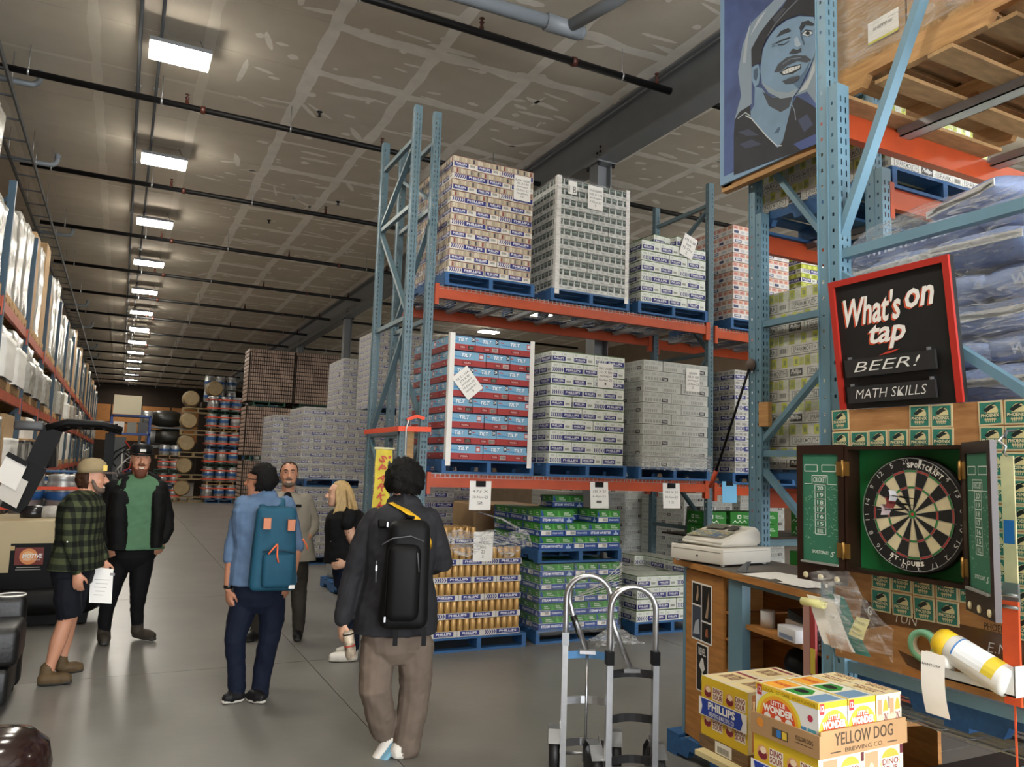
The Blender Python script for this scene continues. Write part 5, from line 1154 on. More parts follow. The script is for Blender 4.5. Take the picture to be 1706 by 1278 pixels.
# right pile: two yellow boxes, kraft tray with white 12-packs
X2, Y2 = 2.09, 2.16
ybox('beer_box', dino('', .28, .42, .118), (X2, Y2+.005, TB), RB_+.02, 'bottom yellow beer box of the right pile')
d3 = dino('', .28, .42, .118); o3 = ybox('beer_box', d3, (X2, Y2+.005, TB+.119), RB_+.02, 'yellow beer box directly under the kraft tray')
rbn = MB(); ribbon(rbn, Fr((X2-.006, Y2+.005, TB), (.02, -1, 0), (0, 0, 1)), .28, .065, .15); fsd = Fr((X2, Y2-.275-.002, TB), (1, .02, 0), (0, 0, 1)); ribbon(rbn, fsd, .42, .065, .15); rbn.build('label_band', o3); o3.children[0].matrix_parent_inverse = o3.matrix_basis.inverted()
ZT = TB+.238
kt = thing('carrier_tray', 'brown cardboard carrier tray holding the white twelve-packs', 'tray', (X2-.008, Y2+.012, ZT), RB_+.02)
for a, b in (((0, 0, 0), (.30, .006, .072)), ((0, .43, 0), (.30, .436, .072)), ((0, .006, 0), (.006, .43, .10)), ((.294, .006, 0), (.30, .43, .085)), ((.006, .006, 0), (.294, .43, .004))): MB().box(a, b, 'kraft').build('tray_wall', kt)
mb = MB(); f6 = Fr((0, 0, 0), (1, 0, 0), (0, 0, 1)); mb.disc(f6, .045, .045, .016, .016, '#d98c34', .001, 14); mb.rect(f6, .10, .015, .17, .045, '#5a4630', .001); mb.rect(f6, .12, .018, .14, .042, '#2f74b8', .0014); mb.rect(f6, .145, .018, .165, .042, '#d9b83a', .0014); mb.text(f6, 'YELLOW DOG', .20, .035, .275, .05, '#4b3a28', .001); mb.rect(f6, .20, .026, .275, .028, '#4b3a28', .001)
f7 = Fr((.30, 0, 0), (0, 1, 0), (0, 0, 1)); mb.text(f7, 'YELLOW DOG', .07, .034, .36, .075, '#4b3a28', .001, .01); mb.text(f7, 'BREWING CO.', .12, .010, .31, .024, '#4b3a28', .001, 0); mb.rect(f7, .05, .013, .10, .017, '#4b3a28', .001); mb.rect(f7, .33, .013, .38, .017, '#4b3a28', .001); mb.build('tray_print', kt)
def wonder(w, d, h):
    mb = MB(); mb.box((0, 0, 0), (w, d, h), '#e6e6e2'); fF, fS, fT = Fr((0, 0, 0), (1, 0, 0), (0, 0, 1)), Fr((w, 0, 0), (0, 1, 0), (0, 0, 1)), Fr((0, 0, h), (1, 0, 0), (0, 1, 0))
    for fr, L, big in ((fF, w, True), (fS, d, False)):
        mb.rect(fr, 0, h*.88, L, h, '#e0bb22', .0008); mb.rect(fr, 0, 0, L*.08, h*.4, '#e0c43a', .0006)
        cx = L*(.38 if big else .52); R_ = h*.48 if big else h*.40; 
        for q_, c_ in ((1.15, '#e6d13c'), (1.0, '#e8a62a'), (.85, '#d9522a')): mb.disc(fr, cx, h*.38, R_*q_*1.1 if big else R_*q_*.95, R_*q_, c_, .001+.0005*(1.2-q_), 20, 0, PI)
        mb.rect(fr, cx-R_*.8, h*.2, cx+R_*.8, h*.38, '#d9522a', .0012)
        for i in range(3): mb.disc(fr, cx+(i-1)*R_*.6, h*.40, R_*.2, R_*.16, '#e6e6e2', .0022, 12)
        mb.text(fr, 'LITTLE', cx-R_*.4, h*.66, cx+R_*.4, h*.75, '#f4efe6', .003, .03); mb.text(fr, 'WONDER', cx-R_*.85, h*.49, cx+R_*.85, h*.64, '#f4efe6', .003, .05)
        mb.poly(fr, [(L*.03, h*.78), (L*.03+.022, h*.78), (L*.03+.022, h*.99), (L*.03, h*.99)], '#b9312c', .0018); mb.text(fr, '12', L*.03+.003, h*.84, L*.03+.019, h*.95, '#f0eee8', .0024, .02)
    mb.text(fF, 'LO-CAL - LO-CARB - HIGH FLAVOUR', w*.14, h*.905, w*.96, h*.965, '#6b5410', .0014, .0); mb.disc(fF, w*.88, h*.66, .011, .011, '#b9314a', .001, 14); mb.rect(fF, w*.70, h*.12, w*.82, h*.46, '#4d8fc4', .001); mb.rect(fF, w*.84, h*.12, w*.96, h*.46, '#5aa6b8', .001); mb.rect(fF, w*.71, h*.13, w*.81, h*.40, '#dfe8ec', .0014); mb.rect(fF, w*.85, h*.13, w*.95, h*.40, '#dfe8ec', .0014)
    mb.rect(fT, 0, 0, w, d, '#d8d6c6', .0006); mb.rect(fT, w*.05, d*.1, w*.36, d*.9, '#e3a233', .001); mb.text(fT, 'WONDER', w*.08, d*.4, w*.34, d*.6, '#c9452a', .0014, .03); mb.poly(fT, [(w*.40, d*.15), (w*.66, d*.15), (w*.70, d*.5), (w*.60, d*.85), (w*.42, d*.8)], '#2f8a35', .001); mb.disc(fT, w*.53, d*.5, w*.10, d*.16, '#111111', .0014, 14); mb.rect(fT, w*.74, d*.1, w*.97, d*.9, '#6f8fae', .001); mb.rect(fT, 0, 0, w, d*.06, '#e0bb22', .0012)
    return mb
for k in range(2): ybox('beer_box', wonder(.275, .135, .165), (X2+.006+.138*k, Y2+.002, ZT+.005), RB_+.02, 'white and yellow twelve-pack in the kraft tray, %s' % ('front one' if k == 0 else 'second from the front'), 'beer box')
ybox('beer_box', dino('', .275, .13, .165), (X2+.006+.138*2, Y2+.002, ZT+.005), RB_+.02, 'yellow striped beer box at the back of the kraft tray')
pallet(3.76, 2.93, 0, 'blue pallet under the counter, its corner showing on the floor')
# ================================================================ middle distance, far end, left rack
mat('browncan', '#a38d80', .4, .1); mat('browngap', '#2a1c18', .7); mat('silverwrap', '#a09e97', .22, var=.22, scale=5, stretch=(2, 2, 1), bump=.6, bscale=10); mat('silverwrap2', '#8d8b83', .25, var=.3, scale=7, bump=.6, bscale=12)
mat('oakhead', '#c79a4c', .6, var=.14, scale=6, stretch=(6, 1, 1)); mat('oakstave', '#a08c68', .6, var=.15, scale=6); mat('hoop', '#5d5d5d', .4, .8); mat('cratewood', '#9d8a66', .8, var=.15, scale=6)
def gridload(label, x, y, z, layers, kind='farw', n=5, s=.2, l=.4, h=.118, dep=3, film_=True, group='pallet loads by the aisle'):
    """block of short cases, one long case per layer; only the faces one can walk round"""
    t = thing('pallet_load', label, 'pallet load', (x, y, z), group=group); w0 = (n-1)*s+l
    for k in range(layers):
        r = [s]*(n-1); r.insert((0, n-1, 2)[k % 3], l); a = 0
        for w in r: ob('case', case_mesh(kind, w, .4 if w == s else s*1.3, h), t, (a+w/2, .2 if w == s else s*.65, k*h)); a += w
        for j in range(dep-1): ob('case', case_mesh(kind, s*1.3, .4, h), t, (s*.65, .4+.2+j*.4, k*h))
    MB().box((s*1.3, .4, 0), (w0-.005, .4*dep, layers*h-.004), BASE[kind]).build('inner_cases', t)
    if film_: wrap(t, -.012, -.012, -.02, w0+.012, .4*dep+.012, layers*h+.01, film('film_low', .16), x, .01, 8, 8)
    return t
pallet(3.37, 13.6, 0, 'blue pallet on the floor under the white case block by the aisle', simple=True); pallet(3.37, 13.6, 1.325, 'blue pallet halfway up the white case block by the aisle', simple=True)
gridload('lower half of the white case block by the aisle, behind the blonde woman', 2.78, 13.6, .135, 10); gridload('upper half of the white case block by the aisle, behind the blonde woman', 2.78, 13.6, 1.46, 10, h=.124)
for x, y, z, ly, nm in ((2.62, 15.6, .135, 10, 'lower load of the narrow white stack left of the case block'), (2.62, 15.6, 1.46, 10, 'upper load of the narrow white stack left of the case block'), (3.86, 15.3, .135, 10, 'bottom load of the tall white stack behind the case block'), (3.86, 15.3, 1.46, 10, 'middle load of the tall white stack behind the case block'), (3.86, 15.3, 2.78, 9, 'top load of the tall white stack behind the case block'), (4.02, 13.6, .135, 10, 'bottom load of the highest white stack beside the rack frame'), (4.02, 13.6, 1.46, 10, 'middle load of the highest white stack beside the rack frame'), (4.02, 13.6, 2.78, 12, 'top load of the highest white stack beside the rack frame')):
    gridload(nm, x, y, z, ly); pallet(x+.6, y, z-.135, 'blue pallet under the '+nm.split(' behind')[0].split(' beside')[0].split(' left')[0], simple=True)
# brown can pallets, three high
cl_ = MB().box((0, .02, 0), (1.42, 1.1, .125), 'browngap'); 
for i in range(21):
    a = .008+i*.067; cl_.lathe([(.026, .01), (.031, .02), (.031, .105), (.026, .118)], 'browncan', 8, Matrix.Translation((a+.031, .033, 0)))
for i in range(16): cl_.lathe([(.026, .01), (.031, .02), (.031, .105), (.026, .118)], 'browncan', 6, Matrix.Translation((.012, .08+.064*i, 0)))
cl_.box((-.02, .03, .112), (1.42, 1.1, .122), '#3c2f29'); CLM = cl_.mesh('can_layer')
for c in range(2):
    for lv in range(3):
        z = lv*1.75
        pallet(4.2+c*1.48, 26.0, z, 'dark green pallet under the %s brown can stack, %s level' % (('aisle-side', 'second')[c], ('bottom', 'middle', 'top')[lv]), 'palgreen', 'green pallets', True)
        t = thing('can_pallet', '%s pallet of empty brown cans, %s' % (('bottom', 'middle', 'top')[lv], ('at the aisle side', 'in the second stack')[c]), 'can pallet', (3.5+c*1.48, 26.0, z+.14), group='pallets of brown cans')
        for k in range(12 if lv < 2 else 13): ob('can_layer', CLM, t, (0, 0, k*.132))
        MB().box((-.01, 0, -.02), (.03, .03, 1.6), 'walldark').build('corner_post', t)
# kegs on pallets, six high
strap_m = {}
def straps(t, w, d, zs, m='strapred'):
    for z in zs: MB().box((-.02, -.02, z-.022), (w+.02, .0, z+.022), m).box((-.02, -.02, z-.022), (0, d, z+.022), m).build('strap', t)
for col in range(2):
    for lv in range(6):
        x0, z = 2.98+col*1.42, lv*.705
        pallet(x0+.66, 33.0, z, '%s pallet of the keg tower, %s from the floor' % (('front', 'inner')[col], ORD[lv]), ('palblue', 'palwood', 'palgreen')[lv % 3], 'keg tower pallets', True)
        t = thing('keg_load', '%s keg tower, level %s from the floor' % (('aisle-side', 'inner')[col], ORD[lv]), 'keg load', (x0, 33.0, z+.135), group='strapped kegs')
        for i in range(3):
            for j in range(2 if col == 0 else 1): ob('keg', KEGB if (i+lv*2+j) % 5 else KEGS, t, (.22+.44*i, .2+.42*j, 0))
        straps(t, 1.32, .8, (.44, .10))
for k, (x, y) in enumerate(((3.2, 35.5), (3.65, 35.5), (4.1, 35.5), (4.9, 35.0), (5.4, 35.0))):
    for lv in range(2): ob('steel_keg', KEGB, None, (x, y, 4.1+lv*.6), 0, 'keg high on the back row behind the tower, %s %s' % (ORD[k], ('lower', 'upper')[lv]), 'keg', 'kegs on the back row')
MB().box((2.9, 34.7, 3.9), (5.75, 35.8, 4.1), 'walldark').box((2.9, 35.7, 0), (5.75, 35.8, 3.9), 'walldark').build('back_row_deck', None, label='dark deck carrying the high back row of kegs', cat='deck')
# oak barrels on cradles
BR = MB().lathe([(.27, 0), (.31, .12), (.335, .3), (.345, .45), (.335, .6), (.31, .78), (.27, .9)], 'oakstave', 24, Matrix.Rotation(-PI/2, 4, 'X')).mesh('staves')
BH = MB().lathe([(0, .02), (.255, .02), (.255, .021), (.262, -.004), (.274, -.004), (.276, .03)], 'oakhead', 24, Matrix.Rotation(-PI/2, 4, 'X')).mesh('barrel_head')
def hoops(): 
    m = MB()
    for z, r in ((.03, .279), (.2, .322), (.7, .322), (.87, .279)): m.lathe([(r, z-.02), (r+.006, z), (r, z+.02)], 'hoop', 24, Matrix.Rotation(-PI/2, 4, 'X'))
    return m.mesh('hoops')
BHP = hoops()
def barrel(x, y, z, label, sc=1.):
    t = thing('oak_barrel', label, 'barrel', (x, y, z), group='oak barrels'); t.scale = (sc,)*3
    ob('staves', BR, t); ob('barrel_head', BH, t); ob('hoops', BHP, t)
CRD = MB()
for yy in (.1, .7): CRD.box((-.62, yy, 0), (.62, yy+.04, .04), 'cratewood').box((-.62, yy, .17), (.62, yy+.04, .21), 'cratewood'); [CRD.box((q-.03, yy, .04), (q+.03, yy+.04, .17), 'cratewood') for q in (-.59, -.05, .5)]
CRD = CRD.mesh('barrel_cradle')
for k in range(5):
    z = .56+.885*k; barrel(2.26+.03*k, 33.3, z, 'oak barrel in the single column beside the kegs, %s from the floor' % ORD[k])
    ob('barrel_cradle', CRD, None, (2.62+.02*k, 33.2, z-.56), 0, 'pale barrel cradle under the %s oak barrel' % ORD[k], 'barrel cradle', 'barrel cradles')
barrel(3.24, 33.4, 4.58, 'oak barrel on top of the keg tower')
# dark tanks, kegs and blue shelving further left
mat('tankdark', '#26241f', .35, var=.3, scale=4); mat('shelfblue', '#2a4b96', .5)
for k, (x, z) in enumerate(((1.05, 3.28), (1.2, 2.55))):
    t = thing('dark_tank', '%s dark horizontal barrel left of the oak column' % ('upper', 'lower')[k], 'barrel', (x, 34.2, z)); M_ = Matrix.Rotation(PI/2, 4, 'Y')
    MB().lathe([(.26, 0), (.33, .25), (.345, .5), (.33, .75), (.27, 1.0)], 'tankdark', 20, M_).build('shell', t); MB().lathe([(.24, -.36), (.28, -.3), (.28, -.02), (.24, .0)], 'kegsteel', 20, M_).build('end_cap', t)
MB().box((.55, 33.9, 2.1), (2.3, 34.6, 2.2), 'steelgrey').box((.55, 33.9, 2.88), (2.3, 34.6, 2.94), 'steelgrey').box((.6, 34.5, 0), (.7, 34.6, 3.6), 'steelgrey').box((2.0, 34.5, 0), (2.1, 34.6, 3.6), 'steelgrey').build('barrel_stand', None, label='grey steel stand carrying the dark barrels', cat='stand')
for lv in range(4):
    t = thing('keg_load', 'short keg pile left of the oak barrels, %s from the floor' % ORD[lv], 'keg load', (1.35, 33.4, .135+lv*.56), group='strapped kegs'); pallet(1.75, 33.4, lv*.56, 'pallet of the short keg pile, %s from the floor' % ORD[lv], ('palwood', 'palblue', 'palgreen')[lv % 3], 'keg pile pallets', True)
    for i in range(2):
        k_ = ob('keg', KEGB if lv == 3 else KEGS, t, (.2+.42*i, .2, 0)); k_.scale = (1, 1, .72)
    if lv < 3: straps(t, .84, .4, (.32, .1))
bs = thing('blue_shelving', 'blue steel shelving full of hoses and boxes near the far wall', 'shelving', (-.4, 31.0, 0))
for x in (0, 1.25):
    for y in (0, .8): MB().box((x, y, 0), (x+.07, y+.07, 3.2), 'shelfblue').build('post', bs)
for z in (.4, 1.2, 2.5, 3.15): MB().box((0, 0, z), (1.32, .87, z+.06), 'shelfblue').build('shelf', bs)
MB().box((-.02, -.02, .9), (.55, .0, 2.4), 'steeldark').build('mesh_panel', bs); rz_ = random.Random(8)
for k in range(14):
    z0 = rz_.uniform(1.4, 2.4); pts = [(rz_.uniform(.5, 1.2), -.05, z0)]
    for q_ in range(3): pts.append((pts[-1][0]+rz_.uniform(-.3, .3), -.05-rz_.uniform(0, .1), pts[-1][2]-rz_.uniform(.05, .4)))
    MB().tube(pts, .025, ('white', 'zinc', 'kegred', 'black')[k % 4], 6).build('hose', bs)
for k, (x, z, w) in enumerate(((.1, 2.56, .35), (.55, 2.56, .3), (.9, 2.56, .3), (.2, .46, .5), (.8, .46, .4))): MB().box((x, .1, z), (x+w, .6, z+.4), ('white', 'grey', 'steeldark')[k % 3]).build('storage_box', None, (-.4, 31.0, 0), label='storage box on the blue shelving, %s of five' % ORD[k], cat='box', group='boxes on the blue shelving')
MB().box((-.35, 30.9, 3.5), (.55, 30.93, 4.15), 'paper').text(Fr((-.35, 30.9, 3.5), (1, 0, 0), (0, 0, 1)), 'STORAGE', .15, .3, .75, .4, '#8d8a80') .build('white_board', None, label='white board standing on top of the blue shelving', cat='board') if False else MB().box((-.35, 30.9, 3.22), (.55, 30.93, 3.9), '#d9d0b4').build('white_board', None, label='cream board standing on top of the blue shelving', cat='board')
# pallet piles and kegs beside the left rack
mat('steelkeg2', '#8f9191', .3, .9)
for k in range(10): pallet(-.78, 15.6, .145*k, 'blue pallet in the pile behind the plaid shirt, %s from the floor' % ORD[k], 'palblue', 'stacked blue pallets', True)
for lv in range(2):
    pallet(-.90, 12.6, lv*.73, '%s wooden pallet of the strapped keg pair by the forklift' % ('lower', 'upper')[lv], 'palwood', 'wooden pallets', True)
    t = thing('keg_load', '%s strapped kegs with blue bands standing behind the forklift' % ('lower', 'upper')[lv], 'keg load', (-1.40, 12.6, .135+lv*.73), group='strapped kegs')
    for i in range(2):
        for j in range(2): ob('keg', KEGB, t, (.26+.44*i, .22+.44*j, 0))
    straps(t, .93, .9, (.40, .12))
pallet(3.2, 10.1, 0, 'blue pallet with kegs standing behind the blonde woman', simple=True)
t = thing('keg_load', 'steel kegs with blue bands behind the blonde woman', 'keg load', (2.72, 10.1, .135), group='strapped kegs')
for i in range(2):
    for j in range(3): ob('keg', KEGB, t, (.2+.43*i, .2+.4*j, 0))

# ---------- the long left rack
XLR = -1.45
mat('leftblue', '#2c4657', .5); mat('leftorange', '#a8492a', .5, var=.15, scale=5)
PL = MB(); PL.box((-.04, -.04, 0), (.04, .04, 5.1), 'leftblue'); PLM = PL.mesh('post'); PBM = MB().bar((-.02, 0, .3), (-1.0, 0, 1.2), .03, .04, 'leftblue').bar((-1.0, 0, 1.3), (-.02, 0, 2.4), .03, .04, 'leftblue').bar((-.02, 0, 2.5), (-1.0, 0, 3.6), .03, .04, 'leftblue').bar((-1.0, 0, 3.7), (-.02, 0, 4.9), .03, .04, 'leftblue').mesh('brace')
NB = 15; BAY = 2.85; YB0 = 8.3
LBM = MB().box((-.03, 0, -.13), (.02, BAY-.08, 0), 'leftorange').box((.02, 0, -.22), (.035, .05, .02), 'leftorange').box((.02, BAY-.13, -.22), (.035, BAY-.08, .02), 'leftorange').mesh('beam')
for k in range(NB+1):
    t = thing('rack_upright', 'dark blue frame of the long left rack, %s from the camera' % ORD[k], 'rack frame', (XLR, YB0+BAY*k, 0), group='left rack frames')
    ob('post', PLM, t); ob('post', PLM, t, (-1.05, 0, 0)); ob('brace', PBM, t)
LZ = (1.45, 2.55, 3.62)
for k in range(NB):
    for li, z in enumerate(LZ): ob('rack_beam', LBM, None, (XLR, YB0+BAY*k+.04, z), 0, 'weathered orange beam of the left rack, %s level, bay %s from the camera' % (('low', 'middle', 'upper')[li], ORD[k]), 'rack beam', 'left rack beams')
def crinkle(seed, m, n=8, nz=10, card=False):
    vs, fs = [], []; per = []
    for i in range(n): per.append((-.5+i/n, -.5))
    for i in range(n): per.append((.5, -.5+i/n))
    for i in range(n): per.append((.5-i/n, .5))
    for i in range(n): per.append((-.5, .5-i/n))
    N = len(per)
    for j in range(nz+1):
        z = j/nz
        for x, y in per: q = 1+(.05 if not card else .006)*noise.noise((x*3+seed, y*3, z*4))-.02*(abs(x*y) > .2); vs.append((x*q, y*q, z))
    for j in range(nz):
        for i in range(N): k = (i+1) % N; fs.append((j*N+i, j*N+k, (j+1)*N+k, (j+1)*N+i))
    fs.append(tuple(nz*N+i for i in range(N))); return MB().add(vs, fs, m, not card).mesh('wrapped_block')
CR = [crinkle(1.3, 'silverwrap'), crinkle(4.4, 'silverwrap2'), crinkle(7.9, 'silverwrap'), crinkle(2.2, 'carton', card=True), crinkle(3.2, 'white', card=False)]
PWL = pallet_parts('palwood')[3]; rl_ = random.Random(21); cnt = {0: 0, 1: 0, 2: 0, 3: 0}
for k in range(NB):
    for li, z in enumerate((0.,)+LZ):
        for s_ in range(3 if li == 3 else 2):
            if rl_.random() < (.06 if li else .4): continue
            n_ = 3 if li == 3 else 2; y = YB0+BAY*k+.12+(BAY-.2)*s_/n_; w = (BAY-.25)/n_-.06; h = (rl_.uniform(.9, 1.75) if li == 3 else rl_.uniform(.6, .86) if li else rl_.uniform(.8, 1.15))
            cnt[li] += 1; nm = '%s in the %s row of the left rack, counted from the camera' % (ORD[cnt[li]-1], ('floor', 'low', 'middle', 'upper')[li])
            t = thing('wrapped_goods', 'film-wrapped pallet load, '+nm, 'pallet load', (XLR-.5, y+w/2, z), group='wrapped loads in the left rack')
            p_ = ob('pallet', PWL, t, (-.6*0, -w/2, 0)); p_.scale = (1.0, w/1.2, 1)
            v_ = rl_.choice((0, 0, 1, 1, 2, 3)) if li == 3 else rl_.choice((0, 1, 2, 3, 4, 1)); b_ = ob('wrapped_block', CR[v_], t, (0, 0, .135)); b_.scale = (1.0, w*.96, h)
            if li in (1, 2) and rl_.random() < .35: q_ = ob('wrapped_block', CR[rl_.choice((0, 2, 4))], t, (.18, 0, .135)); q_.scale = (.8, w*.8, h*rl_.uniform(.5, .9))
# hanging garments below the low beam
ga = []
for i, c_ in enumerate(('#14181e', '#1b2a38', '#101418', '#8d8a84')):
    g = MB(); vs = [(-.02, -.16, 0), (.02, -.03, .05), (.02, .03, .05), (.02, .16, 0), (.03, .2, -.42), (.03, -.2, -.42)]; g.add(vs, [(0, 5, 4, 3, 2, 1)], c_); g.add([(x-.05, y, z) for x, y, z in vs], [(0, 1, 2, 3, 4, 5)], c_); g.add([(.035, -.03, .04), (.035, .03, .04), (.035, .0, -.22)], [(0, 2, 1)], '#c9c7c0'); g.box((-.02, -.16, -.42), (.02, .16, -.0), c_); ga.append(g.mesh('garment'))
rail = thing('garment_rail', 'long rail of dark garments under the low beam of the left rack', 'garment rail', (XLR+.12, 14.0, 1.93)); MB().tube([(0, 0, 0), (0, 6.2, 0)], .015, 'zinc', 8).build('rail', rail); MB().box((-.1, 0, .0), (.06, 6.2, .03), 'palwood').build('shelf_edge', rail)
for k in range(34): ob('garment', ga[rl_.randrange(4)], None, (XLR+.12, 14.1+.18*k, 1.87), rl_.uniform(-.4, .4)+PI/2*0, 'dark garment with white front on the rail, %s from the camera' % ORD[k], 'garment', 'garments on the rail')

# ================================================================ forklift, armchair, stool
mat('truckblack', '#0c0c0d', .55, var=.1, scale=4); mat('truckgrey', '#3b3c3e', .45); mat('trucktan', '#b5a580', .55, var=.05, scale=5)
YT = 9.3
fk = thing('forklift', 'black stand-up forklift with tan hood parked beside the left rack', 'forklift', (0, 0, 0))
xa, xb = at(-60, 950, 'y', YT).x, at(96, 950, 'y', YT).x
MB().bbox((xa, YT, .12), (xb, YT+1.5, 1.0), .04, 'truckblack', 3).build('chassis', fk)
x0, x1 = at(-60, 900, 'y', YT).x, at(92, 905, 'y', YT).x; zt, zb2 = at(92, 868, 'y', YT).z, at(50, 905, 'y', YT).z
MB().prism([(x0, zb2), (x1-.01, zb2), (x1, zt), (x0+.2, zt+.0), (x0, zt-.03)], Fr((0, YT-.02, 0), (1, 0, 0), (0, 0, 1)), 1.1, 'trucktan').box((x0, YT-.015, .55), (at(14, 950, 'y', YT).x, YT+.02, zb2), 'trucktan').build('hood', fk)
vs = []; xc = -.72
MB().tube([(xa-.1, YT-.05, .26), (xb+.02, YT-.05, .26), (xb+.28, YT+.1, .24), (xb+.36, YT+.5, .22)], .13, 'truckblack', 14).build('bumper', fk)
MB().box((xa, YT+.02, .02), (xb+.3, YT+1.5, .12), 'truckblack').build('undercarriage', fk)
for x in (xa+.25, xb-.02): MB().lathe([(.12, -.05), (.16, -.05), (.16, .05), (.12, .05)], 'black', 18, Matrix.Translation((x, YT+.9, .16)) @ Matrix.Rotation(PI/2, 4, 'Y')).build('wheel', fk)
a_, b_ = at(22, 950, 'y', YT-.006), at(74, 912, 'y', YT-.006); dk = MB(); fw_ = Fr((a_.x, YT-.004, a_.z), (1, 0, 0), (0, 0, 1)); w, h = b_.x-a_.x, b_.z-a_.z
dk.box((a_.x-.1, YT-.002, a_.z-.06), (b_.x+.06, YT+.03, b_.z+.03), 'truckblack'); dk.rect(fw_, 0, h*.22, w, h, '#6b1e12', .002); dk.disc(fw_, w*.48, h*.60, h*.36, h*.36, '#d98a50', .003, 22); dk.disc(fw_, w*.45, h*.62, h*.22, h*.22, '#e6b27c', .0035, 18); dk.text(fw_, 'MOTIVE', w*.26, h*.52, w*.96, h*.72, '#f0eeea', .005, .03, .15); dk.text(fw_, 'ENERGY SYSTEMS', w*.3, h*.42, w*.9, h*.49, '#e0d8d0', .005, 0); dk.rect(fw_, w*.1, h*.10, w*.9, h*.13, '#b9b6b0', .003); dk.rect(fw_, w*.06, 0, w*.94, h*.02, '#b9b6b0', .003); dk.rect(fw_, -w*.35, h*.88, -w*.02, h*1.08, '#b59f6a', .003); dk.build('battery_panel', fk, label='black panel with red and orange maker sticker')
# overhead guard: slanted wide pillar, curved roof edge, straight pillar
g0, g1, g2 = at(20, 850, 'y', YT+.5), at(60, 775, 'y', YT+.5), at(88, 715, 'y', YT+.5); r0, r1 = at(95, 708, 'y', YT+.5), at(204, 714, 'y', YT+.5)
MB().bar(g0, g1, .12, .22, 'truckblack', (1, 0, .4)).bar(g1, g2, .10, .2, 'truckblack', (1, 0, .4)).build('slanted_pillar', fk)
rf = MB(); 
for q_, s_ in ((0, 1), (.9, 1)):
    rf.tube([(g2.x-.06, g2.y+q_, g2.z), (r0.x+.1, g2.y+q_, r0.z+.03), (r1.x-.2, g2.y+q_, r1.z+.035), (r1.x, g2.y+q_, r1.z-.02)], [.06, .055, .05, .045], 'truckblack', 12, flat=.8)
for i in range(5): x = r0.x+(r1.x-r0.x)*(i+.5)/5; rf.bar((x, g2.y, r0.z+.02), (x, g2.y+.9, r0.z+.02), .03, .05, 'truckblack')
rf.build('guard_roof', fk); s0, s1 = at(184, 722, 'y', YT+.9), at(184, 905, 'y', YT+.9); MB().bar(s0, (s0.x+.02, s0.y, .4), .10, .10, 'truckblack').build('straight_pillar', fk)
hl = at(48, 709, 'y', YT+.4); MB().bbox((hl.x-.14, hl.y, hl.z-.05), (hl.x+.14, hl.y+.12, hl.z+.05), .02, 'truckgrey').build('work_light', fk)
cb_ = thing('clipboard', 'clipboard of papers hanging on the forklift pillar', 'clipboard', (0, 0, 0)); c4 = [at(12, 756, 'y', YT+.32), at(46, 774, 'y', YT+.32), at(26, 818, 'y', YT+.32), at(-10, 798, 'y', YT+.32)]; MB().face([c4[3], c4[2], c4[1], c4[0]], 'paper').build('sheet', cb_)
c5 = [p+Vector((.02, .02, -.18)) for p in c4]; MB().face([c5[3], c5[2], c5[1], c5[0]], '#cfccc4').build('sheet', cb_); m_ = (c4[0]+c4[1])/2; MB().bar(c4[0], c4[1], .03, .05, 'truckblack').build('clip', cb_)
for k, (px, c_) in enumerate(((55, 'pot'), (85, 'silverwrap'))): 
    p_ = at(px, 862, 'y', YT+.5); MB().lathe([(0, 0), (.12, 0), (.13, .06), (.09, .12), (0, .13)], c_, 16).build('seat_pad' if k == 0 else 'plastic_bundle', None, (p_.x, p_.y, zt), label=('black pad lying on the forklift hood', 'crumpled silver bundle on the forklift hood')[k], cat=('pad', 'bundle')[k])

mat('leather', '#0c0c0d', .45, var=.2, scale=5, bump=.12, bscale=40)
ac = thing('armchair', 'black leather armchair at the aisle edge beside the plaid-shirted man', 'armchair', (0, 0, 0))
AX = -.53; ya, yb = 6.10, 6.98
zarm = at(45, 994, 'x', AX).z; zs = zarm-.13
MB().bbox((AX-.85, ya+.18, .06), (AX-.02, yb-.16, .30), .03, 'leather', 2).build('base', ac)
MB().bbox((AX-.80, ya+.20, .30), (AX+.02, yb-.18, zs), .05, 'leather', 3).build('seat_cushion', ac)
for y0_, y1_, xi in ((ya, ya+.2, .12), (yb-.18, yb, 0)): MB().bbox((AX-.88, y0_, .05), (AX-xi, y1_, zarm-xi*.4), .045, 'leather', 3).build('armrest', ac)
MB().bbox((AX-1.05, ya, .06), (AX-.75, yb, zarm+.3), .06, 'leather', 3).build('backrest', ac)
for y_ in (ya+.05, yb-.05): MB().lathe([(.02, 0), (.025, .07)], 'black', 8, Matrix.Translation((AX-.06, y_, 0))).build('foot', ac)
p_ = at(20, 991, 'z', zarm+.005); MB().tube([(p_.x+.09*math.cos(2*PI*i/20), p_.y+.09*math.sin(2*PI*i/20), zarm+.006) for i in range(20)], .006, 'white', 6, True).build('white_ring', None, label='thin white ring lying on the armrest', cat='ring')
_ray = (_f*FPX + _r2*(-8-853.0) - _u2*(1268-639.0)); _p = _C + _ray*(2.6/_ray.dot(_f))
mat('brownleather', '#1f100e', .16, coat=.3)
sl = thing('bar_stool', 'glossy dark brown round stool seat cut by the bottom corner', 'stool', (_p.x, _p.y, 0))
MB().lathe([(0, _p.z-.12), (.12, _p.z-.12), (.165, _p.z-.07), (.17, _p.z-.02), (.155, _p.z+.045), (.11, _p.z+.085), (.05, _p.z+.10), (0, _p.z+.103)], 'brownleather', 30).build('seat', sl); MB().lathe([(.03, .03), (.03, _p.z-.12)], 'zinc', 14).build('stem', sl); MB().lathe([(.2, 0), (.2, .015), (.04, .04), (0, .04)], 'zinc', 24).build('base', sl)

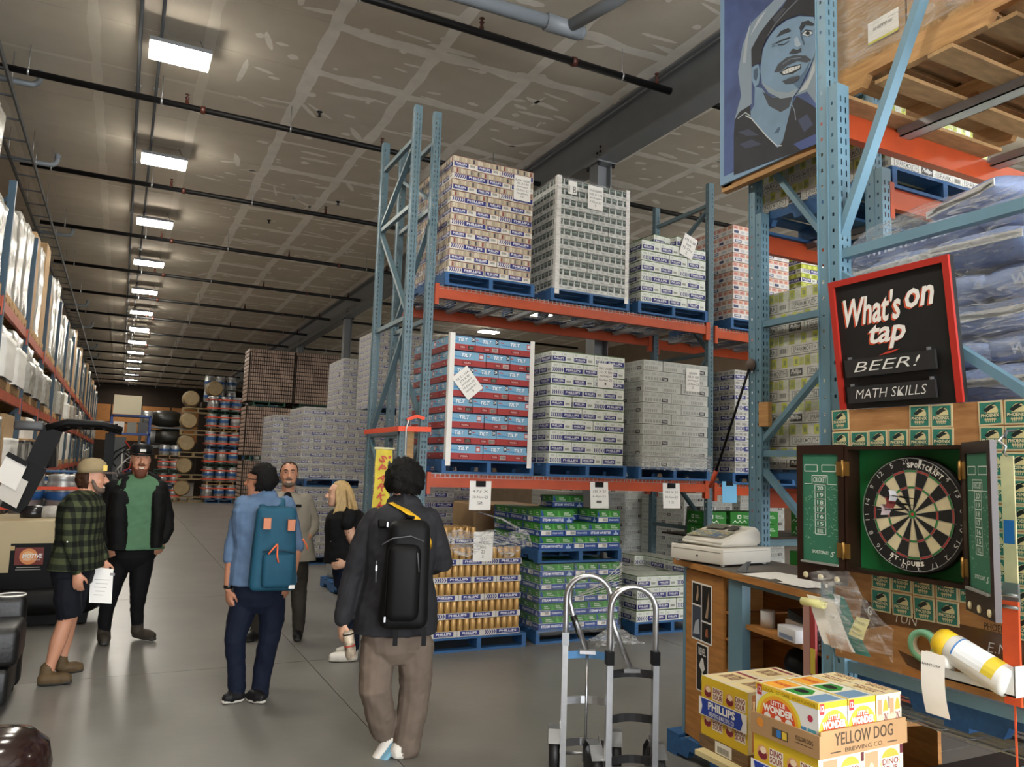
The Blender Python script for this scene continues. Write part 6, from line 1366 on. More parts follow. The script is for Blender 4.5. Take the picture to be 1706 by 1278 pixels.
# ================================================================ hand trucks
mat('alu', '#b9bbbd', .28, .9, var=.06, scale=20); mat('aludull', '#9b9ea1', .4, .8); mat('strapblk', '#1b1b1d', .45); mat('strapblue', '#5a8fc0', .45)
def hand_truck(loc, rz, label, sc, strapm, grip, tall):
    t = thing('hand_truck', label, 'hand truck', loc, rz, 'hand trucks'); w = .128; Z0 = .80*sc; Zt = tall
    for s_ in (-1, 1):
        MB().box((s_*w-.016, -.02, .06), (s_*w+.016, -.012, Z0), 'alu').box((s_*w-.016, -.012, .06), (s_*w-.011, .022, Z0), 'alu').box((s_*w+.011, -.012, .06), (s_*w+.016, .022, Z0), 'alu').build('side_rail', t)
        MB().box((s_*w-.02, -.028, Z0-.04), (s_*w+.02, .028, Z0+.03), 'black' if grip is None else 'aludull').build('bracket', t)
    arch = [(-w, 0, Z0-.05)]+[(-w, 0, Z0+(Zt-w-Z0)*q) for q in (.3, .7)]+[(-w*math.cos(a), 0, Zt-w+w*math.sin(a)) for a in [PI*i/12 for i in range(13)]]+[(w, 0, Z0+(Zt-w-Z0)*q) for q in (.7, .3)]+[(w, 0, Z0-.05)]
    MB().tube(arch, .0165, 'alu', 12).build('loop_handle', t)
    a2 = [(-.02, .02, Zt-.012), (-.07, .05, Zt-.02), (-.105, .07, Zt-.07), (-.108, .075, Zt-.16), (-.085, .07, Zt-.24), (-.005, .03, .70*sc+.03)]
    MB().tube(a2, .0155, 'alu', 12).build('rear_handle', t)
    if grip: MB().tube([a2[4], (a2[4][0]*.45, .055, a2[4][2]-.12)], .019, 'pot', 12).build('grip_sleeve', t)
    MB().box((-.045, -.0, .70*sc+.01), (.045, .05, .70*sc+.03), 'alu').build('handle_foot', t)
    for k, z in enumerate((.70*sc, .45*sc, .22*sc)):
        pts = [(w*(q/4-1), .0+.045*math.cos((q/4-1)*PI/2), z) for q in range(9)]; b = MB()
        for p, q in zip(pts, pts[1:]): b.bar(p, q, .008, .042, strapm if k < 1 or strapm == 'strapblk' else 'alu', (0, 0, 1))
        b.build('cross_strap', t)
    if grip: MB().tube([(.0, .04, .7*sc), (.0, .04, .08)], .008, 'alu', 8).build('centre_rod', t)
    MB().box((-.17, -.24, .004), (.17, -.005, .012), 'aludull').build('nose_plate', t)
    for s_ in (-1, 1):
        MB().lathe([(.03, -.03), (.11, -.03), (.125, -.018), (.125, .018), (.11, .03), (.03, .03)], 'strapblk', 20, Matrix.Translation((s_*.175, .13, .125)) @ Matrix.Rotation(PI/2, 4, 'Y')).build('wheel', t)
        f_ = MB(); pr_ = [(.135*math.cos(a), .135*math.sin(a)) for a in [math.radians(q) for q in (-10, 30, 70, 110, 150)]]
        for (y1, z1), (y2, z2) in zip(pr_, pr_[1:]): f_.face([(s_*.175-.035, .13+y1, .14+z1), (s_*.175+.035, .13+y1, .14+z1), (s_*.175+.035, .13+y2, .14+z2), (s_*.175-.035, .13+y2, .14+z2)], 'aludull')
        f_.prism([(.0, .16), (-.12, .30), (-.14, .30), (-.16, .1), (.0, .05)], Fr((s_*.145, .01, 0), (0, -1, 0), (0, 0, 1)), .004, 'alu'); f_.build('fender', t)
    MB().tube([(-.2, .13, .125), (.2, .13, .125)], .01, 'zinc', 8).build('axle', t)
    return t
def dpt(px, py, D): r_ = (_f*FPX + _r2*(px-853.0) - _u2*(py-639.0)); return _C + r_*(D/r_.dot(_f))
h2 = dpt(1051, 1278, 4.15); h1 = dpt(975, 1278, 4.35)
hand_truck((h1.x, h1.y, 0), -YAW-.05, 'aluminium hand truck with blue strap and black grip sleeve, further from the counter', 1.0, 'strapblue', True, 1.15)
hand_truck((h2.x, h2.y, 0), -YAW+.12, 'aluminium hand truck with black cross straps, nearer the counter', .94, 'strapblk', None, 1.125)

# ================================================================ tags, banner and strap on the centre rack
def tag_sheet(px0, py0, px1, py1, label, m, lines, lean):
    a, b = at(px0, py0, 'y', 7.135), at(px1, py1, 'y', 7.135); w, h = b.x-a.x, a.z-b.z
    t = thing('beam_tag', label, 'paper tag', (a.x, 7.135, b.z), (0, 0, 0)); fr = Fr((0, 0, 0), (1, 0, 0), (0, 0, 1)); v = .03*lean
    MB().prism([(v, 0), (w+v, 0), (w, h), (0, h)], fr, .002, m).build('sheet', t); g = MB()
    for i, s_ in enumerate(lines): hh = h*.09; tw = w*(.72 if i < 2 else .3); g.text(fr, s_, w/2-tw/2+v*.4, h*(.60-.2*i), w/2+tw/2+v*.4, h*(.60-.2*i)+hh, '#55534f', .001, 0)
    if m != 'paper': g.rect(fr, w*.25, h*.2, w*.7, h*.36, '#8a1f2a', .001)
    if lines: g.build('print', t)
    MB().box((w*.28, -.012, h*.80), (w*.72, -.001, h*1.0), 'black').build('magnet', t); return t
tag_sheet(783, 801, 817, 850, 'white paper tag on the orange beam above the gold cans', 'paper', ['473 X', '30-Nov-23', '2'], 0); tag_sheet(983, 803, 1012, 847, 'white paper tag on the orange beam above the green and blue cases', 'paper', ['355 X 33', '6-Apr-23', '1'], .5)
tag_sheet(1104, 805, 1132, 847, 'white paper tag on the orange beam near the second rack frame', 'paper', ['355 X 23', '30-Nov-23', '12'], .4); tag_sheet(1203, 802, 1227, 838, 'light blue paper tag on the second bay beam', '#6fb0d6', [], .2)
mat('banneryellow', '#d6c238', .6, var=.12, scale=8)
a, b = at(627, 747, 'y', 7.12), at(654, 752, 'y', 7.12); bn = thing('banner', 'yellow vertical banner with red lettering on the rack frame', 'banner', (a.x, 7.115, a.z-1.0)); w = b.x-a.x
vs = []
for j in range(21):
    for i in range(5): vs.append((w*i/4-.02*(1-j/20), .012*math.sin(j*.8+i), j/20*1.0))
MB().add(vs, [(j*5+i, j*5+i+1, (j+1)*5+i+1, (j+1)*5+i) for j in range(20) for i in range(4)], 'banneryellow', True).build('cloth', bn)
g = MB()
for i, ch in enumerate('SPARKMOUTH'): g.text(Fr((0, -.012, 0), (1, 0, 0), (0, 0, 1)), ch, w*.18, .87-i*.088, w*.62, .935-i*.088, '#b8402a', .004, .03, .1, 2, -.5)
g.disc(Fr((0, -.012, 0), (1, 0, 0), (0, 0, 1)), w*.8, .86, .014, .03, '#2a2a2a', .003, 12); g.disc(Fr((0, -.012, 0), (1, 0, 0), (0, 0, 1)), w*.8, .92, .014, .014, '#b8402a', .003, 12); g.build('lettering', bn); MB().tube([(-.02, 0, 1.0), (w+.02, 0, 1.0)], .012, '#cfc9a0', 8).build('top_rod', bn)
so = thing('orange_strap', 'bright orange strap tied around the two rack frames', 'strap', (0, 0, 0)); z_ = at(640, 713, 'y', 7.15).z
MB().bar((2.37, 7.145, z_), (2.70, 7.145, z_+.01), .004, .05, 'strapred').bar((2.37, 7.145, z_), (2.37, 8.33, z_), .004, .05, 'strapred', (0, 0, 1)).bar((2.70, 7.145, z_+.01), (2.70, 8.33, z_), .004, .05, 'strapred', (0, 0, 1)).build('loop', so)
MB().bar((2.44, 7.12, z_+.09), (2.54, 7.12, z_+.13), .006, .03, 'strapred').bar((2.54, 7.12, z_+.13), (2.62, 7.12, z_+.11), .006, .03, 'strapred').tube([(2.46, 7.12, z_+.09), (2.43, 7.1, z_), (2.43, 7.1, z_-.25)], .006, 'white', 6).build('knot', so)
MB().box((0, 0, 0), (.09, .04, 2.1), 'palwood').build('wood_plank', None, (2.495, 7.30, 0), label='upright wooden plank standing between the two rack frames', cat='plank')
# ================================================================ people
from mathutils.bvhtree import BVHTree
mat('skin', '#b98468', .5, var=.05, scale=8); mat('skin2', '#a9755a', .5, var=.05, scale=8); mat('skin3', '#c59a80', .5, var=.04, scale=8)
mat('hairblack', '#0b0908', .75, var=.4, scale=40, bump=.5, bscale=60); mat('hairbrown', '#3a2518', .5, var=.3, scale=40, bump=.4, bscale=60); mat('hairblond', '#a98d5c', .45, var=.25, scale=30, stretch=(3, 3, .6), bump=.4, bscale=40); mat('beardred', '#5a2c18', .7, var=.25, scale=50); mat('beardgrey', '#5b4a3e', .7, var=.25, scale=50)
mat('teeth', '#e6e0d4', .4); mat('eyewhite', '#9a8a80', .5); mat('eyedark', '#1b120d', .2); mat('lip', '#7d3f36', .5)
mat('denim', '#131a2b', .8, var=.15, scale=14); mat('denimshirt', '#566c88', .8, var=.12, scale=12); mat('greyshirt', '#8f897d', .8, var=.06, scale=10); mat('jacket', '#0c0c0d', .75, var=.15, scale=10); mat('tee_green', '#4f7256', .8, var=.06, scale=12); mat('pantsblack', '#0c0c0f', .8); mat('shortsnavy', '#12141b', .8); mat('boot', '#55452f', .6, var=.15, scale=20); mat('bootdark', '#3a342d', .6, var=.12, scale=20); mat('sole', '#2a2723', .7); mat('blacktee', '#0f0f11', .8); mat('charcoalshirt', '#27272a', .75, var=.12, scale=8); mat('taupe', '#6d6055', .8, var=.07, scale=9); mat('sneaker', '#dedad0', .6); mat('shoeblack', '#1a191a', .5); mat('greypants', '#37342f', .8, var=.1, scale=12); mat('teal', '#1f4c61', .65, var=.08, scale=15); mat('packblack', '#0a0a0b', .6, var=.2, scale=12); mat('tanleather', '#b3683a', .5); mat('cordorange', '#d8673c', .5); mat('strapyellow', '#d9ab1e', .6); mat('solewhite', '#c9c5bb', .6); mat('soleblue', '#6f9fb5', .6); mat('watch', '#0c0c0d', .3)
def plaid(name='plaid'):
    m = bpy.data.materials.new(name); m.use_nodes = True; nt = m.node_tree; b = nt.nodes['Principled BSDF']; b.inputs['Roughness'].default_value = .85
    tc = nt.nodes.new('ShaderNodeTexCoord'); sp = nt.nodes.new('ShaderNodeSeparateXYZ'); nt.links.new(tc.outputs['Object'], sp.inputs[0])
    ad = nt.nodes.new('ShaderNodeMath'); ad.operation = 'ADD'; nt.links.new(sp.outputs['X'], ad.inputs[0]); nt.links.new(sp.outputs['Y'], ad.inputs[1]); res = []
    for src in (ad.outputs[0], sp.outputs['Z']):
        mu = nt.nodes.new('ShaderNodeMath'); mu.operation = 'MULTIPLY'; mu.inputs[1].default_value = 11.5; nt.links.new(src, mu.inputs[0])
        fr = nt.nodes.new('ShaderNodeMath'); fr.operation = 'FRACT'; nt.links.new(mu.outputs[0], fr.inputs[0]); gt = nt.nodes.new('ShaderNodeMath'); gt.operation = 'GREATER_THAN'; gt.inputs[1].default_value = .5; nt.links.new(fr.outputs[0], gt.inputs[0]); res.append(gt)
    a2 = nt.nodes.new('ShaderNodeMath'); a2.operation = 'ADD'; nt.links.new(res[0].outputs[0], a2.inputs[0]); nt.links.new(res[1].outputs[0], a2.inputs[1]); dv = nt.nodes.new('ShaderNodeMath'); dv.operation = 'MULTIPLY'; dv.inputs[1].default_value = .5; nt.links.new(a2.outputs[0], dv.inputs[0])
    rp = nt.nodes.new('ShaderNodeValToRGB'); rp.color_ramp.interpolation = 'CONSTANT'; e = rp.color_ramp.elements; e[0].color = (*lin('#0e100d'), 1); e[1].position = .4; e[1].color = (*lin('#23281c'), 1); e3 = e.new(.9); e3.color = (*lin('#41472f'), 1)
    nt.links.new(dv.outputs[0], rp.inputs[0]); nt.links.new(rp.outputs[0], b.inputs['Base Color']); MATS[name] = m
plaid()
CLOTH = {'denim', 'denimshirt', 'greyshirt', 'jacket', 'tee_green', 'pantsblack', 'shortsnavy', 'blacktee', 'charcoalshirt', 'taupe', 'greypants', 'plaid'}
class Body:
    def __init__(s, label, px0, py0, sc, k, zoom, loc):
        s.px0, s.py0, s.sc, s.k, s.zoom, s.loc = px0, py0, sc, k, zoom, loc; s.label = label; s.pr = []
        s.th = math.atan((px0-853.0)/FPX); s.rz = -YAW-s.th; s.root = thing('person', label, 'person', (loc[0], loc[1], 0), s.rz)
    def J(s, zx, zy, y=0.):
        ox, oy, zs = s.zoom; px, py = ox+zx/zs, oy+zy/zs; z = (s.py0-py)/s.sc; return Vector(((px-s.px0-s.k*z)/s.sc*math.cos(s.th), y, z))
    def limb(s, pts, rad, m, flat=1., n=14, dome=True):
        P_ = [Vector(p) for p in pts]; R = list(rad)
        if dome:
            d0 = (P_[0]-P_[1]).normalized(); d1 = (P_[-1]-P_[-2]).normalized()
            P_ = [P_[0]+d0*R[0]*.8, P_[0]+d0*R[0]*.45]+P_+[P_[-1]+d1*R[-1]*.45, P_[-1]+d1*R[-1]*.8]; R = [R[0]*.5, R[0]*.86]+R+[R[-1]*.86, R[-1]*.5]
        b = MB(); b.tube(P_, R, 'skin', n, False, True, flat); s.pr.append((b.v, b.f, m))
    def rings(s, rs, m, n=20):
        vs, fs = [], []
        for (c, rx, ry, ang) in rs:
            c = Vector(c)
            for i in range(n):
                a = 2*PI*i/n; x, y = rx*math.copysign(abs(math.cos(a))**.85, math.cos(a)), ry*math.copysign(abs(math.sin(a))**.85, math.sin(a)); vs.append(tuple(c+Vector((x*math.cos(ang)-y*math.sin(ang), x*math.sin(ang)+y*math.cos(ang), 0))))
        for j in range(len(rs)-1):
            for i in range(n): k = (i+1) % n; fs.append((j*n+i, j*n+k, (j+1)*n+k, (j+1)*n+i))
        fs.append(tuple(reversed(range(n)))); fs.append(tuple((len(rs)-1)*n+i for i in range(n))); s.pr.append((vs, fs, m))
    def ball(s, c, r, m, ang=0., n=14, tilt=None):
        vs, fs = [], []; c = Vector(c); M_ = Matrix.Rotation(ang, 3, 'Z')
        if tilt is not None: M_ = tilt
        for j in range(1, n):
            t = PI*j/n
            for i in range(n): a = 2*PI*i/n; vs.append(tuple(c+M_ @ Vector((r[0]*math.sin(t)*math.cos(a), r[1]*math.sin(t)*math.sin(a), -r[2]*math.cos(t)))))
        for j in range(n-2):
            for i in range(n): k = (i+1) % n; fs.append((j*n+i, j*n+k, (j+1)*n+k, (j+1)*n+i))
        fs.append(tuple(reversed(range(n)))); fs.append(tuple((n-2)*n+i for i in range(n))); s.pr.append((vs, fs, m))
    def hand(s, w, d, side, nrm, m='skin', curl=.5, k=1.):
        w, d = Vector(w), Vector(d).normalized(); side = Vector(side); side = (side-d*side.dot(d)).normalized(); nrm = d.cross(side)*(1 if d.cross(side).dot(Vector(nrm)) > 0 else -1)
        T = Matrix((side, nrm, d)).transposed(); s.ball(w+d*.045*k, (.04*k, .019*k, .055*k), m, tilt=T)
        for i, L in enumerate((.068, .078, .073, .056)):
            b = w+d*.08*k+side*(.030-.0205*i)*k; p = [b-d*.02]; a = .1; q = b
            for j, f in enumerate((.45, .32, .23)): a += curl*(.45 if j == 0 else .6); p.append(q); q = q+(d*math.cos(a)+nrm*math.sin(a))*L*f*k
            p.append(q); s.limb(p, [.009*k, .0088*k, .0085*k, .008*k, .007*k], m, n=8)
        b = w+d*.025*k+side*.03*k; e1 = b+(side*.55+d*.7+nrm*.3).normalized()*.04*k; e2 = e1+(d*.9+nrm*.45+side*.1).normalized()*.035*k; s.limb([b-side*.015, b, e1, e2], [.012*k, .012*k, .0105*k, .008*k], m, n=8)
    def shoe(s, heel, toe, m, sole, r=.045, h=.05):
        h0, t0 = Vector(heel), Vector(toe); h0.z = max(h0.z, r*.98); t0.z = max(t0.z, r*.92); d = (t0-h0); L = d.length; d.normalize()
        s.limb([h0+d*.035, h0+d*L*.35, h0+d*L*.65, h0+d*(L-.04)], [r, r*.98, r*1.02, r*.8], m, .95)
        s.limb([h0+d*.03-Vector((0, 0, r*.62)), h0+d*L*.5-Vector((0, 0, r*.62)), h0+d*(L-.035)-Vector((0, 0, r*.55))], [r*.86, r*.9, r*.78], sole, .42)
    def head(s, c, fa, m='skin', k=1., beard=None, chin_long=0., smile=True, cut=None):
        c = Vector(c); f = Vector((math.sin(fa), -math.cos(fa), 0)); sd = Vector((math.cos(fa), math.sin(fa), 0)); a = math.atan2(sd.y, sd.x); U = Vector((0, 0, 1)); s.hc, s.hf, s.hs, s.hk = c, f, sd, k
        prof = [(-.118, .022, .03, .055), (-.105, .042, .045, .045), (-.085, .056, .062, .03), (-.055, .066, .078, .015), (-.02, .072, .088, .006), (.02, .076, .095, -.004), (.055, .075, .096, -.010), (.085, .064, .082, -.012), (.108, .042, .055, -.014), (.118, .018, .025, -.014)]
        s.rings([(c+U*z*k+f*o*k, rx*k, ry*k, a) for z, rx, ry, o in prof], m, 22)
        s.limb([c+f*.088*k+U*.028*k, c+f*.104*k-U*.002*k, c+f*.118*k-U*.024*k], [.009*k, .011*k, .015*k], m, n=10); s.ball(c+f*.10*k-U*.03*k, (.02*k, .014*k, .01*k), m, a, 10)
        s.ball(c+f*.078*k+U*.042*k, (.058*k, .016*k, .010*k), m, a, 10); s.ball(c+f*.062*k-U*.10*k, (.03*k, .026*k, .022*k), m, a, 10)
        for q in (-1, 1): s.ball(c+sd*q*.076*k-f*.008*k-U*.008*k, (.010*k, .020*k, .032*k), m, a, 10); s.ball(c+sd*q*.04*k+f*.068*k-U*.03*k, (.022*k, .018*k, .02*k), m, a, 10)
        if beard:
            s.ball(c+f*.062*k-U*(.098+chin_long)*k, (.052*k, .042*k, (.034+chin_long)*k), beard, a, 14); s.ball(c+f*.090*k-U*.048*k, (.034*k, .014*k, .008*k), beard, a, 10)
            for q in (-1, 1): s.limb([c+sd*q*.066*k+f*.02*k-U*.02*k, c+sd*q*.060*k+f*.04*k-U*.07*k, c+sd*q*.035*k+f*.07*k-U*.10*k], [.012*k, .016*k, .02*k], beard, n=10)
    def face(s, brow='hairbrown', smile=True, side=(-1, 1)):
        c, f, sd, k = s.hc, s.hf, s.hs, s.hk; U = Vector((0, 0, 1)); ang = math.atan2(sd.y, sd.x)
        R = lambda: Matrix.Rotation(ang, 4, 'Z')
        for q in side:
            e = MB(); p = c+sd*q*.032*k+f*.0905*k+U*.018*k; e.lathe([(0, -.0055), (.006, -.004), (.008, 0), (.006, .004), (0, .0055)], 'eyewhite', 12, Matrix.Translation(p) @ R() @ Matrix.Scale(.75, 4, (0, 1, 0)) @ Matrix.Scale(1.25, 4, (1, 0, 0))); e.lathe([(0, -.0065), (.007, 0), (0, .0065)], 'eyedark', 10, Matrix.Translation(p+f*.0045*k) @ R()); e.build('eye', s.root)
            b = MB(); b.tube([c+sd*q*.014*k+f*.097*k+U*.040*k, c+sd*q*.032*k+f*.096*k+U*.046*k, c+sd*q*.052*k+f*.085*k+U*.040*k], [.005*k, .006*k, .003*k], brow, 6); b.build('eyebrow', s.root)
        mo = MB(); n = 8; pts = [(c+sd*(.030*k*t)+f*(.093-.018*t*t)*k-U*(.077-.010*t*t*(1 if smile else .2))*k) for t in [-1+2*i/n for i in range(n+1)]]
        mo.tube(pts, [.003*k]+[.0075*k if smile else .005*k]*(n-1)+[.003*k], 'lip', 8); mo.build('mouth', s.root)
        if smile: tm = MB(); tm.tube([p+f*.0045*k for p in pts[1:-1]], [.002*k]+[.0055*k]*(n-3)+[.002*k], 'teeth', 8); tm.build('teeth', s.root)
    def hair(s, m, c, r, cutf, seed=0., amp=.012, fine=9., name='hair'):
        """shell of hair: ellipsoid about c, kept where cutf(direction) is true"""
        vs, fs = [], []; n, q = 40, 26; c = Vector(c)
        for j in range(q+1):
            t = PI*j/q
            for i in range(n):
                a = 2*PI*i/n; d = Vector((math.sin(t)*math.cos(a), math.sin(t)*math.sin(a), math.cos(t))); w = 1+amp/.1*(noise.noise(d*3+Vector((seed, 0, 0)))*.6+noise.noise(Vector((d.x*fine, d.y*fine, d.z*2.2))+Vector((0, seed, 0)))*.8); k_ = cutf(d)
                vs.append(tuple(c+Vector((d.x*r[0], d.y*r[1], d.z*r[2]))*w*k_))
        for j in range(q):
            for i in range(n): k = (i+1) % n; fs.append((j*n+i, (j+1)*n+i, (j+1)*n+k, j*n+k))
        return MB().add(vs, fs, m, True).build(name, s.root)
    def finish(s, voxel=.0068, fold=.006):
        mb = MB(); tr = {}
        for vs, fs, m in s.pr: mb.add(vs, fs, m)
        me = mb.mesh('body'); o = bpy.data.objects.new('body', me); COL.objects.link(o); bm = bmesh.new(); bm.from_mesh(me); bmesh.ops.recalc_face_normals(bm, faces=bm.faces[:]); bm.to_mesh(me); bm.free()
        md = o.modifiers.new('r', 'REMESH'); md.mode = 'VOXEL'; md.voxel_size = voxel; md.use_smooth_shade = True
        new = bpy.data.meshes.new_from_object(o.evaluated_get(bpy.context.evaluated_depsgraph_get())); bpy.data.objects.remove(o)
        keys = []; trees = []
        for vs, fs, m in s.pr:
            keys.append(m); trees.append(BVHTree.FromPolygons([Vector(v) for v in vs], [tuple(f) for f in fs]))
        bbs = [(Vector([min(v[i] for v in vs) for i in range(3)]), Vector([max(v[i] for v in vs) for i in range(3)])) for vs, fs, m in s.pr]
        names = []
        for m in keys:
            if m not in names: names.append(m)
        new.materials.clear()
        for m in names: new.materials.append(MATS[m])
        idx = []
        for p in new.polygons:
            c = p.center; best = 1e9; bi = 0
            for i, t in enumerate(trees):
                lo, hi = bbs[i]
                if c.x < lo.x-.02 or c.y < lo.y-.02 or c.z < lo.z-.02 or c.x > hi.x+.02 or c.y > hi.y+.02 or c.z > hi.z+.02: continue
                h = t.find_nearest(c, .05)
                if h[0] is not None and h[3] < best: best = h[3]; bi = i
            idx.append(names.index(keys[bi]))
        new.polygons.foreach_set('material_index', idx)
        vm = [0]*len(new.vertices)
        for p, i in zip(new.polygons, idx):
            if names[i] in CLOTH:
                for v in p.vertices: vm[v] += 1
        bm = bmesh.new(); bm.from_mesh(new); bmesh.ops.smooth_vert(bm, verts=bm.verts[:], factor=.5, use_axis_x=True, use_axis_y=True, use_axis_z=True); bm.normal_update(); bm.verts.ensure_lookup_table()
        for i, v in enumerate(bm.verts):
            if vm[i] >= 3:
                c = v.co; w = noise.noise(Vector((c.x*7, c.y*7, c.z*11+c.x*9)))+.6*noise.noise(Vector((c.x*16+5, c.y*16, c.z*26-c.x*14))); v.co = c+v.normal*fold*w
        bm.to_mesh(new); bm.free(); new.polygons.foreach_set('use_smooth', [True]*len(new.polygons)); new.name = 'body'
        return ob('body', new, s.root)
def torso(B, hips, neck, wid, dep, ang, m, hem, flare=0., sh=None, lean_mid=0.):
    """shirt: stacked ellipses from the hem up to the neck"""
    hips, neck = Vector(hips), Vector(neck); rs = []
    for t, w, d in ((hem, .50+flare, .52+flare), (.12, .49+flare*.7, .50+flare*.6), (.35, .47, .48), (.6, .50, .50), (.8, .50, .47), (.9, .40, .38), (.97, .24, .26), (1.0, .17, .2)):
        c = hips.lerp(neck, t); c.y += lean_mid*math.sin(PI*max(0, min(1, t))); rs.append((c, wid*w, dep*d, ang))
    B.rings(rs, m, 24)

# ---- plaid shirt man, in profile
B = Body('man in green and black plaid shirt, cap and shorts, walking with a paper', 119.3, 1132.8, 210., 19.7, (40, 730, 2.973), (-.2, 7.1)); J = B.J
B.head(J(338, 222, .02), 1.35, 'skin', .98, 'beardgrey'); B.limb([J(300, 300, .02), J(325, 255, .02)], [.058, .055], 'skin')
torso(B, J(258, 640, 0), J(296, 285, .01), .46, .325, 1.25, 'plaid', -.06, .05)
B.limb([J(248, 325, -.13), J(228, 420, -.19), J(226, 505, -.21), J(247, 590, -.22), J(258, 655, -.23)], [.062, .056, .052, .047, .042], 'plaid'); B.hand(J(262, 668, -.24), (.1, 0, -1), (.8, -.3, 0), (0, 1, 0), 'skin', .55)
B.limb([J(310, 330, .14), J(335, 450, .18), J(370, 550, .17), J(398, 622, .12)], [.06, .054, .05, .044], 'plaid'); B.hand(J(401, 638, .11), (.15, -.1, -1), (.6, -.5, 0), (.3, 1, 0), 'skin', .8)
B.rings([(J(240, 640, 0), .145, .18, 1.3-PI/2), (J(240, 690, 0), .15, .18, 1.3-PI/2), (J(238, 740, 0), .135, .165, 1.3-PI/2)], 'shortsnavy')
B.limb([J(225, 700, -.09), J(215, 800, -.09), J(225, 885, -.08)], [.105, .10, .09], 'shortsnavy', dome=False); B.limb([J(265, 700, .09), J(255, 800, .09), J(240, 880, .08)], [.10, .095, .085], 'shortsnavy', dome=False)
B.limb([J(225, 860, -.08), J(200, 920, -.08), J(170, 1000, -.08), J(140, 1090, -.08), J(130, 1130, -.08)], [.062, .056, .058, .04, .036], 'skin'); B.limb([J(235, 860, .08), J(225, 930, .08), J(205, 1010, .08), J(190, 1095, .08)], [.058, .052, .052, .036], 'skin')
B.limb([J(118, 1120, -.08), J(112, 1185, -.08)], [.048, .052], 'boot'); B.shoe(J(72, 1212, -.1), J(238, 1212, -.12), 'boot', 'sole', .05); B.limb([J(185, 1100, .08), J(185, 1140, .08)], [.045, .05], 'boot'); B.shoe(J(165, 1150, .08), J(302, 1150, .08), 'boot', 'sole', .047)
B.finish(); B.face('hairbrown', True, (-1, 1)); c = B.hc
B.hair('hairbrown', c+Vector((-.025, .0, -.005)), (.095, .085, .10), lambda d: 1.0 if (d.x < .1 and d.z < .75) else .55, 2.)
mat('captan', '#8a7a5a', .8, var=.1, scale=10); mat('capbrown', '#5a4a44', .8)
cp = MB(); cp.lathe([(.104, -.0), (.108, .03), (.098, .075), (.06, .108), (.0, .118)], 'captan', 24, Matrix.Translation(c+Vector((-.004, 0, .045))) @ Matrix.Rotation(-.05, 4, 'Y')); cp.prism([(.06, -.07), (.12, -.06), (.165, -.03), (.172, 0), (.165, .03), (.12, .06), (.06, .07)], Fr(c+Vector((.0, .0, .052)), (1, .0, -.02), (0, 1, 0)), .012, 'capbrown'); cp.box(tuple(c+Vector((.07, -.075, .06))), tuple(c+Vector((.1, -.03, .105))), '#d6b44a'); cp.build('cap', B.root, label='tan flat-brim cap with yellow patch')
MB().lathe([(.006, 0), (.006, .004)], 'white', 8, Matrix.Translation(J(213, 518, -.285)) @ Matrix.Rotation(PI/2, 4, 'X')).build('button', B.root)
q = [J(333, 662, .06), J(447, 676, .03), J(436, 845, .02), J(322, 838, .05)]; pt = thing('paper_sheet', 'white printed sheet held by the man in the plaid shirt', 'paper', (-.2, 7.1, 0), B.rz); MB().face(q, 'paper').face([v+Vector((0, .003, 0)) for v in q[::-1]], 'paper').build('sheet', pt); mb = MB()
fr = Fr(q[3]+Vector((0, -.004, 0)), q[2]-q[3], q[0]-q[3])
for i in range(5): mb.rect(fr, .03+.01*(i % 2), .06+.03*i, .10+.01*i, .066+.03*i, '#b9b7b2', .002)
mb.rect(fr, .14, .22, .175, .24, '#8d8b88', .002); mb.build('print', pt)

# ---- green T-shirt man
B = Body('bearded man in black jacket over green T-shirt, black cap, facing the camera', 225.8, 1066.9, 171.8, 14.6, (40, 730, 2.973), (.27, 8.4)); J = B.J
B.head(J(577, 125, 0), .12, 'skin', 1.08, 'beardred', .02); B.limb([J(572, 215, .02), J(575, 165, .02)], [.068, .062], 'skin')
torso(B, J(553, 560, 0), J(572, 200, .02), .50, .34, .05, 'tee_green', -.0, .02)
for s_, e0, e1, e2, e3 in ((-1, (450, 260), (402, 420), (408, 500), (420, 530)), (1, (668, 262), (706, 400), (712, 470), (690, 510))): B.limb([J(*e0, .01), J(*e1, .03), J(*e2, -.02), J(*e3, -.06)], [.088, .074, .064, .056], 'jacket')
B.limb([J(495, 232, .05), J(572, 205, .07), J(650, 235, .05)], [.075, .075, .075], 'jacket'); B.rings([(J(470, 560, .0), .105, .20, .05), (J(467, 400, .0), .10, .205, .05), (J(475, 290, .02), .095, .17, .05), (J(485, 250, .03), .08, .12, .05)], 'jacket'); B.rings([(J(648, 550, .0), .065, .20, 0), (J(660, 400, .0), .07, .205, 0), (J(660, 290, .02), .085, .17, 0), (J(655, 250, .03), .08, .12, 0)], 'jacket'); B.rings([(J(555, 548, .1), .24, .1, .0), (J(560, 400, .1), .25, .1, 0), (J(570, 240, .08), .22, .09, 0)], 'jacket')
B.limb([J(505, 220, -.05), J(490, 262, -.10), J(505, 330, -.15)], [.035, .04, .025], 'jacket', .6)
B.hand(J(425, 530, -.06), (.15, -.2, -1), (.7, -.6, 0), (.3, .8, 0), 'skin', .75, 1.08); B.hand(J(685, 515, -.06), (-.15, -.1, -1), (-.7, -.6, 0), (-.3, .8, 0), 'skin', .6, 1.08)
B.rings([(J(548, 545, .01), .20, .15, 0), (J(540, 600, .01), .205, .155, 0), (J(530, 635, .01), .17, .13, 0), (J(530, 665, .01), .10, .09, 0)], 'pantsblack')
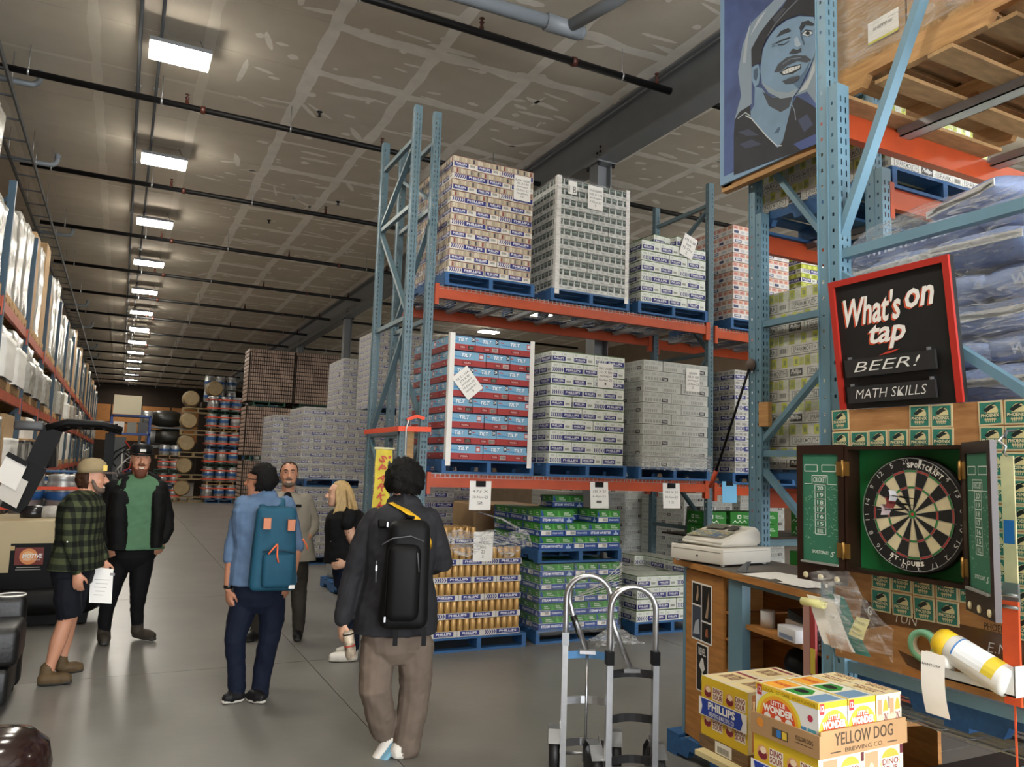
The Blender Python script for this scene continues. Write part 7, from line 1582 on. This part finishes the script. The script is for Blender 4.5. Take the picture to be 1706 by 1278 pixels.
B.limb([J(475, 620, 0), J(450, 700, -.01), J(425, 790, -.02), J(405, 880, .0), J(402, 945, .02)], [.11, .095, .075, .062, .056], 'pantsblack'); B.limb([J(585, 620, 0), J(575, 700, -.01), J(565, 790, -.02), J(560, 860, 0), J(562, 925, .02)], [.11, .095, .075, .06, .055], 'pantsblack')
B.limb([J(400, 935, .02), J(400, 985, .02)], [.056, .06], 'bootdark'); B.shoe(J(400, 985, .09), J(403, 1018, -.19), 'bootdark', 'sole', .053); B.limb([J(562, 920, .02), J(560, 960, .02)], [.055, .058], 'bootdark'); B.shoe(J(545, 965, .05), J(648, 990, -.12), 'bootdark', 'sole', .052)
B.finish(); B.face('beardred', True); c = B.hc
cp = MB(); cp.lathe([(.100, 0), (.103, .03), (.100, .08), (.07, .105), (0, .112)], 'black', 24, Matrix.Translation(c+Vector((0, .008, .048)))); cp.prism([(-.095, .06), (-.09, .12), (-.04, .165), (.04, .165), (.09, .12), (.095, .06)], Fr(c+Vector((.01, .01, .06)), (-1, -.1, 0), (0, -1, -.15)), -.012, 'black'); cp.box(tuple(c+Vector((-.012, -.117, .075))), tuple(c+Vector((.04, -.10, .10))), '#c9c6bc'); cp.build('cap', B.root, label='black cap with small white patch')

# ---- denim shirt man with the teal backpack
B = Body('dark-haired man in denim shirt seen from behind, wearing the teal backpack', 405.6, 1169.7, 225., 15.7, (340, 760, 2.904), (.94, 6.07)); J = B.J; pb_ = B
B.head(J(272, 150, -.01), -2.05, 'skin2', 1.0); B.limb([J(285, 235, .0), J(280, 180, .0)], [.06, .057], 'skin2')
torso(B, J(285, 610, 0), J(290, 212, .0), .46, .31, .1, 'denimshirt', -.07, .04); B.limb([J(250, 222, .0), J(290, 208, -.02), J(325, 218, .0)], [.05, .055, .05], 'denimshirt')
B.limb([J(195, 262, 0), J(160, 380, .0), J(135, 470, .01), J(130, 520, -.01)], [.075, .066, .058, .056], 'denimshirt'); B.limb([J(134, 510, -.01), J(122, 600, -.03), J(116, 655, -.04)], [.043, .036, .029], 'skin2'); B.hand(J(118, 662, -.04), (.15, -.1, -1), (.5, -.8, 0), (.8, .3, 0), 'skin2', .7)
B.limb([J(395, 262, 0), J(430, 370, .05), J(455, 470, .02)], [.075, .066, .056], 'denimshirt'); B.limb([J(455, 460, .02), J(435, 560, -.02), J(415, 630, -.05)], [.043, .036, .03], 'skin2'); B.hand(J(412, 635, -.05), (-.25, -.1, -.7), (-.5, -.6, 0), (-.5, .5, 0), 'skin2', .7)
B.rings([(J(272, 600, 0), .185, .135, .1), (J(268, 690, 0), .19, .145, .1), (J(264, 735, 0), .165, .125, .1), (J(262, 775, 0), .10, .08, .1)], 'denim')
B.limb([J(200, 720, 0), J(165, 830, .0), J(150, 900, -.01), J(155, 1010, .02), J(160, 1130, .03)], [.105, .09, .075, .066, .064], 'denim'); B.limb([J(325, 720, 0), J(325, 830, 0), J(312, 910, -.02), J(285, 1040, .03), J(268, 1165, .04)], [.105, .09, .076, .068, .064], 'denim')
B.shoe(J(190, 1170, .03), J(85, 1176, -.04), 'shoeblack', 'solewhite', .045); B.shoe(J(215, 1165, .03), J(292, 1196, -.1), 'shoeblack', 'solewhite', .045)
B.finish(); c = B.hc
B.hair('hairblack', c+Vector((.018, -.012, .022)), (.105, .108, .118), lambda d: .62 if (d.x < -.55 and d.z < .35) else (.7 if d.z < -.75 else 1.0), 1., .014)
gl = MB(); gl.tube([c+Vector((-.085, -.07, .02)), c+Vector((-.02, -.085, .015))], .003, 'black', 5); gl.build('glasses', B.root, label='thin glasses'); w_ = J(118, 648, -.04); wt = thing('wristwatch', 'black watch on the wrist of the man in the denim shirt', 'watch', (.94, 6.07, 0), B.rz); MB().lathe([(.033, -.012), (.035, 0), (.033, .012)], 'watch', 16, Matrix.Translation(w_)).build('band', wt)
ph = thing('phone', 'dark phone in the lowered hand of the man in the denim shirt', 'phone', (.94, 6.07, 0), B.rz); MB().bbox(tuple(J(140, 690, -.035)-Vector((.02, .012, .04))), tuple(J(140, 690, -.035)+Vector((.012, .0, .06))), .004, 'black').build('case', ph)
bp = thing('backpack', 'teal backpack with tan leather tabs and orange zip cords', 'backpack', (.94, 6.07, 0), B.rz); a, b = J(208, 645, -.33), J(462, 262, -.13); ctr = (a+b)/2
bm = bmesh.new(); bmesh.ops.create_cube(bm, size=1); 
for v in bm.verts: v.co = Vector((v.co.x*(b.x-a.x)*(.84 if v.co.z > 0 else 1.), v.co.y*(.16 if v.co.z > 0 else .24), v.co.z*(b.z-a.z)))
bmesh.ops.bevel(bm, geom=bm.edges[:], offset=.055, segments=4, affect='EDGES', profile=.6); bmesh.ops.subdivide_edges(bm, edges=bm.edges[:], cuts=1, use_grid_fill=True); bm.verts.index_update()
MB().add([ctr+v.co+Vector((.004, .0, 0))*0+v.co.normalized()*.008*noise.noise(v.co*9) for v in bm.verts], [[v.index for v in f.verts] for f in bm.faces], 'teal', True).build('main_body', bp); bm.free()
MB().bbox((ctr.x-.08, ctr.y-.165, a.z+.03), (ctr.x+.135, ctr.y-.09, a.z+.27), .03, 'teal', 3).build('front_pocket', bp); MB().tube([(ctr.x-.085, ctr.y-.15, a.z+.28), (ctr.x+.02, ctr.y-.16, a.z+.295), (ctr.x+.14, ctr.y-.14, a.z+.27)], .006, '#16384a', 6).build('pocket_zip', bp)
for x0, z0, dx in ((ctr.x-.09, b.z-.11, .05), (ctr.x+.075, b.z-.12, .05)): MB().box((x0, ctr.y-.155, z0-.04), (x0+.05, ctr.y-.08, z0+.035), 'tanleather').build('leather_tab', bp, label='tan leather tab')
for pts in ([J(345, 425, -.4), J(320, 450, -.41), J(302, 470, -.41)], [J(345, 430, -.4), J(342, 480, -.41), J(348, 508, -.41)], [J(465, 405, -.34), J(482, 430, -.35), J(490, 455, -.34)]): MB().tube(pts, .006, 'cordorange', 6).build('zip_cord', bp, label='orange zip cord')
for pts in ([J(255, 232, .06), J(265, 225, -.04), J(285, 265, -.13), J(300, 300, -.16)], [J(385, 240, .06), J(378, 232, -.04), J(370, 270, -.12), J(362, 305, -.16)]): MB().tube(pts, .028, 'teal', 8, flat=.3).build('shoulder_strap', bp)
MB().tube([J(318, 290, -.2), J(325, 262, -.2), J(345, 262, -.2), J(355, 290, -.2)], .012, 'teal', 8, flat=.5).build('top_handle', bp)
for zx, zy in ((285, 440), (262, 580)): p = J(zx, zy, -.27); MB().box((p.x-.05, p.y-.05, p.z-.012), (p.x+.03, p.y+.06, p.z+.012), 'strapblk').build('side_buckle', bp)
p = J(410, 620, -.36); MB().box((p.x-.02, p.y-.03, p.z-.012), (p.x+.02, p.y-.028, p.z+.012), 'paper').build('label_patch', bp)

# ---- grey shirt man facing the camera
B = Body('smiling man with short beard in light grey shirt, between the two backpackers', 464.5, 1065., 166.4, 10.8, (340, 760, 2.904), (1.54, 8.04)); J = B.J
B.head(J(411, 104, 0), .0, 'skin', 1.02, 'beardgrey'); B.limb([J(405, 190, .02), J(410, 140, .01)], [.064, .06], 'skin')
torso(B, J(418, 480, 0), J(405, 190, .02), .46, .31, 0, 'greyshirt', -.12, .03); B.ball(J(402, 222, -.10), (.045, .035, .075), 'blacktee')
B.limb([J(490, 225, 0), J(528, 320, .02), J(530, 365, .0), J(515, 385, -.03)], [.08, .068, .062, .056], 'greyshirt'); B.limb([J(515, 380, -.03), J(490, 415, -.08), J(470, 440, -.1)], [.042, .036, .03], 'skin'); B.hand(J(468, 445, -.1), (-.6, -.1, -.6), (0, -1, .3), (-.3, .5, 0), 'skin', .5)
B.limb([J(335, 225, 0), J(300, 320, .02), J(300, 400, .0)], [.078, .066, .056], 'greyshirt'); B.limb([J(300, 400, 0), J(320, 460, -.06)], [.042, .03], 'skin'); B.hand(J(322, 465, -.06), (.4, -.1, -.8), (0, -1, .3), (.3, .5, 0), 'skin', .5)
B.rings([(J(415, 470, 0), .185, .135, 0), (J(412, 540, 0), .19, .14, 0), (J(405, 600, 0), .175, .13, 0)], 'greypants')
B.limb([J(455, 560, 0), J(458, 660, .0), J(458, 740, -.02), J(455, 850, .0)], [.10, .082, .07, .056], 'greypants'); B.limb([J(360, 560, 0), J(310, 680, 0), J(275, 770, -.01), J(250, 850, .0)], [.10, .082, .07, .058], 'greypants')
B.shoe(J(452, 872, .08), J(448, 890, -.17), 'shoeblack', 'sole', .05); B.shoe(J(262, 868, .03), J(205, 878, -.13), 'shoeblack', 'sole', .05)
B.finish(); B.face('hairbrown', True); c = B.hc; MB().box(tuple(J(430, 258, -.17)), tuple(J(470, 245, -.15)), 'blacktee').build('pocket_edge', B.root)
B.hair('hairbrown', c+Vector((0, .018, .03)), (.090, .100, .100), lambda d: 1.0 if (d.z > .35 or d.y > .1) and not (d.y < -.3 and d.z < .62) else .6, 5., .006)

# ---- blonde woman in profile
B = Body('blonde woman in black T-shirt with a black waist bag, facing the group', 571.5, 1098., 182.7, 10.2, (340, 760, 2.904), (1.93, 7.07)); J = B.J
B.head(J(650, 205, 0), -1.5, 'skin3', .95); B.limb([J(685, 275, .0), J(668, 240, .0)], [.05, .047], 'skin3')
torso(B, J(690, 520, 0), J(688, 265, .0), .34, .40, -1.5, 'blacktee', -.04, .02); B.limb([J(640, 372, -.02), J(628, 390, -.02)], [.075, .07], 'blacktee')
B.limb([J(705, 300, -.14), J(692, 345, -.17)], [.062, .06], 'blacktee'); B.limb([J(695, 345, -.16), J(712, 400, -.17), J(738, 450, -.16), J(720, 500, -.2), J(690, 520, -.22)], [.045, .042, .038, .034, .028], 'skin3'); B.hand(J(685, 522, -.22), (-1, 0, -.2), (0, 0, 1), (0, 1, 0), 'skin3', .6, .9)
B.limb([J(700, 300, .14), J(700, 400, .16), J(680, 470, .12)], [.06, .042, .034], 'blacktee')
B.rings([(J(695, 515, 0), .14, .165, 0), (J(700, 570, 0), .15, .175, 0), (J(698, 640, 0), .13, .16, 0)], 'denim')
B.limb([J(690, 600, -.08), J(690, 740, -.08), J(712, 840, -.07), J(715, 930, -.06)], [.095, .075, .062, .052], 'denim'); B.limb([J(705, 600, .08), J(715, 740, .08), J(725, 930, .08)], [.095, .075, .052], 'denim')
B.shoe(J(738, 972, -.08), J(600, 978, -.1), 'sneaker', 'solewhite', .047); B.shoe(J(745, 955, .1), J(630, 958, .1), 'sneaker', 'solewhite', .045)
B.finish(); B.face('hairblond', True, (-1, 1)); c = B.hc
B.hair('hairblond', c+Vector((.02, .0, .02)), (.10, .088, .105), lambda d: 1.0 if (d.x > -.25 and d.z > -.9) or d.z > .62 else .6, 7., .008)
hl_ = MB(); 
for k in range(26):
    a = -1.2+2.6*k/25; r0 = c+Vector((.03+.085*math.cos(a*.6), -.075*math.sin(a), .02)); rr = random.Random(k); mid = r0+Vector((.02+rr.uniform(-.02, .03), rr.uniform(-.02, .02), -.14)); e = r0+Vector((.03+rr.uniform(-.04, .05), rr.uniform(-.02, .02), -.26-rr.uniform(0, .09))); hl_.tube([r0+Vector((-.03, 0, .06)), r0, mid, e], [.012, .02, .019, .005], 'hairblond', 6)
for k in range(8): r0 = c+Vector((-.02+.01*k, -.078, .05)); hl_.tube([r0+Vector((.02, .02, .04)), r0+Vector((0, -.004, -.02)), r0+Vector((.015, -.015, -.14)), r0+Vector((-.03, -.03, -.30)), r0+Vector((-.05, -.03, -.38))], [.01, .014, .015, .012, .003], 'hairblond', 6)
hl_.build('long_hair', B.root, label='long blonde hair')
wb_ = thing('waist_bag', 'small black bag worn at the front by the blonde woman', 'bag', (1.93, 7.07, 0), B.rz); a, b = J(604, 488, -.12), J(668, 412, .06); MB().bbox((a.x, a.y, a.z), (b.x, b.y, b.z), .03, 'packblack', 3).build('pouch', wb_); MB().tube([J(665, 440, -.1), J(700, 380, -.2), J(755, 280, -.12)], .012, 'packblack', 8, flat=.4).build('strap', wb_); MB().tube([J(612, 425, -.125), J(660, 432, -.125)], .004, 'zinc', 6).build('zip', wb_)

# ---- charcoal shirt man with the black backpack
B = Body('man in charcoal shirt and taupe trousers walking away with the black backpack', 659., 1262.2, 270.8, 13.2, (520, 760, 2.465), (1.62, 4.64)); J = B.J
B.head(J(378, 150, .01), 2.9, 'skin3', 1.02); B.limb([J(378, 235, .0), J(378, 185, .0)], [.06, .056], 'skin3')
torso(B, J(345, 680, 0), J(378, 218, .0), .45, .31, .05, 'charcoalshirt', -.14, .08); B.limb([J(335, 232, -.0), J(378, 216, -.03), J(420, 232, 0)], [.05, .056, .05], 'charcoalshirt')
B.limb([J(258, 300, 0), J(205, 410, .0), J(172, 520, .0), J(148, 620, -.03), J(132, 690, -.05)], [.082, .078, .070, .064, .055], 'charcoalshirt'); B.hand(J(128, 700, -.05), (.05, -.1, -1), (.5, -.8, .1), (.8, .2, 0), 'skin3', .8, 1.05)
B.limb([J(475, 290, 0), J(515, 390, .02), J(535, 475, .04), J(505, 490, .16)], [.082, .078, .070, .06], 'charcoalshirt')
B.rings([(J(345, 660, 0), .19, .14, .05), (J(345, 760, 0), .205, .155, .05), (J(345, 815, 0), .185, .14, .05), (J(345, 865, 0), .11, .09, .05)], 'taupe')
B.limb([J(275, 790, 0), J(265, 880, -.02), J(262, 960, -.06), J(280, 1060, .0), J(298, 1150, .08)], [.115, .105, .098, .09, .078], 'taupe'); B.limb([J(420, 790, 0), J(425, 900, .02), J(425, 980, .04), J(405, 1100, .03), J(385, 1205, .02)], [.115, .105, .098, .09, .082], 'taupe')
h_, t_ = J(322, 1180, .06), J(262, 1262, .02); B.limb([h_, h_.lerp(t_, .4), h_.lerp(t_, .8)], [.044, .046, .045], 'sneaker', .9); B.limb([h_+Vector((.016, -.038, -.022)), h_.lerp(t_, .5)+Vector((.012, -.042, -.02)), t_+Vector((.01, -.034, -.005))], [.038, .042, .036], 'soleblue', .5)
B.shoe(J(355, 1250, -.05), J(352, 1225, .2), 'sneaker', 'solewhite', .05)
B.finish(voxel=.0068, fold=.008); c = B.hc
B.hair('hairblack', c+Vector((.0, -.012, .03)), (.122, .118, .135), lambda d: .6 if d.z < -.72 else 1.0, 3., .02, 7.)
MB().box(tuple(J(215, 905, -.09)), tuple(J(230, 890, -.08)), 'taupe')
cn = thing('drink_can', 'decorated drink can in the lowered hand of the charcoal-shirted man', 'can', (1.62, 4.64, 0), B.rz); a = J(152, 730, -.08); M_ = Matrix.Translation(a) @ Matrix.Rotation(-.18, 4, 'Y') @ Matrix.Rotation(PI, 4, 'X'); mat('canart', '#3a2a24', .35, var=0, scale=22, col2='#c9b9a0'); MB().lathe([(.024, 0), (.0325, .012), (.0325, .05, 'canart'), (.0325, .15), (.027, .165), (.026, .168), (0, .164)], 'canart', 20, M_).build('can_body', cn); MB().lathe([(.0328, .018), (.0328, .026)], 'black', 20, M_).lathe([(.0328, .085), (.0328, .095)], '#9c3a2c', 20, M_).build('can_bands', cn)
bp = thing('backpack', 'black backpack with yellow strap on the charcoal-shirted man', 'backpack', (1.62, 4.64, 0), B.rz); a, b = J(268, 695, -.36), J(488, 285, -.14); ctr = (a+b)/2
bm = bmesh.new(); bmesh.ops.create_cube(bm, size=1)
for v in bm.verts: v.co = Vector((v.co.x*(b.x-a.x)*(.80 if v.co.z > 0 else .98)+(.02 if v.co.z > 0 else 0), v.co.y*(.17 if v.co.z > 0 else .23), v.co.z*(b.z-a.z)))
bmesh.ops.bevel(bm, geom=bm.edges[:], offset=.075, segments=5, affect='EDGES', profile=.6); bmesh.ops.subdivide_edges(bm, edges=bm.edges[:], cuts=1, use_grid_fill=True); bm.verts.index_update()
MB().add([ctr+v.co+v.co.normalized()*.009*noise.noise(v.co*9) for v in bm.verts], [[v.index for v in f.verts] for f in bm.faces], 'packblack', True).build('main_body', bp); bm.free()
MB().bbox((ctr.x-.105, ctr.y-.15, a.z+.05), (ctr.x+.085, ctr.y-.07, b.z-.13), .05, 'packblack', 4).build('front_pocket', bp)
for pts in ([J(290, 375, -.36), J(330, 350, -.37), J(400, 340, -.37), J(450, 360, -.35)], [J(425, 400, -.40), J(430, 470, -.41)], [J(268, 440, -.3), J(266, 520, -.32)]): MB().tube(pts, .004, 'steeldark', 6).build('zip', bp)
for p in (J(268, 455, -.33), J(300, 640, -.38), J(310, 297, -.2)): MB().box((p.x-.004, p.y-.004, p.z-.03), (p.x+.006, p.y+.002, p.z+.0), 'zinc').build('zip_pull', bp)
for pts in ([J(300, 262, .06), J(300, 252, -.03), J(290, 290, -.1), J(295, 320, -.16)], [J(445, 262, .06), J(440, 250, -.03), J(430, 290, -.11), J(420, 310, -.16)]): MB().tube(pts, .032, 'packblack', 8, flat=.3).build('shoulder_strap', bp)
for x in (340, 450): MB().box(tuple(J(x-10, 760, -.29)), tuple(J(x+12, 690, -.283)), 'packblack').build('hanging_strap', bp)
MB().tube([J(388, 292, -.2), J(392, 272, -.21), J(412, 275, -.21), J(418, 298, -.2)], .01, 'packblack', 8).build('top_handle', bp)
ys = thing('camera_strap', 'yellow strap across the back of the charcoal-shirted man', 'strap', (1.62, 4.64, 0), B.rz); MB().tube([J(318, 232, .02), J(328, 226, -.06), J(380, 252, -.11), J(425, 280, -.2), J(455, 330, -.27), J(472, 375, -.22), J(478, 405, -.14)], .026, 'strapyellow', 8, flat=.18).build('band', ys)

for n_ in list(CLOTH)+['packblack', 'teal', 'hairblack', 'hairbrown', 'boot', 'bootdark', 'shoeblack', 'truckblack', 'black', 'leather']:
    MATS[n_].node_tree.nodes['Principled BSDF'].inputs['Specular IOR Level'].default_value = .18 if n_ != 'leather' else .4
